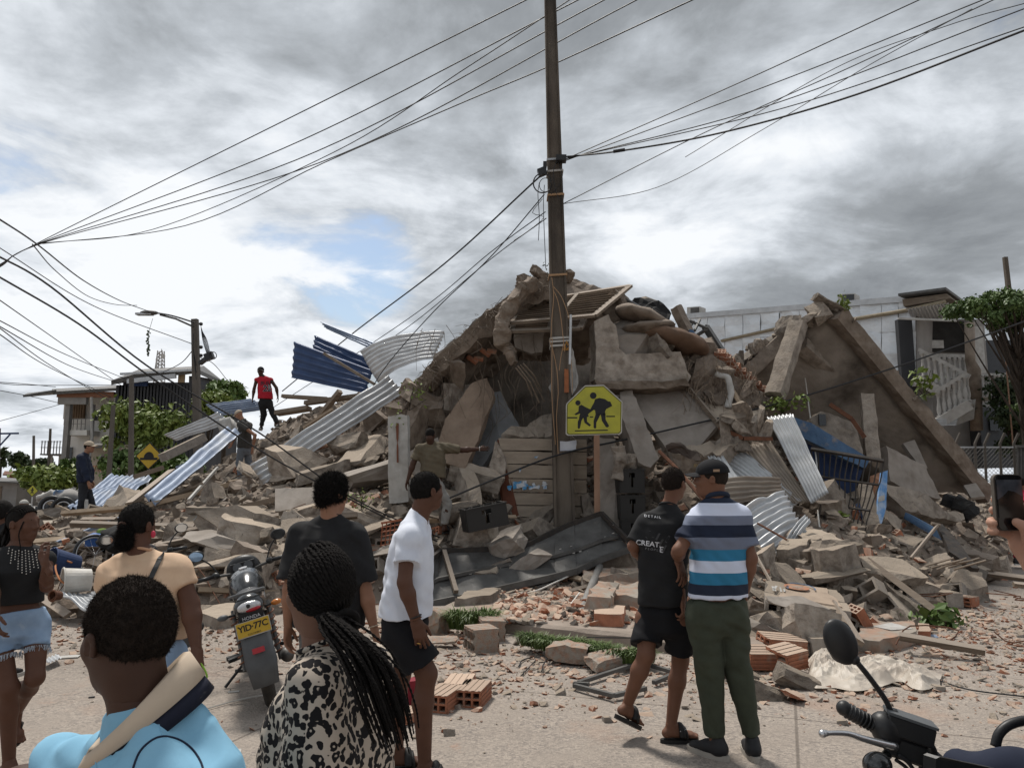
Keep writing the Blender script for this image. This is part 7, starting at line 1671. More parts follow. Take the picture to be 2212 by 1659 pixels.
def hair(hr,H,root,S):
 k=H.s;off=hr.get('off',.010);rng=np.random.default_rng(hr.get('seed',1))
 w=S.get('wide',1.)
 pr=[el_(H(0,-.012,.028),(np.array([.073*w,.094,.092])+off)*k,H.B,.02)]
 if hr.get('extra'):pr+=[el_(H(*c),np.array(r_)*k,H.B,.03)for c,r_ in hr['extra']]
 cut=[hairline(H,hr.get('a',.62),hr.get('b',-.012))]
 n2=H.B@np.array([0,1.,-.25]);cut.append(pl_(n2/np.linalg.norm(n2),H(0,hr.get('front',.068),.06)))
 V,F=blob(pr,hr.get('vox',.005 if S.get('near')else .01),cut);V=relax(V,F,1)
 N=vnormals(V,F);x,y,z=V.T*1.;b=hr.get('lump',.0025)
 V=V+N*(b*(np.sin(170*x+3*np.sin(90*y))*np.sin(160*z+2*np.sin(120*x))+.6*np.sin(330*y+260*z)*np.sin(290*x)))[:,None]
 h=mesh_obj('hair',V,F.tolist(),hr.get('mat',HAIRM),root,True)
 if hr.get('fuzz'):add('hair_curls',fuzz(H,V,F,hr['fuzz'],hr.get('fl',.008),rng,hr.get('fw',.0012),hr.get('curl',.5)),hr.get('mat',HAIRM),parent=h,kind='stuff')
 return h
def cap(c,H,root):
 k=H.s;n=H.B@np.array([0,-.12,-1.]);n=n/np.linalg.norm(n)
 pr=[el_(H(0,-.010,.040),np.array([.088,.110,.096])*k,H.B,.01)]
 V,F=blob(pr,c.get('vox',.006),[pl_(n,H(0,0,.035))]);o=mesh_obj('cap',relax(V,F,1),F.tolist(),c['mat'],root,True)
 pts=[];V,Fs=[],[]
 for j in range(2):
  for i in range(15):
   t=math.pi*(i/14);x=.078*math.cos(t);y0=.060+.025*math.sin(t);
   for q in range(4):y=y0+(.085*math.sin(t)**.6)*q/3;V.append(tuple(H(x,y,.047+c.get('tilt',-.10)*(y-y0)-.35*x*x/.078-.005*j)))
 for j in range(2):
  for i in range(14):
   for q in range(3):
    a=j*60+i*4+q;f=(a,a+4,a+5,a+1);Fs.append(f if j else f[::-1])
 for i in range(14):Fs.append((i*4+3,i*4+7,60+i*4+7,60+i*4+3))
 add('brim',(V,Fs),c.get('brim',c['mat']),parent=o,smooth=True);add('button',ball_(H(0,-.01,.133),.008*k,n=8,m=6),c['mat'],parent=o,smooth=True)
 return o
def braid_(pts,r,n=46,taper=.6,turns=None):
 """plait: two interlaced strands"""
 c=spline(pts,n);parts=[];L=sum((c[i+1]-c[i]).length for i in range(len(c)-1));turns=turns or L/(r*5.2);prev=None
 fr_=[]
 for i,p in enumerate(c):
  t=(c[min(i+1,len(c)-1)]-c[max(i-1,0)]).normalized()
  s=frame_of(t)[1]if prev is None else(prev-t*prev.dot(t)).normalized();prev=s;fr_.append((s,s.cross(t)))
 for ph in(0,math.pi):
  q=[];rr=[]
  for i,p in enumerate(c):
   u=i/(len(c)-1);a=u*turns*2*math.pi+ph;k=r*lerp(1,taper,u);s,b=fr_[i];q.append(p+s*(math.cos(a)*k*.55)+b*(math.sin(a)*k*.4));rr.append(k*.68)
  parts.append(tube_(q,rr,5))
 return join(parts)
def text_on(txt,origin,right,up,size,bvh_obj,mat,parent,name='lettering',depth=.0015,align='CENTER',shear=0,nrm=None,bold=0.,spacing=1.):
 """flat lettering laid onto a surface"""
 cu=bpy.data.curves.new('t','FONT');cu.body=txt;cu.size=1.;cu.align_x=align;cu.align_y='CENTER';cu.shear=shear;cu.offset=bold;cu.space_character=spacing;cu.resolution_u=3
 ob=bpy.data.objects.new('t',cu);COL.objects.link(ob);bpy.context.view_layer.update();me=bpy.data.meshes.new_from_object(ob.evaluated_get(bpy.context.evaluated_depsgraph_get()))
 bpy.data.objects.remove(ob);bm=bmesh.new();bm.from_mesh(me);bmesh.ops.triangulate(bm,faces=bm.faces)
 for _ in range(2):
  lg=[e for e in bm.edges if e.calc_length()>.12]
  if lg:bmesh.ops.subdivide_edges(bm,edges=lg,cuts=1);bmesh.ops.triangulate(bm,faces=bm.faces)
 bm.verts.index_update();o,r,u=Vector(origin),Vector(right).normalized(),Vector(up).normalized();n=Vector(nrm).normalized()if nrm is not None else r.cross(u).normalized()
 V=[]
 for v in bm.verts:
  p=o+r*(v.co.x*size)+u*(v.co.y*size)
  if bvh_obj is not None:
   h=bvh_obj.ray_cast(p+n*.25,-n,.6)
   if h[0]is not None:p=h[0]+n*depth
  else:p=p+n*depth
  V.append(tuple(p))
 F=[tuple(x.index for x in f.verts)for f in bm.faces];bm.free();return add(name,(V,F),mat,parent=parent)
def bvh_of(t):return BVHTree.FromPolygons([tuple(v)for v in t[1]],[tuple(int(i)for i in f)for f in t[2]])
BLKT=cloth('black',(.020,.020,.021),(.014,.014,.015));WHT=cloth('white',(.66,.69,.76),(.58,.61,.69));BEIGE=cloth('peach',(.62,.44,.30),(.54,.37,.25));BLKS=cloth('black_shorts',(.010,.010,.012));DEN=M('denim_light',(.26,.36,.50),(.16,.24,.36),5,.85,.3,300,c3=(.42,.48,.56),c3cov=.3,c3scale=9,bdist=.002)
JEANG=cloth('grey_jeans',(.17,.17,.165),(.12,.12,.118));OLIVE=cloth('olive_trousers',(.052,.060,.042),(.040,.046,.032));NAVY=cloth('navy',(.018,.024,.045));DKJ=cloth('dark_jeans',(.030,.033,.040))
SANB=flat('sandal_black',(.018,.017,.017),.6)
w=person(dict(label='man in a white T-shirt and black shorts with slides, looking away',near=True,d=4.38,yaw=80,skin=SK['dark'],pel=(874,1348),sh=(892,1136),nb=(903,1112),shw=.165,head=(923,1062),hyaw=50,hpitch=4,hs=.93,nr=.058,elR=(874,1258,-.24),wrR=(898,1341,-.24),elL=(884,1262,.24),wrL=(886,1340,.24),handR=dict(curl=.45,side=(1,.2,0),n=(0,-1,0)),knR=(922,1455,-.1),anR=(918,1611,-.08),knL=(866,1455,.1),anL=(858,1612,.12),shR=(882,1163,-.17),shL=(905,1150,.17),top=dict(mat=WHT,hem=(870,1328),lv=((0,.20,.150),(.3,.19,.145),(.7,.18,.128),(.88,.165,.108),(1,.10,.075)),sl=.58,slr=(.064,.076),fold=.005,vox=.0065,neck=False),bottom=dict(kind='shorts',mat=BLKS,top=(874,1300),len=.78,rad=(.105,.118),hips=(.165,.135)),foot=dict(kind='slide',mat=SANB,yaw=88),footL=dict(kind='slide',mat=SANB,yaw=80),hair=dict(off=.008,a=.55,b=-.018,fuzz=9000,fl=.004,fw=.0009,lump=.0012,mat=HAIRM,front=.072)))
bt=bvh_of(w['top']);J=w['J']
for k in range(2):add('bracelet',torus_(V3(J['wrR'])+np.array([0,0,.012+.012*k]),(V3(J['wrR'])-V3(J['elR'])),.031,.0035,20,6),[RUST,PLASTK][k],parent=w['root'],smooth=True)
add('ring',torus_(V3(J['wrR'])+np.array([.02,-.01,-.115]),(.2,.1,1),.0105,.002,14,5),flat('gold',(.6,.35,.1),.3,.9),parent=w['root'],smooth=True)
_,g_=foot_prims(J['anR'],88,1.);text_on('PUMA',g_(.045,.06,-.018),g_(0,1,0)-g_(0,0,0),g_(-.6,0,1)-g_(0,0,0),.022,None,PALE,w['root'],depth=.004)
w=person(dict(label='wavy-haired man in a loose black T-shirt seen from behind',near=True,d=4.78,yaw=18,skin=SK['tan'],pel=(712,1365),sh=(708,1140),nb=(716,1118),shw=.195,mass=1.08,head=(719,1068),hyaw=35,hs=.98,nr=.062,elR=(788,1272,-.04),wrR=(807,1352,-.06),elL=(626,1272,-.02),wrL=(622,1352,0.),handR=dict(curl=.3,side=(.3,1,0)),knR=(736,1490),anR=(738,1572),knL=(686,1490),anL=(680,1575),top=dict(mat=BLKT,hem=(712,1352),lv=((0,.235,.165),(.35,.225,.155),(.7,.215,.145),(.88,.195,.125),(1,.11,.08)),sl=.86,slr=(.082,.098),fold=.004),bottom=dict(kind='pants',mat=JEANG,top=(712,1345),rad=(.105,.085,.07)),foot=dict(kind='shoe',mat=flat('shoe_black',(.02,.02,.022),.6)),hair=dict(off=.018,a=.5,b=-.05,fuzz=9000,fl=.013,fw=.0014,lump=.005,curl=.8,extra=[((0,.01,.10),(.06,.07,.03)),((0,-.085,-.03),(.05,.03,.05))])))
add('bracelet',torus_(V3(w['J']['wrR']),V3(w['J']['wrR'])-V3(w['J']['elR']),.033,.004,20,6),flat('shell_beads',(.5,.4,.3),.5),parent=w['root'],smooth=True)
def leopard():
 m=bpy.data.materials.new('leopard_print');m.use_nodes=True;nt=m.node_tree;N=nt.nodes.new;L=nt.links.new;b=nt.nodes['Principled BSDF'];b.inputs['Roughness'].default_value=.85;b.inputs['Specular IOR Level'].default_value=.2
 tc=N('ShaderNodeTexCoord');n1=N('ShaderNodeTexNoise');n1.inputs['Scale'].default_value=18;n1.inputs['Detail'].default_value=3;L(tc.outputs['Object'],n1.inputs['Vector'])
 va=N('ShaderNodeVectorMath');va.operation='MULTIPLY_ADD';L(n1.outputs['Color'],va.inputs[0]);va.inputs[1].default_value=(.045,.045,.045);L(tc.outputs['Object'],va.inputs[2])
 v1=N('ShaderNodeTexVoronoi');v1.inputs['Scale'].default_value=46;L(va.outputs[0],v1.inputs['Vector']);v1.inputs['Randomness'].default_value=.85
 def mr(v,a,c,lo=0.,hi=1.):r=N('ShaderNodeMapRange');r.inputs[1].default_value=a;r.inputs[2].default_value=c;r.inputs[3].default_value=lo;r.inputs[4].default_value=hi;L(v,r.inputs[0]);return r.outputs[0]
 def mt(op,a,c):
  n=N('ShaderNodeMath');n.operation=op
  for i,v in enumerate((a,c)):
   if isinstance(v,float):n.inputs[i].default_value=v
   else:L(v,n.inputs[i])
  return n.outputs[0]
 n2=N('ShaderNodeTexNoise');n2.inputs['Scale'].default_value=60;n2.inputs['Detail'].default_value=1;L(tc.outputs['Object'],n2.inputs['Vector'])
 dd=mt('ADD',v1.outputs['Distance'],mr(n2.outputs[0],.3,.7,-.13,.13))
 spot=mr(dd,.50,.53,1.,0.)
 n3=N('ShaderNodeTexNoise');n3.inputs['Scale'].default_value=27;n3.inputs['Detail'].default_value=0;mp=N('ShaderNodeMapping');mp.inputs['Location'].default_value=(3,7,1);L(tc.outputs['Object'],mp.inputs[0]);L(mp.outputs[0],n3.inputs['Vector'])
 hole=mt('MULTIPLY',mr(v1.outputs['Distance'],.17,.20,1.,0.),mr(n3.outputs[0],.56,.59))
 f=mt('MULTIPLY',spot,mt('SUBTRACT',1.,hole))
 mx=N('ShaderNodeMix');mx.data_type='RGBA';L(f,mx.inputs[0]);mx.inputs[6].default_value=(.46,.39,.32,1);mx.inputs[7].default_value=(.012,.011,.012,1);L(mx.outputs[2],b.inputs['Base Color'])
 wv=N('ShaderNodeTexWave');wv.inputs['Scale'].default_value=130;wv.bands_direction='X';wv.inputs['Distortion'].default_value=.5;L(tc.outputs['Object'],wv.inputs['Vector']);bp=N('ShaderNodeBump');bp.inputs['Strength'].default_value=.35;bp.inputs['Distance'].default_value=.002;L(wv.outputs['Color'],bp.inputs['Height']);L(bp.outputs[0],b.inputs['Normal'])
 return m
LEO=leopard()
w=person(dict(label='woman with long black braids and a leopard-print shirt in the foreground',near=True,d=1.98,yaw=-72,scale=.93,skin=SK['mid'],pel=(690,1840),sh=(722,1432),nb=(700,1398),shw=.165,head=(690,1280),hyaw=-42,hpitch=2,hs=1.04,nr=.054,shL=(688,1480,-.15),elL=(692,1700,-.16),wrL=(640,1840,-.1),elR=(745,1690,.2),wrR=(700,1830,.25),knL=(650,2150),anL=(655,2290),knR=(730,2150),anR=(735,2290),handL=dict(curl=.4),ear=False,top=dict(mat=LEO,hem=(690,1880),lv=((0,.20,.185),(.4,.195,.180),(.68,.18,.160),(.85,.165,.13),(1,.10,.085)),sl=.84,slr=(.070,.100),fold=.0055,vox=.006,nbr=.072),bottom=dict(kind='pants',mat=DKJ,top=(690,1860)),foot=dict(kind='slide',mat=SANB)))
H=w['H'];root=w['root']
hr0=hair(dict(off=.006,a=.7,b=-.02,lump=.001,front=.075,fuzz=3000,fl=.006,fw=.0008),H,root,dict(near=True))
tie=Vector(H(.012,-.128,-.055));brs=[];rgb=random.Random(4);n_b=72
ends=[]
tcol=[P(715,1340,1.86),P(768,1395,1.80),P(806,1450,1.78),P(838,1535,1.78),P(858,1600,1.80)]
for i in range(n_b):
 u=i/(n_b-1);ring_i=i%3;ang=math.pi*(1.08*u-.04);rad=[1.,.86,.6][ring_i]
 x=-math.cos(ang)*.078*rad;z=.028+math.sin(ang)*.1*(.55+.45*rad);y=[.055,.005,-.04][ring_i]
 st=[]
 for t in np.linspace(0,1,6):
  p=np.array([x*(1-t)+.012*t,y*(1-t)+-.118*t,z*(1-t)-.055*t]);c=np.array([0,-.012,.028]);q=(p-c)/np.array([.073,.094,.092]);ln=np.linalg.norm(q)
  p=c+(q/ln)*np.array([.073,.094,.092])*(1.10 if t<.95 else max(1.12,ln));st.append(Vector(H(*p)))
 st[-1]=tie+Vector((rgb.gauss(0,.008),rgb.gauss(0,.008),rgb.gauss(0,.008)))
 tail=[];ox,oy,oz=rgb.gauss(0,1),rgb.gauss(0,1),rgb.gauss(0,1);Lk=.72+.38*rgb.random()
 for j,c in enumerate(tcol):
  k=(j+.4)/len(tcol);sp=.010+.020*math.sin(min(1,k*1.2)*2.2);q=c if j<3 else tcol[2].lerp(c,Lk);tail.append(q+Vector((ox*sp,oy*sp*.8,oz*sp*.5)))
 brs.append(braid_(st,.0048,30,.9));brs.append(braid_([st[-1]]+tail,.0047,60,.4))
add('braids',join(brs),HAIRM,parent=hr0,smooth=True,kind='stuff')
add('hair_tie',torus_(tie,V3(tcol[1])-V3(tie),.024,.011,20,8),HAIRM,parent=hr0,smooth=True)
BPOLO=cloth('sky_blue_pique',(.22,.43,.58),(.19,.38,.52),.9,.25)
COLB=cloth('beige_collar',(.52,.42,.32),(.47,.38,.29));
w=person(dict(label='short-haired man in a light blue polo, nearest at the bottom left',near=True,d=1.55,yaw=-108,scale=.96,skin=SK['deep'],pel=(400,1960),sh=(335,1600),nb=(312,1530),shw=.15,head=(275,1378),hyaw=-58,hpitch=-3,hs=.98,nr=.062,wide=1.03,shL=(374,1745,-.13),shR=(210,1650,.15),elL=(385,1900,-.2),wrL=(300,1990,-.1),elR=(100,1690,.22),wrR=(-80,1710,.2),knL=(380,2250),anL=(390,2480),knR=(400,2250,.2),anR=(410,2480,.2),top=dict(mat=BPOLO,hem=(345,1990),lv=((0,.19,.15),(.4,.19,.15),(.72,.185,.14),(.88,.165,.115),(1,.105,.085)),sl=.72,slr=(.062,.088),fold=.0085,vox=.0055,neck=False,xp=[rc_(P(392,1575,1.53),P(430,1680,1.52),.05,.085,.05)]),bottom=dict(kind='pants',mat=DKJ,top=(345,1960)),foot=dict(kind='shoe',mat=SANB),hair=dict(off=.008,a=.60,b=.002,fuzz=42000,fl=.0042,fw=.0006,lump=.0018,front=.07,vox=.004,curl=.8,mat=HAIRB)))
def collar(J,nb,mat1,mat2,parent,r=.074,hgt=.05,flare=.035,zf=-.11,zb=.05):
 n=40;V,Fs,V2,F2=[],[],[],[];f=J['f'];rr=J['r'];c=V3(nb)
 for i in range(n+1):
  a=lerp(.22,2*math.pi-.22,i/n);e=f*math.cos(a)*1.12+rr*math.sin(a);q=.5+.5*math.cos(a);z=np.array([0,0,zb+(zf-zb)*q]);up=np.array([0,0,1.])+f*.25
  pts=[c+z+e*r*.94,c+z+e*r*.97+up*hgt*(1-.35*q),c+z+e*r*1.05+up*hgt*(1-.35*q),c+z+e*(r+flare*.6)+up*hgt*.12,c+z+e*(r+flare)+up*(-hgt*.42)]
  V+=[tuple(x)for x in pts[:4]];V2+=[tuple(pts[3]),tuple(pts[4]),tuple(pts[4]-e*.006),tuple(pts[3]-e*.006)]
 for i in range(n):
  for k in range(3):Fs.append((i*4+k,i*4+k+1,(i+1)*4+k+1,(i+1)*4+k))
  for k in range(4):F2.append((i*4+k,i*4+(k+1)%4,(i+1)*4+(k+1)%4,(i+1)*4+k))
 co=add('collar',(V,Fs),mat1,parent=parent,smooth=True);add('collar_edge',(V2,F2),mat2,parent=co,smooth=True)
 m=co.modifiers.new('t','SOLIDIFY');m.thickness=.004
collar(w['J'],w['J']['nb'],COLB,cloth('navy_edge',(.016,.018,.032)),w['top'][0],.076,.05,.034)
sm_=bvh_of(w['top'])
def seam(bv,cen,ax,r,parent,mat,frm,n=40,rad=.0028,a0=0,a1=2*math.pi):
 d,s,u=frame_of(ax);pts=[]
 for i in range(n+1):
  a=lerp(a0,a1,i/n);e=s*math.cos(a)+u*math.sin(a);h=bv.ray_cast(Vector(cen)+e*.3,-e,.35)
  if h[0]is not None:pts.append(h[0])
 return add('seam',tube_(pts,rad,5),mat,parent=parent)if len(pts)>4 else None
def drawn(bv,px,d,r,mat,parent,name='seam',n=40):
 pts=[]
 for q in spline([Vector((x,y,0))for x,y in px],n):
  p=P(q.x,q.y,d);h=bv.ray_cast(p,(p-Vector((0,0,CAM_Z))).normalized(),1.5)
  if h[0]is not None:pts.append(h[0]-(p-Vector((0,0,CAM_Z))).normalized()*r*.4)
 return add(name,tube_(pts,r,5),mat,parent=parent)if len(pts)>4 else None
drawn(sm_,[(283,1672),(300,1626),(325,1600),(352,1590),(384,1596),(412,1614),(432,1642),(442,1672)],.8,.0022,NAVY,w['top'][0])
drawn(sm_,[(338,1530),(342,1560),(352,1590)],.8,.0012,BPOLO,w['top'][0])
drawn(sm_,[(215,1585),(205,1620),(210,1672)],.8,.0014,BPOLO,w['top'][0])
w=person(dict(label='woman in a peach T-shirt with a black shoulder strap, from behind',near=True,d=3.72,yaw=6,scale=.95,skin=SK['dark'],pel=(312,1395),sh=(312,1212),nb=(306,1196),shw=.172,mass=1.12,head=(297,1136),hyaw=14,hpitch=-2,hs=.93,nr=.055,elR=(411,1304,-.02),wrR=(424,1398,-.08),elL=(222,1310,.05),wrL=(262,1330,.28),handR=dict(curl=.8,side=(.2,1,0)),knL=(285,1560),anL=(285,1725),knR=(340,1560),anR=(342,1725),shR=(384,1228,0),shL=(246,1234,0),top=dict(mat=BEIGE,hem=(312,1378),lv=((0,.215,.165),(.3,.20,.158),(.55,.195,.150),(.8,.190,.135),(.92,.165,.105),(1,.1,.08)),sl=.52,slr=(.066,.070),fold=.0042,nmat=cloth('peach_band',(.55,.32,.2))),bottom=dict(kind='pants',mat=DEN,top=(312,1390),hips=(.2,.15),rad=(.12,.09,.07)),foot=dict(kind='flip',mat=SANB),hair=dict(off=.008,a=.42,b=-.035,lump=.0012,fuzz=5000,fl=.005,fw=.0008)))
H=w['H'];rg_=np.random.default_rng(9)
V,F=blob([el_(H(.012,-.102,-.05),(.036,.026,.058),H.B,.03),el_(H(.012,-.104,-.085),(.036,.024,.036),H.B,.03),el_(H(.006,-.1,0.),(.024,.02,.02),H.B,.02)],.006)
pt_=mesh_obj('ponytail',V,F.tolist(),HAIRM,w['root'],True);add('curls',fuzz(H,V,F,4500,.010,rg_,.0012,1.),HAIRM,parent=pt_,kind='stuff')
add('hair_tie',torus_(H(0,-.106,-.006),H(0,-1,-.4)-H(0,0,0),.024,.008,18,6),flat('tie_brown',(.12,.06,.04)),parent=pt_,smooth=True)
bv=bvh_of(w['top']);pts=[]
for t in np.linspace(0,1,22):
 p=P(lerp(356,322,t),lerp(1186,1258,t),3.3);h=bv.ray_cast(p,(p-Vector((0,0,CAM_Z))).normalized(),1.2)
 if h[0]is not None:pts.append(h[0]+Vector((0,-.003,.001)))
for t in np.linspace(0,1,14):
 p=P(lerp(322,250,t),lerp(1258,1400,t),3.3);h=bv.ray_cast(p,(p-Vector((0,0,CAM_Z))).normalized(),1.2)
 if h[0]is not None:pts.append(h[0]+Vector((0,-.003,.001)))
def ribbon_(pts,side,w,t=.003):
 V,Fs=[],[]
 for i,p in enumerate(pts):
  d=(pts[min(i+1,len(pts)-1)]-pts[max(i-1,0)]).normalized();s=d.cross(Vector(side)).normalized()*w/2;q=Vector(side)*t
  V+=[tuple(p-s),tuple(p+s),tuple(p+s+q),tuple(p-s+q)]
 for i in range(len(pts)-1):
  for k in range(4):Fs.append((i*4+k,i*4+(k+1)%4,(i+1)*4+(k+1)%4,(i+1)*4+k))
 return V,Fs
add('shoulder_strap',ribbon_(pts,(0,-1,0),.024),PLASTK,parent=w['root'])
add('earring',ball_(P(331,1154,3.68),.012,.008,.018,8,6),flat('pink_plastic',(.55,.04,.08),.4),parent=w['root'],smooth=True)
ky=empty('key_lanyard',P(440,1440,3.62),'green and pink lanyard with keys in the peach-shirted woman’s hand','lanyard')
lp_=[P(430,1430,3.62),P(436,1436,3.62),P(444,1450,3.62),P(447,1462,3.62),P(442,1466,3.62),P(437,1458,3.62),P(434,1440,3.62)]
add('loop',tube_(spline(lp_,24),.0045,6),M('lime_strap',(.25,.42,.06),(.2,.36,.05)),parent=ky,smooth=True);add('loop',tube_(spline([P(430,1430,3.63),P(432,1445,3.63),P(431,1458,3.63)],10),.004,6),flat('pink_strap',(.6,.06,.15)),parent=ky,smooth=True)
for k in range(2):add('key',join([disc_(P(424-6*k,1440,3.62),(0,1,0),.010,10,.002),beam_(P(424-6*k,1444,3.62),P(420-8*k,1456,3.62),.006,.002)]),CHROME,parent=ky)
w=person(dict(label='girl with cornrow braids, black studded top and denim shorts, left edge',near=True,d=4.42,yaw=138,scale=.90,skin=SK['dark'],pel=(36,1336),sh=(38,1194),nb=(44,1184),shw=.145,mass=.92,hipw=.10,head=(50,1132),hyaw=98,hs=.98,nr=.047,eyes=True,elL=(101,1266,-.05),wrL=(100,1222,-.22),handL=dict(dir=(-.55,.15,.75),side=(0,-.3,1),n=(.6,-.8,.2),curl=.7),elR=(-18,1265,-.2),wrR=(-10,1325,-.25),knL=(76,1463,-.05),anL=(36,1535,.22),knR=(19,1487,-.1),anR=(22,1612,-.05),ear=True,top=dict(mat=BLKT,hem=(38,1302),lv=((0,.150,.118),(.3,.152,.12),(.62,.165,.135),(.85,.15,.105),(1,.09,.07)),sl=0,fold=.0012),bottom=dict(kind='shorts',mat=DEN,top=(36,1316),len=.44,rad=(.080,.084),hips=(.16,.12),fold=.005),foot=dict(kind='flip',mat=SANB,yaw=120),footL=dict(kind='flip',mat=SANB,yaw=110,pitch=-50)))
H=w['H'];root=w['root'];hr0=hair(dict(off=.005,a=.85,b=.008,lump=.001,front=.05),H,root,dict(near=True));brs=[];rgb=random.Random(8)
for i in range(15):
 u=i/14;x0=lerp(-.065,.065,u);st=[]
 for t in np.linspace(0,1,6):
  ang=lerp(.62,math.pi+.35,t);p=np.array([x0*(1-.25*t),math.cos(ang),math.sin(ang)]);q=math.sqrt(max(.05,1-(p[0]/.08)**2));st.append(Vector(H(p[0],-.012+p[1]*.1*q,.028+p[2]*.099*q)))
 e=st[-1];st2=[e,e+Vector((-.03+rgb.gauss(0,.012),rgb.gauss(0,.01),-.10)),e+Vector((-.05+rgb.gauss(0,.025),rgb.gauss(0,.02),-.22)),e+Vector((-.04+rgb.gauss(0,.03),-.02,-.36-.12*rgb.random()))]
 brs+=[braid_(st,.0055,26),braid_(st2,.0055,34,.5)]
for k in range(2):brs.append(braid_([H(.06-.12*k,.055,.02),Vector(H(.08-.12*k,.045,-.06)),Vector(H(.075-.1*k,.06,-.16)),Vector(H(.08-.1*k,.05,-.30))],.0045,40,.6))
add('braids',join(brs),HAIRM,parent=hr0,smooth=True,kind='stuff')
bv=bvh_of(w['top']);STUD=flat('pearl_stud',(.7,.66,.6),.3,spec=.6);sk_=0
for row in range(10):
 t=row/9;ln=[3,6,4,8,9,10,9,7,8,5][row]
 for k in range(ln):
  p=P(lerp(20,82,t)+k*(t-.45)*2.4,1184+8*math.sin(t*3.1)*.6+k*5.6+(row*37%5),3.9);h=bv.ray_cast(p,(p-Vector((0,0,CAM_Z))).normalized(),1)
  if h[0]is not None:add('stud',ball_(h[0]+h[1]*.001,.0035,n=6,m=4),STUD,parent=w['top'][0])
bb=bvh_of(w['bottom']);fr2=[]
for n_ in 'LR':
 h_,k_2=V3(w['J']['hip'+n_]),V3(w['J']['kn'+n_]);c=h_-np.array([0,0,.02])+(k_2-h_)*.435;ax=(k_2-h_)/np.linalg.norm(k_2-h_)
 d,s,u=frame_of(ax)
 for i in range(150):a_=rgb.random()*6.28;r_=.075;p=Vector(c)+(s*math.cos(a_)+u*math.sin(a_))*r_;fr2.append(tube_([p,p+Vector((rgb.gauss(0,.006),rgb.gauss(0,.006),-.014-.02*rgb.random()))],.0012,3,closed_ends=False))
add('frayed_hem',join(fr2),cloth('frayed_denim',(.45,.52,.6)),parent=w['bottom'][0],kind='stuff')
w=person(dict(label='boy in a black T-shirt lettered on the back, black shorts and slides',near=True,d=4.98,yaw=22,scale=.94,skin=SK['mid'],pel=(1432,1330),sh=(1430,1112),nb=(1443,1096),shw=.15,head=(1456,1046),hyaw=42,hs=.95,nr=.05,elL=(1368,1180,.02),wrL=(1392,1215,.25),elR=(1463,1222,-.06),wrR=(1473,1298,-.1),handR=dict(curl=.9,side=(.3,1,0)),knL=(1396,1412,-.05),anL=(1356,1520,.05),knR=(1470,1425,.05),anR=(1449,1530,0.),shL=(1398,1130,.05),shR=(1466,1132,-.06),top=dict(mat=BLKT,hem=(1432,1306),lv=((0,.172,.14),(.35,.17,.135),(.7,.17,.125),(.88,.155,.105),(1,.09,.07)),sl=.88,slr=(.060,.072),fold=.0042),bottom=dict(kind='shorts',mat=BLKS,top=(1432,1300),len=.72,rad=(.092,.108),hips=(.165,.13)),hipw=.105,footR=dict(kind='slide',mat=SANB,yaw=84),footL=dict(kind='slide',mat=SANB,yaw=55,pitch=-28),hair=dict(off=.007,a=.5,b=-.012,fuzz=8000,fl=.0045,fw=.0009,lump=.0012,mat=HAIRB,front=.07)))
bv=bvh_of(w['top']);f=w['J']['f'];n_=Vector((0,-1,0));rt_=Vector((1,0,-.09)).normalized();LET=flat('print_white',(.62,.62,.64),.7)
up_=Vector((.08,0,1)).normalized()
text_on('CREATI',P(1404,1176,4.85),rt_,up_,.045,bv,LET,w['top'][0],nrm=n_,bold=.012);text_on('E',P(1430,1188,4.85),rt_,up_,.05,bv,LET,w['top'][0],nrm=n_,bold=.012)
text_on('. PEOPLE .',P(1413,1188,4.85),rt_,up_,.02,bv,flat('print_grey',(.2,.2,.21),.7),w['top'][0],nrm=n_,spacing=1.5);text_on('D E T A I L',P(1415,1117,4.85),rt_,up_,.021,bv,LET,w['top'][0],nrm=n_,bold=.01)
DGR=flat('print_dark_grey',(.05,.05,.052),.8);scr=[]
for k in range(7):
 x,y=1394+7*k,1160+(k*13)%34;L_p=[]
 for(dx,dy)in((0,0),(8,-14),(12,-13),(4,3)):
  p=P(x+dx,y+dy,4.5);h=bv.ray_cast(p,(p-Vector((0,0,CAM_Z))).normalized(),1);L_p.append(h[0]+Vector((0,-.0012,0))if h[0]is not None else None)
 if all(q is not None for q in L_p):add('print_stroke',([tuple(q)for q in L_p],[(0,1,2,3)]),DGR,parent=w['top'][0])
_,g_=foot_prims(w['J']['anR'],84,.94);add('swoosh',tube_([g_(.05,.045,-.03),g_(.052,.062,-.04),g_(.05,.085,-.018)],.004,5,.001),LET,parent=w['root'])
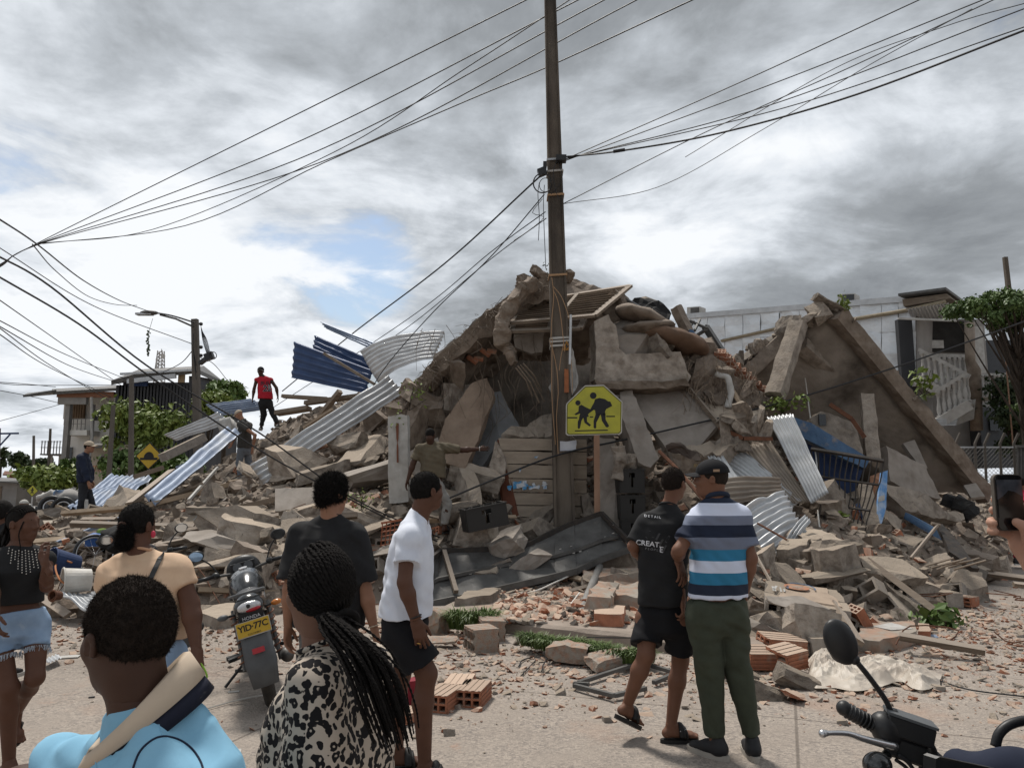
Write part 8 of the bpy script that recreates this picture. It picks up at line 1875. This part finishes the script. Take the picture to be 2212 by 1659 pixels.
def striped(zs):
 m=bpy.data.materials.new('striped_polo');m.use_nodes=True;nt=m.node_tree;N=nt.nodes.new;L=nt.links.new;b=nt.nodes['Principled BSDF'];b.inputs['Roughness'].default_value=.85;b.inputs['Specular IOR Level'].default_value=.2
 g=N('ShaderNodeNewGeometry');s=N('ShaderNodeSeparateXYZ');L(g.outputs['Position'],s.inputs[0]);z0,z1=zs[-1][0],zs[0][0];mr=N('ShaderNodeMapRange');mr.inputs[1].default_value=z0;mr.inputs[2].default_value=z1;L(s.outputs[2],mr.inputs[0])
 cr=N('ShaderNodeValToRGB');cr.color_ramp.interpolation='CONSTANT';L(mr.outputs[0],cr.inputs[0]);els=sorted([((z-z0)/(z1-z0),c)for z,c in zs]);cr.color_ramp.elements[0].position=0;cr.color_ramp.elements[0].color=(*els[0][1],1);cr.color_ramp.elements[1].position=.999;cr.color_ramp.elements[1].color=(*els[-1][1],1)
 for p,c in els[1:-1]:e=cr.color_ramp.elements.new(p);e.color=(*c,1)
 L(cr.outputs[0],b.inputs['Base Color']);n=N('ShaderNodeTexNoise');n.inputs['Scale'].default_value=400;bp=N('ShaderNodeBump');bp.inputs['Strength'].default_value=.15;bp.inputs['Distance'].default_value=.002;L(n.outputs[0],bp.inputs['Height']);L(bp.outputs[0],b.inputs['Normal']);return m
cN,cW,cG,cD,cT=(.020,.027,.048),(.56,.60,.72),(.15,.17,.23),(.016,.022,.042),(.030,.17,.30)
rows=[(1289,cW),(1286,cN),(1263,cT),(1237,cW),(1212,cT),(1187,cG),(1161,cD),(1135,cG),(1114,cW),(1087,cN),(1040,cN)]
STR=striped([(P(1550,y,4.62).z,c)for y,c in rows][::-1])
w=person(dict(label='man in a striped navy, white and teal polo with a black cap',near=True,d=4.72,yaw=-6,skin=SK['mid'],pel=(1549,1308),sh=(1553,1096),nb=(1549,1080),shw=.175,mass=1.,head=(1536,1036),hyaw=-74,hpitch=2,hs=.97,nr=.058,eyes=True,elL=(1466,1190,-.1),wrL=(1464,1207,.12),handL=dict(dir=(.25,-.25,-1),side=(.7,.6,0),n=(-.3,-1,0),curl=.35),elR=(1622,1206,-.04),wrR=(1608,1282,.06),knL=(1530,1420,-.02),anL=(1543,1556,0.),knR=(1590,1416),anR=(1622,1552),shL=(1512,1114,0),shR=(1597,1116,0),top=dict(mat=STR,hem=(1549,1289),lv=((0,.182,.14),(.35,.172,.135),(.7,.168,.13),(.88,.155,.11),(1,.09,.075)),sl=.72,slr=(.062,.072),fold=.0045,vox=.007,collar=cloth('polo_navy',(.020,.027,.048))),bottom=dict(kind='pants',mat=OLIVE,top=(1549,1292),hips=(.175,.135),rad=(.105,.086,.058),gap=.05,fold=.006),footL=dict(kind='shoe',mat=flat('sneaker_black',(.018,.018,.02),.6),yaw=-42,sole=flat('sneaker_sole',(.36,.33,.29),.7)),footR=dict(kind='shoe',mat=flat('sneaker_black',(.018,.018,.02),.6),yaw=4,sole=flat('sneaker_sole',(.36,.33,.29),.7)),hair=dict(off=.003,a=.5,b=-.01,lump=.0005,mat=HAIRB,front=.05),cap=dict(mat=cloth('black_cap',(.012,.012,.014)),tilt=-.18)))
H=w['H'];gold=flat('gold_thread',(.40,.27,.06),.6);text_on('NY',H(-.04,.085,.082),H(1,-.5,0)-H(0,0,0),H(0,-.4,1)-H(0,0,0),.034,None,gold,w['root'],nrm=H(-.5,1,.4)-H(0,0,0),depth=.012)
add('cap_label',prism_([Vector(H(-.0865,-.015,.050)),Vector(H(-.086,-.055,.052)),Vector(H(-.085,-.055,.068)),Vector(H(-.0855,-.015,.066))],.004,Vector(H(-1,0,0.)-H(0,0,0))),flat('label_tan',(.30,.20,.13),.8),parent=w['root'])
add('bracelet',torus_(V3(w['J']['wrL']),(.1,-.5,-.8),.034,.004,20,6),PLASTK,parent=w['root'],smooth=True)
RED=cloth('red_jersey',(.42,.020,.035),(.36,.016,.028));
w=person(dict(label='man in a red basketball jersey and white-fronted cap on top of the heap',d=20,vox=.016,handvox=.009,yaw=172,skin=SK['deep'],pel=(574,868),sh=(570,817),nb=(568,814),shw=.19,mass=1.08,head=(563,803),hyaw=170,hs=1.05,elL=(597,838),wrL=(600,856),elR=(549,840),wrR=(546,860),knL=(588,892),anL=(600,916,-.1),knR=(570,895),anR=(564,922),top=dict(name='jersey',mat=RED,hem=(574,862),lv=((0,.2,.15),(.5,.19,.14),(.85,.165,.11),(1,.1,.08)),sl=0,vox=.014,fold=.003),bottom=dict(kind='pants',mat=BLKT,top=(574,862)),foot=dict(kind='shoe',mat=SANB),cap=dict(mat=cloth('cap_black',(.012,.012,.014)),brim=PALE,vox=.012)))
bv=bvh_of(w['top']);text_on('BULLS',P(573,826,19.7),(1,0,.03),(0,0,1),.14,bv,flat('jersey_black',(.02,.018,.03)),w['top'][0],nrm=(0,-1,0),bold=.01,depth=.006);text_on('23',P(573,838,19.7),(1,0,.03),(0,0,1),.22,bv,flat('jersey_dark',(.015,.015,.03)),w['top'][0],nrm=(0,-1,0),bold=.02,depth=.008);text_on('23',P(573,838,19.7),(1,0,.03),(0,0,1),.22,bv,LET,w['top'][0],nrm=(0,-1,0),bold=.045,depth=.005)
person(dict(label='man in a beige cap and grey T-shirt bending on the left slope',d=18,vox=.015,handvox=.009,yaw=-70,skin=SK['tan'],pel=(528,968),sh=(529,913),nb=(526,908),shw=.18,head=(516,897),hyaw=-85,hpitch=-25,elR=(510,938,.1),wrR=(502,956,.1),elL=(551,940,-.2),wrL=(546,968,-.2),knL=(516,1000,-.1),anL=(519,1030,-.1),knR=(537,998,.1),anR=(549,1016,.1),top=dict(mat=cloth('grey_tee',(.065,.062,.058)),hem=(526,968),sl=.5,vox=.013),bottom=dict(kind='pants',mat=cloth('faded_jeans',(.17,.19,.22)),top=(528,966)),foot=dict(kind='shoe',mat=JEANG),cap=dict(mat=cloth('beige_cap',(.42,.35,.27)),vox=.012)))
person(dict(label='man in a beige cap and navy jacket standing at the left of the heap',d=16.3,vox=.014,handvox=.008,yaw=72,skin=SK['tan'],pel=(183,1044),sh=(180,984),nb=(184,981),shw=.19,head=(193,966),hyaw=85,hs=1.04,elR=(184,1020,-.25),wrR=(191,1042,-.25),elL=(195,1018,.2),wrL=(198,1040,.2),knR=(178,1080,-.1),anR=(169,1111,-.1),knL=(196,1078,.1),anL=(205,1110,.1),top=dict(name='jacket',mat=NAVY,hem=(184,1042),m=1.08,sl=1.9,slr=(.08,.07),vox=.012,fold=.007),bottom=dict(kind='pants',mat=DKJ,top=(183,1040)),foot=dict(kind='shoe',mat=SANB),hair=dict(off=.004,b=-.01),cap=dict(mat=cloth('beige_cap',(.42,.35,.27)),vox=.01)))
w=person(dict(label='man in an olive T-shirt reaching into the rubble behind the pole',d=11.7,vox=.010,handvox=.006,yaw=14,skin=SK['deep'],pel=(934,1046),sh=(936,966),nb=(932,958),shw=.19,mass=1.12,head=(929,941,-.05),hyaw=10,hpitch=-15,elL=(893,1000),wrL=(881,1036),elR=(998,972,.1),wrR=(1036,970,.2),handR=dict(curl=.15,side=(0,.2,1),n=(0,-1,0)),knL=(915,1092,.2),anL=(905,1138,.1),knR=(966,1088,.05),anR=(960,1136,.05),shL=(906,970),shR=(968,968),top=dict(mat=cloth('olive_tee',(.115,.095,.065),(.09,.074,.05)),hem=(934,1032),m=1.08,sl=.75,vox=.010,fold=.006),bottom=dict(kind='pants',mat=cloth('pale_grey_trousers',(.26,.25,.235)),top=(934,1030)),foot=dict(kind='slide',mat=SANB),hair=dict(off=.003,vox=.008)))
add('bracelet',torus_(V3(w['J']['wrR']),(1,0,0),.036,.006,16,6),PALE,parent=w['root'],smooth=True)
person(dict(label='person at the far left edge behind the girl, only hair showing',d=6.3,vox=.012,handvox=.008,yaw=20,skin=SK['dark'],pel=(-15,1275),sh=(-12,1140),nb=(-12,1132),shw=.17,head=(4,1112),hyaw=20,elL=(-60,1190),wrL=(-60,1240),elR=(28,1200),wrR=(26,1250),knL=(-30,1350),anL=(-30,1440),knR=(5,1350),anR=(5,1440),top=dict(mat=BLKT,hem=(-15,1270)),bottom=dict(kind='pants',mat=DKJ,top=(-15,1268)),foot=dict(kind='shoe',mat=SANB),hair=dict(off=.01)))
person(dict(label='distant person in a white cap beyond the girl’s head',d=16,vox=.016,handvox=.012,yaw=20,skin=SK['mid'],pel=(52,1175),sh=(52,1112),nb=(52,1108),shw=.18,head=(52,1092),hyaw=0,elL=(32,1135),wrL=(30,1160),elR=(72,1135),wrR=(74,1160),knL=(45,1200),anL=(45,1205),knR=(58,1200),anR=(58,1205),top=dict(mat=DKJ,hem=(52,1172),vox=.014),bottom=dict(kind='pants',mat=DKJ,top=(52,1172)),foot=dict(kind='shoe',mat=SANB),cap=dict(mat=PALE,vox=.012)))
person(dict(label='distant person in red clothes at the right edge behind the phone',d=14.5,vox=.016,handvox=.012,yaw=60,skin=SK['mid'],pel=(2204,1130),sh=(2206,1065),nb=(2206,1062),shw=.17,head=(2208,1044),hyaw=60,elL=(2194,1095,.2),wrL=(2196,1120,.2),elR=(2212,1095,-.2),wrR=(2214,1120,-.2),knL=(2200,1170),anL=(2196,1208),knR=(2212,1170),anR=(2214,1208),top=dict(mat=cloth('crimson',(.42,.02,.06)),hem=(2204,1132),vox=.014),bottom=dict(kind='pants',mat=cloth('crimson',(.42,.02,.06)),top=(2204,1130)),foot=dict(kind='shoe',mat=SANB),hair=dict(off=.01)))
def fing(pts,r0,r1):return[rc_(P(*pts[i]),P(*pts[i+1]),lerp(r0,r1,i/(len(pts)-1)),lerp(r0,r1,(i+1)/(len(pts)-1)),.004)for i in range(len(pts)-1)]
PHAND=[rc_(P(2240,1222,1.585),P(2222,1180,1.60),.027,.030,.02),rc_(P(2222,1185,1.605),P(2212,1140,1.612),.022,.02,.02),rc_(P(2205,1170,1.60),P(2195,1150,1.606),.018,.016,.02)]
PHAND+=fing([(2205,1150,1.606),(2165,1128,1.606),(2142,1126,1.594),(2140,1128,1.578),(2147,1130,1.566)],.0105,.0078)+fing([(2200,1165,1.604),(2170,1150,1.604),(2146,1146,1.594),(2142,1147,1.580),(2150,1148,1.567)],.0105,.0078)+fing([(2210,1135,1.61),(2170,1108,1.608),(2145,1102,1.602)],.0105,.009)+fing([(2215,1120,1.61),(2175,1088,1.608),(2150,1080,1.602)],.0105,.009)
PHAND+=fing([(2228,1195,1.585),(2222,1165,1.562),(2214,1138,1.556),(2196,1128,1.562)],.0145,.0095)
hold=person(dict(label='bystander at the right edge holding up a phone',near=True,d=1.5,vox=.012,yaw=-12,skin=SK['light'],pel=(2560,1740,-.1),sh=(2550,1230,-.1),nb=(2540,1200,-.1),shw=.19,head=(2530,1080,-.1),hyaw=-20,elL=(2330,1420,-.05),wrL=(2240,1226,.085),handL='none',xprims=[PHAND],elR=(2760,1440),wrR=(2720,1640),knL=(2500,2200),anL=(2500,2640),knR=(2650,2200),anR=(2650,2640),top=dict(mat=DKJ,hem=(2560,1720)),bottom=dict(kind='pants',mat=DKJ,top=(2560,1720)),foot=dict(kind='shoe',mat=SANB),hair=dict(off=.012)))
ph=empty('phone',P(2181,1086,1.58),'black phone held up at the right edge, screen showing the scene','phone')
c0,c1=P(2143,1024,1.58),P(2215,1146,1.58);px_,pz_=(c1.x-c0.x)/2,(c0.z-c1.z)/2;cm=(c0+c1)/2
def rrect(c,hx,hz_,r,y):
 o=[]
 for(sx,sz,a0)in((1,1,0),(-1,1,90),(-1,-1,180),(1,-1,270)):
  for k in range(6):a=R(a0+18*k);o.append(Vector((c.x+sx*(hx-r)+r*math.cos(a),y,c.z+sz*(hz_-r)+r*math.sin(a))))
 return o
add('case',prism_(rrect(cm,px_,pz_,.012,1.578),.010,Vector((0,1,0))),flat('phone_case',(.10,.085,.07),.4),parent=ph)
sc_=add('screen',prism_(rrect(cm,px_*.93,pz_*.965,.009,1.5745),.002,Vector((0,1,0))),flat('phone_glass',(.006,.006,.007),.08,spec=.6),parent=ph)
SCR=M('screen_sky',(.055,.060,.072),(.022,.024,.03),30,.1,0,spec=.6);add('preview_sky',prism_([Vector((cm.x+sx*px_*.88,1.5735,cm.z+z))for sx,z in((-1,pz_*.80),(1,pz_*.80),(1,pz_*.18),(-1,pz_*.10))],.0006,Vector((0,1,0))),SCR,parent=sc_)
add('preview_rubble',prism_([Vector((cm.x+x*px_,1.5730,cm.z+z*pz_))for x,z in((-.88,-.55),(-.88,.1),(-.5,.22),(-.1,.42),(.3,.38),(.88,.2),(.88,-.55))],.0006,Vector((0,1,0))),flat('screen_dark',(.014,.012,.011),.1,spec=.6),parent=sc_)
BPNT=M('black_gloss_paint',(.012,.013,.014),(.016,.017,.018),3,.22,0.,spec=.55,coat=.4)
TYRE=M('tyre_rubber',(.022,.021,.020),(.05,.044,.038),6,.9,.4,60)
GPLA=M('grey_mudguard_plastic',(.10,.105,.11),(.075,.078,.082),5,.5,.05,40)
ENGM=M('engine_alloy',(.15,.145,.14),(.09,.085,.08),9,.5,.2,40,.6)
SPRG=M('rusty_spring',(.22,.10,.06),(.15,.07,.045),12,.7,.2,60)
REDL=flat('red_lens',(.40,.012,.02),.2,spec=.6);WLEN=M('clear_lens',(.62,.62,.63),(.45,.45,.46),60,.15,.2,90,.3,spec=.6,stretch=(1,14,1))
AMB=flat('amber_lens',(.5,.16,.02),.25,spec=.6)
PLY=M('plate_yellow',(.52,.33,.03),(.44,.28,.03),5,.5)
MIRG=flat('mirror_glass',(.75,.78,.8),.03,1.,.5)
def motorcycle(label,origin,yaw,lean,plate=True,skip=(),name='motorcycle'):
 Mx=Matrix.Translation(Vector(origin))@Matrix.Rotation(-R(yaw),4,'Z')@Matrix.Rotation(R(lean),4,'Y');T=lambda x,y,z:Mx@Vector((x,y,z-(.075*max(0.,min(1.,(z-.84)/.14))if y>.2 else 0.)));D_=lambda x,y,z:Mx.to_3x3()@Vector((x,y,z))
 root=empty(name,Vector(origin),label,'motorcycle');X=D_(1,0,0)
 def bx(x0,x1,y0,y1,z0,z1):return box_(T((x0+x1)/2,(y0+y1)/2,(z0+z1)/2),D_((x1-x0)/2,0,0),D_(0,(y1-y0)/2,0),D_(0,0,(z1-z0)/2))
 def wheel(y,r,nm):
  w=add(nm,torus_(T(0,y,r),X,r-.045,.045,40,10),TYRE,parent=root,smooth=True)
  add('rim',torus_(T(0,y,r),X,r-.095,.016,36,8),CHROME,parent=w,smooth=True);add('hub',disc_(T(0,y,r),X,.06,18,.12),ENGM,parent=w);add('brake_disc',disc_(T(.06,y,r),X,.11,22,.006),CHROME,parent=w)
  for k in range(5):a=k*2*math.pi/5;add('spoke',beam_(T(0,y,r),T(0,y+math.cos(a)*(r-.1),r+math.sin(a)*(r-.1)),.045,.03),ENGM,parent=w)
 wheel(-.62,.30,'rear_wheel');wheel(.68,.30,'front_wheel')
 def shell(nm,prims,mat,parent=root,vox=.011):
  V,F=blob([dict(p,**({k:V3(T(*p[k]))for k in('a','b','c')if k in p}),**({'R':np.array(Mx.to_3x3())@p['R']}if 'R' in p else{}),**({'fl':(V3(D_(*p['fl'][0])),p['fl'][1])}if p.get('fl')is not None else{}))for p in prims],vox);return mesh_obj(nm,relax(V,F,2),F.tolist(),mat,parent,True)
 tank=shell('fuel_tank',[el_((0,.12,.80),(.14,.25,.14),k=.03),el_((0,.22,.84),(.13,.15,.11),k=.05),rc_((0,-.08,.78),(0,.05,.8),.09,.12,.05)],BPNT);add('filler_cap',disc_(T(0,.18,.95),D_(0,-.1,1),.035,18,.02),CHROME,parent=tank)
 shell('seat',[rc_((0,-.12,.77),(0,-.42,.80),.105,.095,.05,fl=((0,0,1),.55)),rc_((0,-.42,.80),(0,-.66,.84),.095,.07,.05,fl=((0,0,1),.55))],PLASTK)
 tail=shell('tail_cowl',[rc_((0,-.35,.72),(0,-.70,.80),.12,.085,.05,fl=((0,0,1),.75)),rc_((-.08,-.3,.68),(-.06,-.72,.76),.05,.05,.04),rc_((.08,-.3,.68),(.06,-.72,.76),.05,.05,.04)],BPNT)
 add('grab_rail',tube_(spline([T(-.12,-.35,.80),T(-.125,-.6,.85),T(-.07,-.76,.875),T(.07,-.76,.875),T(.125,-.6,.85),T(.12,-.35,.80)],30),.011,8),GPLA,parent=root,smooth=True)
 tl=shell('tail_light',[el_((0,-.775,.775),(.085,.035,.042),k=.01)],WLEN,vox=.007);shell('red_lens',[el_((.02,-.787,.755),(.06,.028,.018),k=.01)],REDL,tl,.006);add('bulb',ball_(T(-.005,-.806,.785),.016,.01,.016,10,7),PLASTK,parent=tl)
 text_on('HONDA',T(0,-.79,.705),D_(1,0,0),D_(0,0,1),.034,None,LET,root,nrm=D_(0,-1,0.),depth=.03,bold=.01)
 add('tail_panel',bx(-.085,.085,-.80,-.70,.66,.745),PLASTK,parent=root)
 gd=[(-.76,.70),(-.86,.58),(-.93,.40),(-.955,.24)];V,Fs=[],[]
 for i,(y,z)in enumerate(gd):
  w=[.085,.10,.105,.085][i]
  for x in(-w,-w*.7,0,w*.7,w):V.append(tuple(T(x,y-.015*(1-(x/w)**2),z)))
 for i in range(3):
  for k in range(4):Fs.append((i*5+k,i*5+k+1,i*5+k+6,i*5+k+5))
 o=add('rear_mudguard',(V,Fs),GPLA,parent=root,smooth=True);md=o.modifiers.new('t','SOLIDIFY');md.thickness=.012
 if plate:
  pc=Vector((0,-.875,.64));pn=Vector((0,-.93,.36)).normalized();pu=Vector((0,.36,.93)).normalized()
  pl=add('number_plate',box_(T(*pc),D_(.118,0,0),D_(*(pu*.056)),D_(*(pn*.003))),PALE,parent=root);add('yellow_field',box_(T(*(pc+pn*.003)),D_(.113,0,0),D_(*(pu*.051)),D_(*(pn*.0015))),PLY,parent=pl)
  text_on('YID·77C',T(*(pc+pu*.008)),D_(1,0,0),D_(*pu),.062,None,flat('plate_black',(.02,.018,.016),.6),pl,nrm=D_(*pn),depth=.006,bold=.022,spacing=.92);text_on('COLOMBIA',T(*(pc-pu*.040)),D_(1,0,0),D_(*pu),.018,None,flat('plate_black',(.02,.018,.016),.6),pl,nrm=D_(*pn),depth=.006)
  add('reflector',box_(T(0,-.945,.49),D_(.042,0,0),D_(0,.004,.018),D_(0,-.008,.002)),REDL,parent=root)
 for sx in(-1,1):
  add('indicator_stalk',tube_([T(sx*.06,-.70,.73),T(sx*.15,-.72,.74)],.009,6),PLASTK,parent=root);add('rear_indicator',ball_(T(sx*.19,-.72,.742),.04,.025,.022,12,8,Mx.to_3x3()),AMB if sx>0 else GPLA,parent=root,smooth=True)
  add('swingarm',beam_(T(sx*.085,-.1,.34),T(sx*.085,-.62,.30),.035,.05),ENGM,parent=root)
  hl=[T(sx*.13+.028*math.cos(t),-.56+.16*(t/50),.33+.36*(t/50))+D_(0,.028*math.sin(t),0)for t in np.linspace(0,50,110)]
  sh_o=add('shock_absorber',tube_([T(sx*.13,-.58,.30),T(sx*.13,-.38,.72)],.016,8),ENGM,parent=root);add('spring',tube_(hl,.006,5),SPRG,parent=sh_o)
  add('foot_peg',tube_([T(sx*.13,0.,.30),T(sx*.27,-.02,.31)],.019,10),PLASTK,parent=root);add('pillion_peg',tube_([T(sx*.11,-.32,.36),T(sx*.24,-.36,.36)],.019,10),PLASTK,parent=root)
  add('fork_leg',tube_([T(sx*.10,.68,.30),T(sx*.10,.46,.92)],.026,10),CHROME,parent=root,smooth=True);add('side_panel',bx(sx*.10-.012,sx*.10+.012,-.34,-.05,.50,.72),BPNT,parent=root)
  if sx>0 and 'right' in skip:continue
  add('grip',tube_([T(sx*.25,.30,1.015),T(sx*.37,.25,1.02)],.0175,12),PLASTK,parent=root,smooth=True);add('lever',tube_(spline([T(sx*.20,.36,1.01),T(sx*.28,.38,1.),T(sx*.37,.33,1.)],10),.007,6),CHROME,parent=root,smooth=True);add('switch_housing',ball_(T(sx*.225,.31,1.015),.035,.03,.03,10,7),PLASTK,parent=root,smooth=True)
  st=add('mirror_stem',tube_(spline([T(sx*.20,.33,1.02),T(sx*.25,.33,1.12),T(sx*.31,.30,1.19)],10),.007,6),PLASTK,parent=root,smooth=True);mr_=add('mirror',ball_(T(sx*.34,.295,1.22),.065,.02,.048,16,10,Mx.to_3x3()),PLASTK,parent=root,smooth=True);add('glass',disc_(T(sx*.34,.274,1.22),D_(0,-1,0),.055,22,.004,.04),MIRG,parent=mr_)
 add('handlebar',tube_(spline([T(-.26,.29,1.015),T(-.13,.36,.99),T(-.06,.38,.96),T(.06,.38,.96),T(.13,.36,.99),T(.26,.29,1.015)],24),.0125,8),DMET,parent=root,smooth=True)
 shell('cowl',[el_((0,.50,.94),(.15,.10,.13),k=.04),el_((0,.46,1.02),(.13,.05,.09),k=.05)],PLASTK);ins=add('instruments',bx(-.10,.10,.38,.44,.99,1.06),PLASTK,parent=root)
 for sx in(-.045,.045):add('dial',disc_(T(sx,.377,1.025),D_(0,-1,.25),.038,20,.012),GPLA,parent=ins)
 shell('headlight',[el_((0,.58,.90),(.10,.05,.075),k=.02)],WLEN);shell('front_mudguard',[rc_((0,.50,.56),(0,.70,.635),.06,.075,.03,fl=((0,0,1),.4)),rc_((0,.70,.635),(0,.92,.52),.075,.05,.03,fl=((0,0,1),.4))],BPNT)
 eng=add('engine',join([bx(-.13,.13,-.08,.30,.28,.46)]),ENGM,parent=root)
 for k in range(6):add('cooling_fin',bx(-.12,.12,.10,.32,.48+.03*k,.495+.03*k),ENGM,parent=eng)
 add('exhaust',tube_(spline([T(.08,.34,.52),T(.10,.42,.38),T(.12,.25,.24),T(.14,-.1,.25),T(.16,-.35,.28)],24),.02,8),CHROME,parent=root,smooth=True);add('muffler',tube_([T(.16,-.32,.28),T(.17,-.45,.30),T(.18,-.82,.36)],[.035,.05,.045],14),ENGM,parent=root,smooth=True)
 add('frame',tube_(spline([T(0,.44,.86),T(0,.2,.66),T(0,-.1,.62),T(0,-.55,.70)],16),.022,8),DMET,parent=root,smooth=True);add('down_tube',tube_([T(0,.42,.82),T(0,.32,.4),T(0,.1,.27)],.02,8),DMET,parent=root)
 if lean:
  ft=T(-.16,0.,.28);g=Vector((ft.x-.10,ft.y-.06,.012));add('side_stand',tube_([T(-.10,.06,.26),g],.012,8),PLASTK,parent=root)
 for k in range(3):add('control_cable',tube_(spline([T(-.15+.15*k,.35,1.),T(-.1+.1*k,.52,.98),T(-.03+.04*k,.44,.78)],12),.005,5),CABLE,parent=root)
 return root,T,D_
pm=G(596,1500)
motorcycle('black motorcycle with a yellow plate parked behind the braided woman',(-1.99,6.35,0),-20,-15)
motorcycle('dark motorcycle mostly hidden behind the peach-shirted woman',(-3.35,7.35,0),-36,-8,False)
d0=1.92
fm,T,D_=motorcycle('black motorcycle with round mirror in the bottom right foreground',(1.37,1.80,.03),236,0,False,('right',))
add('grip',tube_([P(1826,1531,d0),P(1850,1545,d0),P(1899,1571,d0+.02)],[.0165,.018,.0175],16),PLASTK,parent=fm,smooth=True)
for k in range(9):q=P(1832+8*k,1535+4.3*k,d0);add('grip_rib',torus_(q,P(1899,1571,d0)-P(1826,1531,d0),.0172,.0025,18,5),PLASTK,parent=fm,smooth=True)
add('bar_end',ball_(P(1823,1529,d0),.0185),PLASTK,parent=fm,smooth=True)
lv=[P(1776,1584,d0-.07),P(1790,1583,d0-.07),P(1830,1584,d0-.06),P(1862,1594,d0-.05),P(1900,1604,d0-.04),P(1935,1612,d0-.03)]
add('brake_lever',tube_(spline(lv,22),[.0078]*4+[.0055+.0003*i for i in range(16)]+[.011]*6,10),CHROME,parent=fm,smooth=True);add('lever_tip',ball_(P(1777,1584,d0-.07),.0095),CHROME,parent=fm,smooth=True)
V,F=blob([rc_(P(1905,1562,d0),P(1925,1590,d0),.026,.028,.02),rc_(P(1925,1585,d0),P(1985,1605,d0),.022,.022,.02),el_(P(1912,1575,d0-.01),(.03,.03,.036),k=.02)],.005);add('switch_housing',(relax(V,F,1),F.tolist()),PLASTK,parent=fm,smooth=True)
rb_=P(1962,1572,d0-.01);rx_=Vector((.052,-.01,-.016));ry_=Vector((.008,.03,0));rz_=Vector((.006,0,.022))
mc=add('fluid_reservoir',box_(rb_,rx_,ry_,rz_),PLASTK,parent=fm);add('reservoir_lid',box_(rb_+rz_*1.12,rx_*1.04,ry_*1.04,rz_*.14),GPLA,parent=mc)
bvm=mc.modifiers.new('b','BEVEL');bvm.width=.005;bvm.segments=2
add('master_cylinder',box_(rb_-rz_*2.1,rx_*.8,ry_*.8,rz_*1.1),PLASTK,parent=fm).modifiers.new('b','BEVEL').width=.006
add('mirror_boot',tube_([P(1934,1560,d0),P(1930,1548,d0),P(1926,1532,d0)],[.021,.018,.012],14),PLASTK,parent=fm,smooth=True)
add('mirror_stem',tube_(spline([P(1926,1540,d0),P(1912,1510,d0),P(1880,1465,d0),P(1850,1428,d0)],16),.0068,10),PLASTK,parent=fm,smooth=True)
mrot=Matrix.Rotation(R(24),3,'Y')
mr_=add('mirror',ball_(P(1816,1386,d0-.01),.039,.022,.058,26,16,mrot.transposed()),PLASTK,parent=fm,smooth=True)
add('mirror_glass',disc_(P(1816,1386,d0+.012),(0,1,.05),.034,26,.004,.052),MIRG,parent=mr_);add('stem_socket',ball_(P(1846,1424,d0-.012),.013),PLASTK,parent=mr_,smooth=True)
V,F=blob([el_(P(1895,1652,d0-.06),(.034,.03,.03),k=.02),rc_(P(1895,1650,d0-.06),P(1925,1620,d0),.012,.012,.02)],.005);add('front_indicator',(relax(V,F,1),F.tolist()),BPNT,parent=fm,smooth=True)
for k,pts in enumerate(([(1985,1600),(2003,1630),(2008,1680)],[(1975,1612),(1990,1640),(1988,1690)],[(1990,1590),(2018,1620),(2020,1690)],[(1935,1640),(1960,1660),(1985,1700)],[(1940,1630),(1965,1650),(1990,1690)])):add('control_cable',tube_(spline([P(x,y,d0-.01*k)for x,y in pts],14),.0065 if k<3 else .005,6),CABLE,parent=fm,smooth=True)
add('bar_tube',tube_(spline([P(1985,1605,d0),P(2030,1640,d0+.03),P(2060,1690,d0+.06)],12),.012,8),DMET,parent=fm,smooth=True)
add('fairing_edge',rpoly_([P(2022,1638,d0-.1),P(2030,1634,d0-.1),P(2090,1648,d0-.02),P(2160,1662,d0+.05),P(2165,1700,d0+.05),P(2020,1700,d0-.1)],.03,0.,0),PLASTK,parent=fm)
add('hand_guard',tube_(spline([P(2150,1612,2.2),P(2158,1585,2.2),P(2180,1565,2.2),P(2215,1556,2.2),P(2240,1565,2.2)],20),.0135,10),PLASTK,parent=fm,smooth=True)
person(dict(label='seated rider in navy trousers on the nearest motorcycle, right edge',d=2.,vox=.010,handvox=.008,yaw=236,skin=SK['mid'],pel=(2460,1690),sh=(2480,1290),nb=(2480,1265),shw=.17,head=(2470,1170),hyaw=230,elL=(2640,1480,-.2),wrL=(2560,1600,-.35),elR=(2420,1480,.2),wrR=(2350,1560,.25),knR=(2118,1690,.1),anR=(2230,2120,.1),knL=(2400,1960,-.45),anL=(2420,2400,-.4),hipw=.09,top=dict(mat=NAVY,hem=(2460,1680),sl=1.8,slr=(.07,.06)),bottom=dict(kind='pants',mat=cloth('rider_navy',(.020,.025,.045)),top=(2460,1680),rad=(.1,.085,.07),fold=.009),foot=dict(kind='shoe',mat=SANB),hair=dict(off=.01)))
for o in bpy.data.objects:
 if '_o' in o:del o['_o']
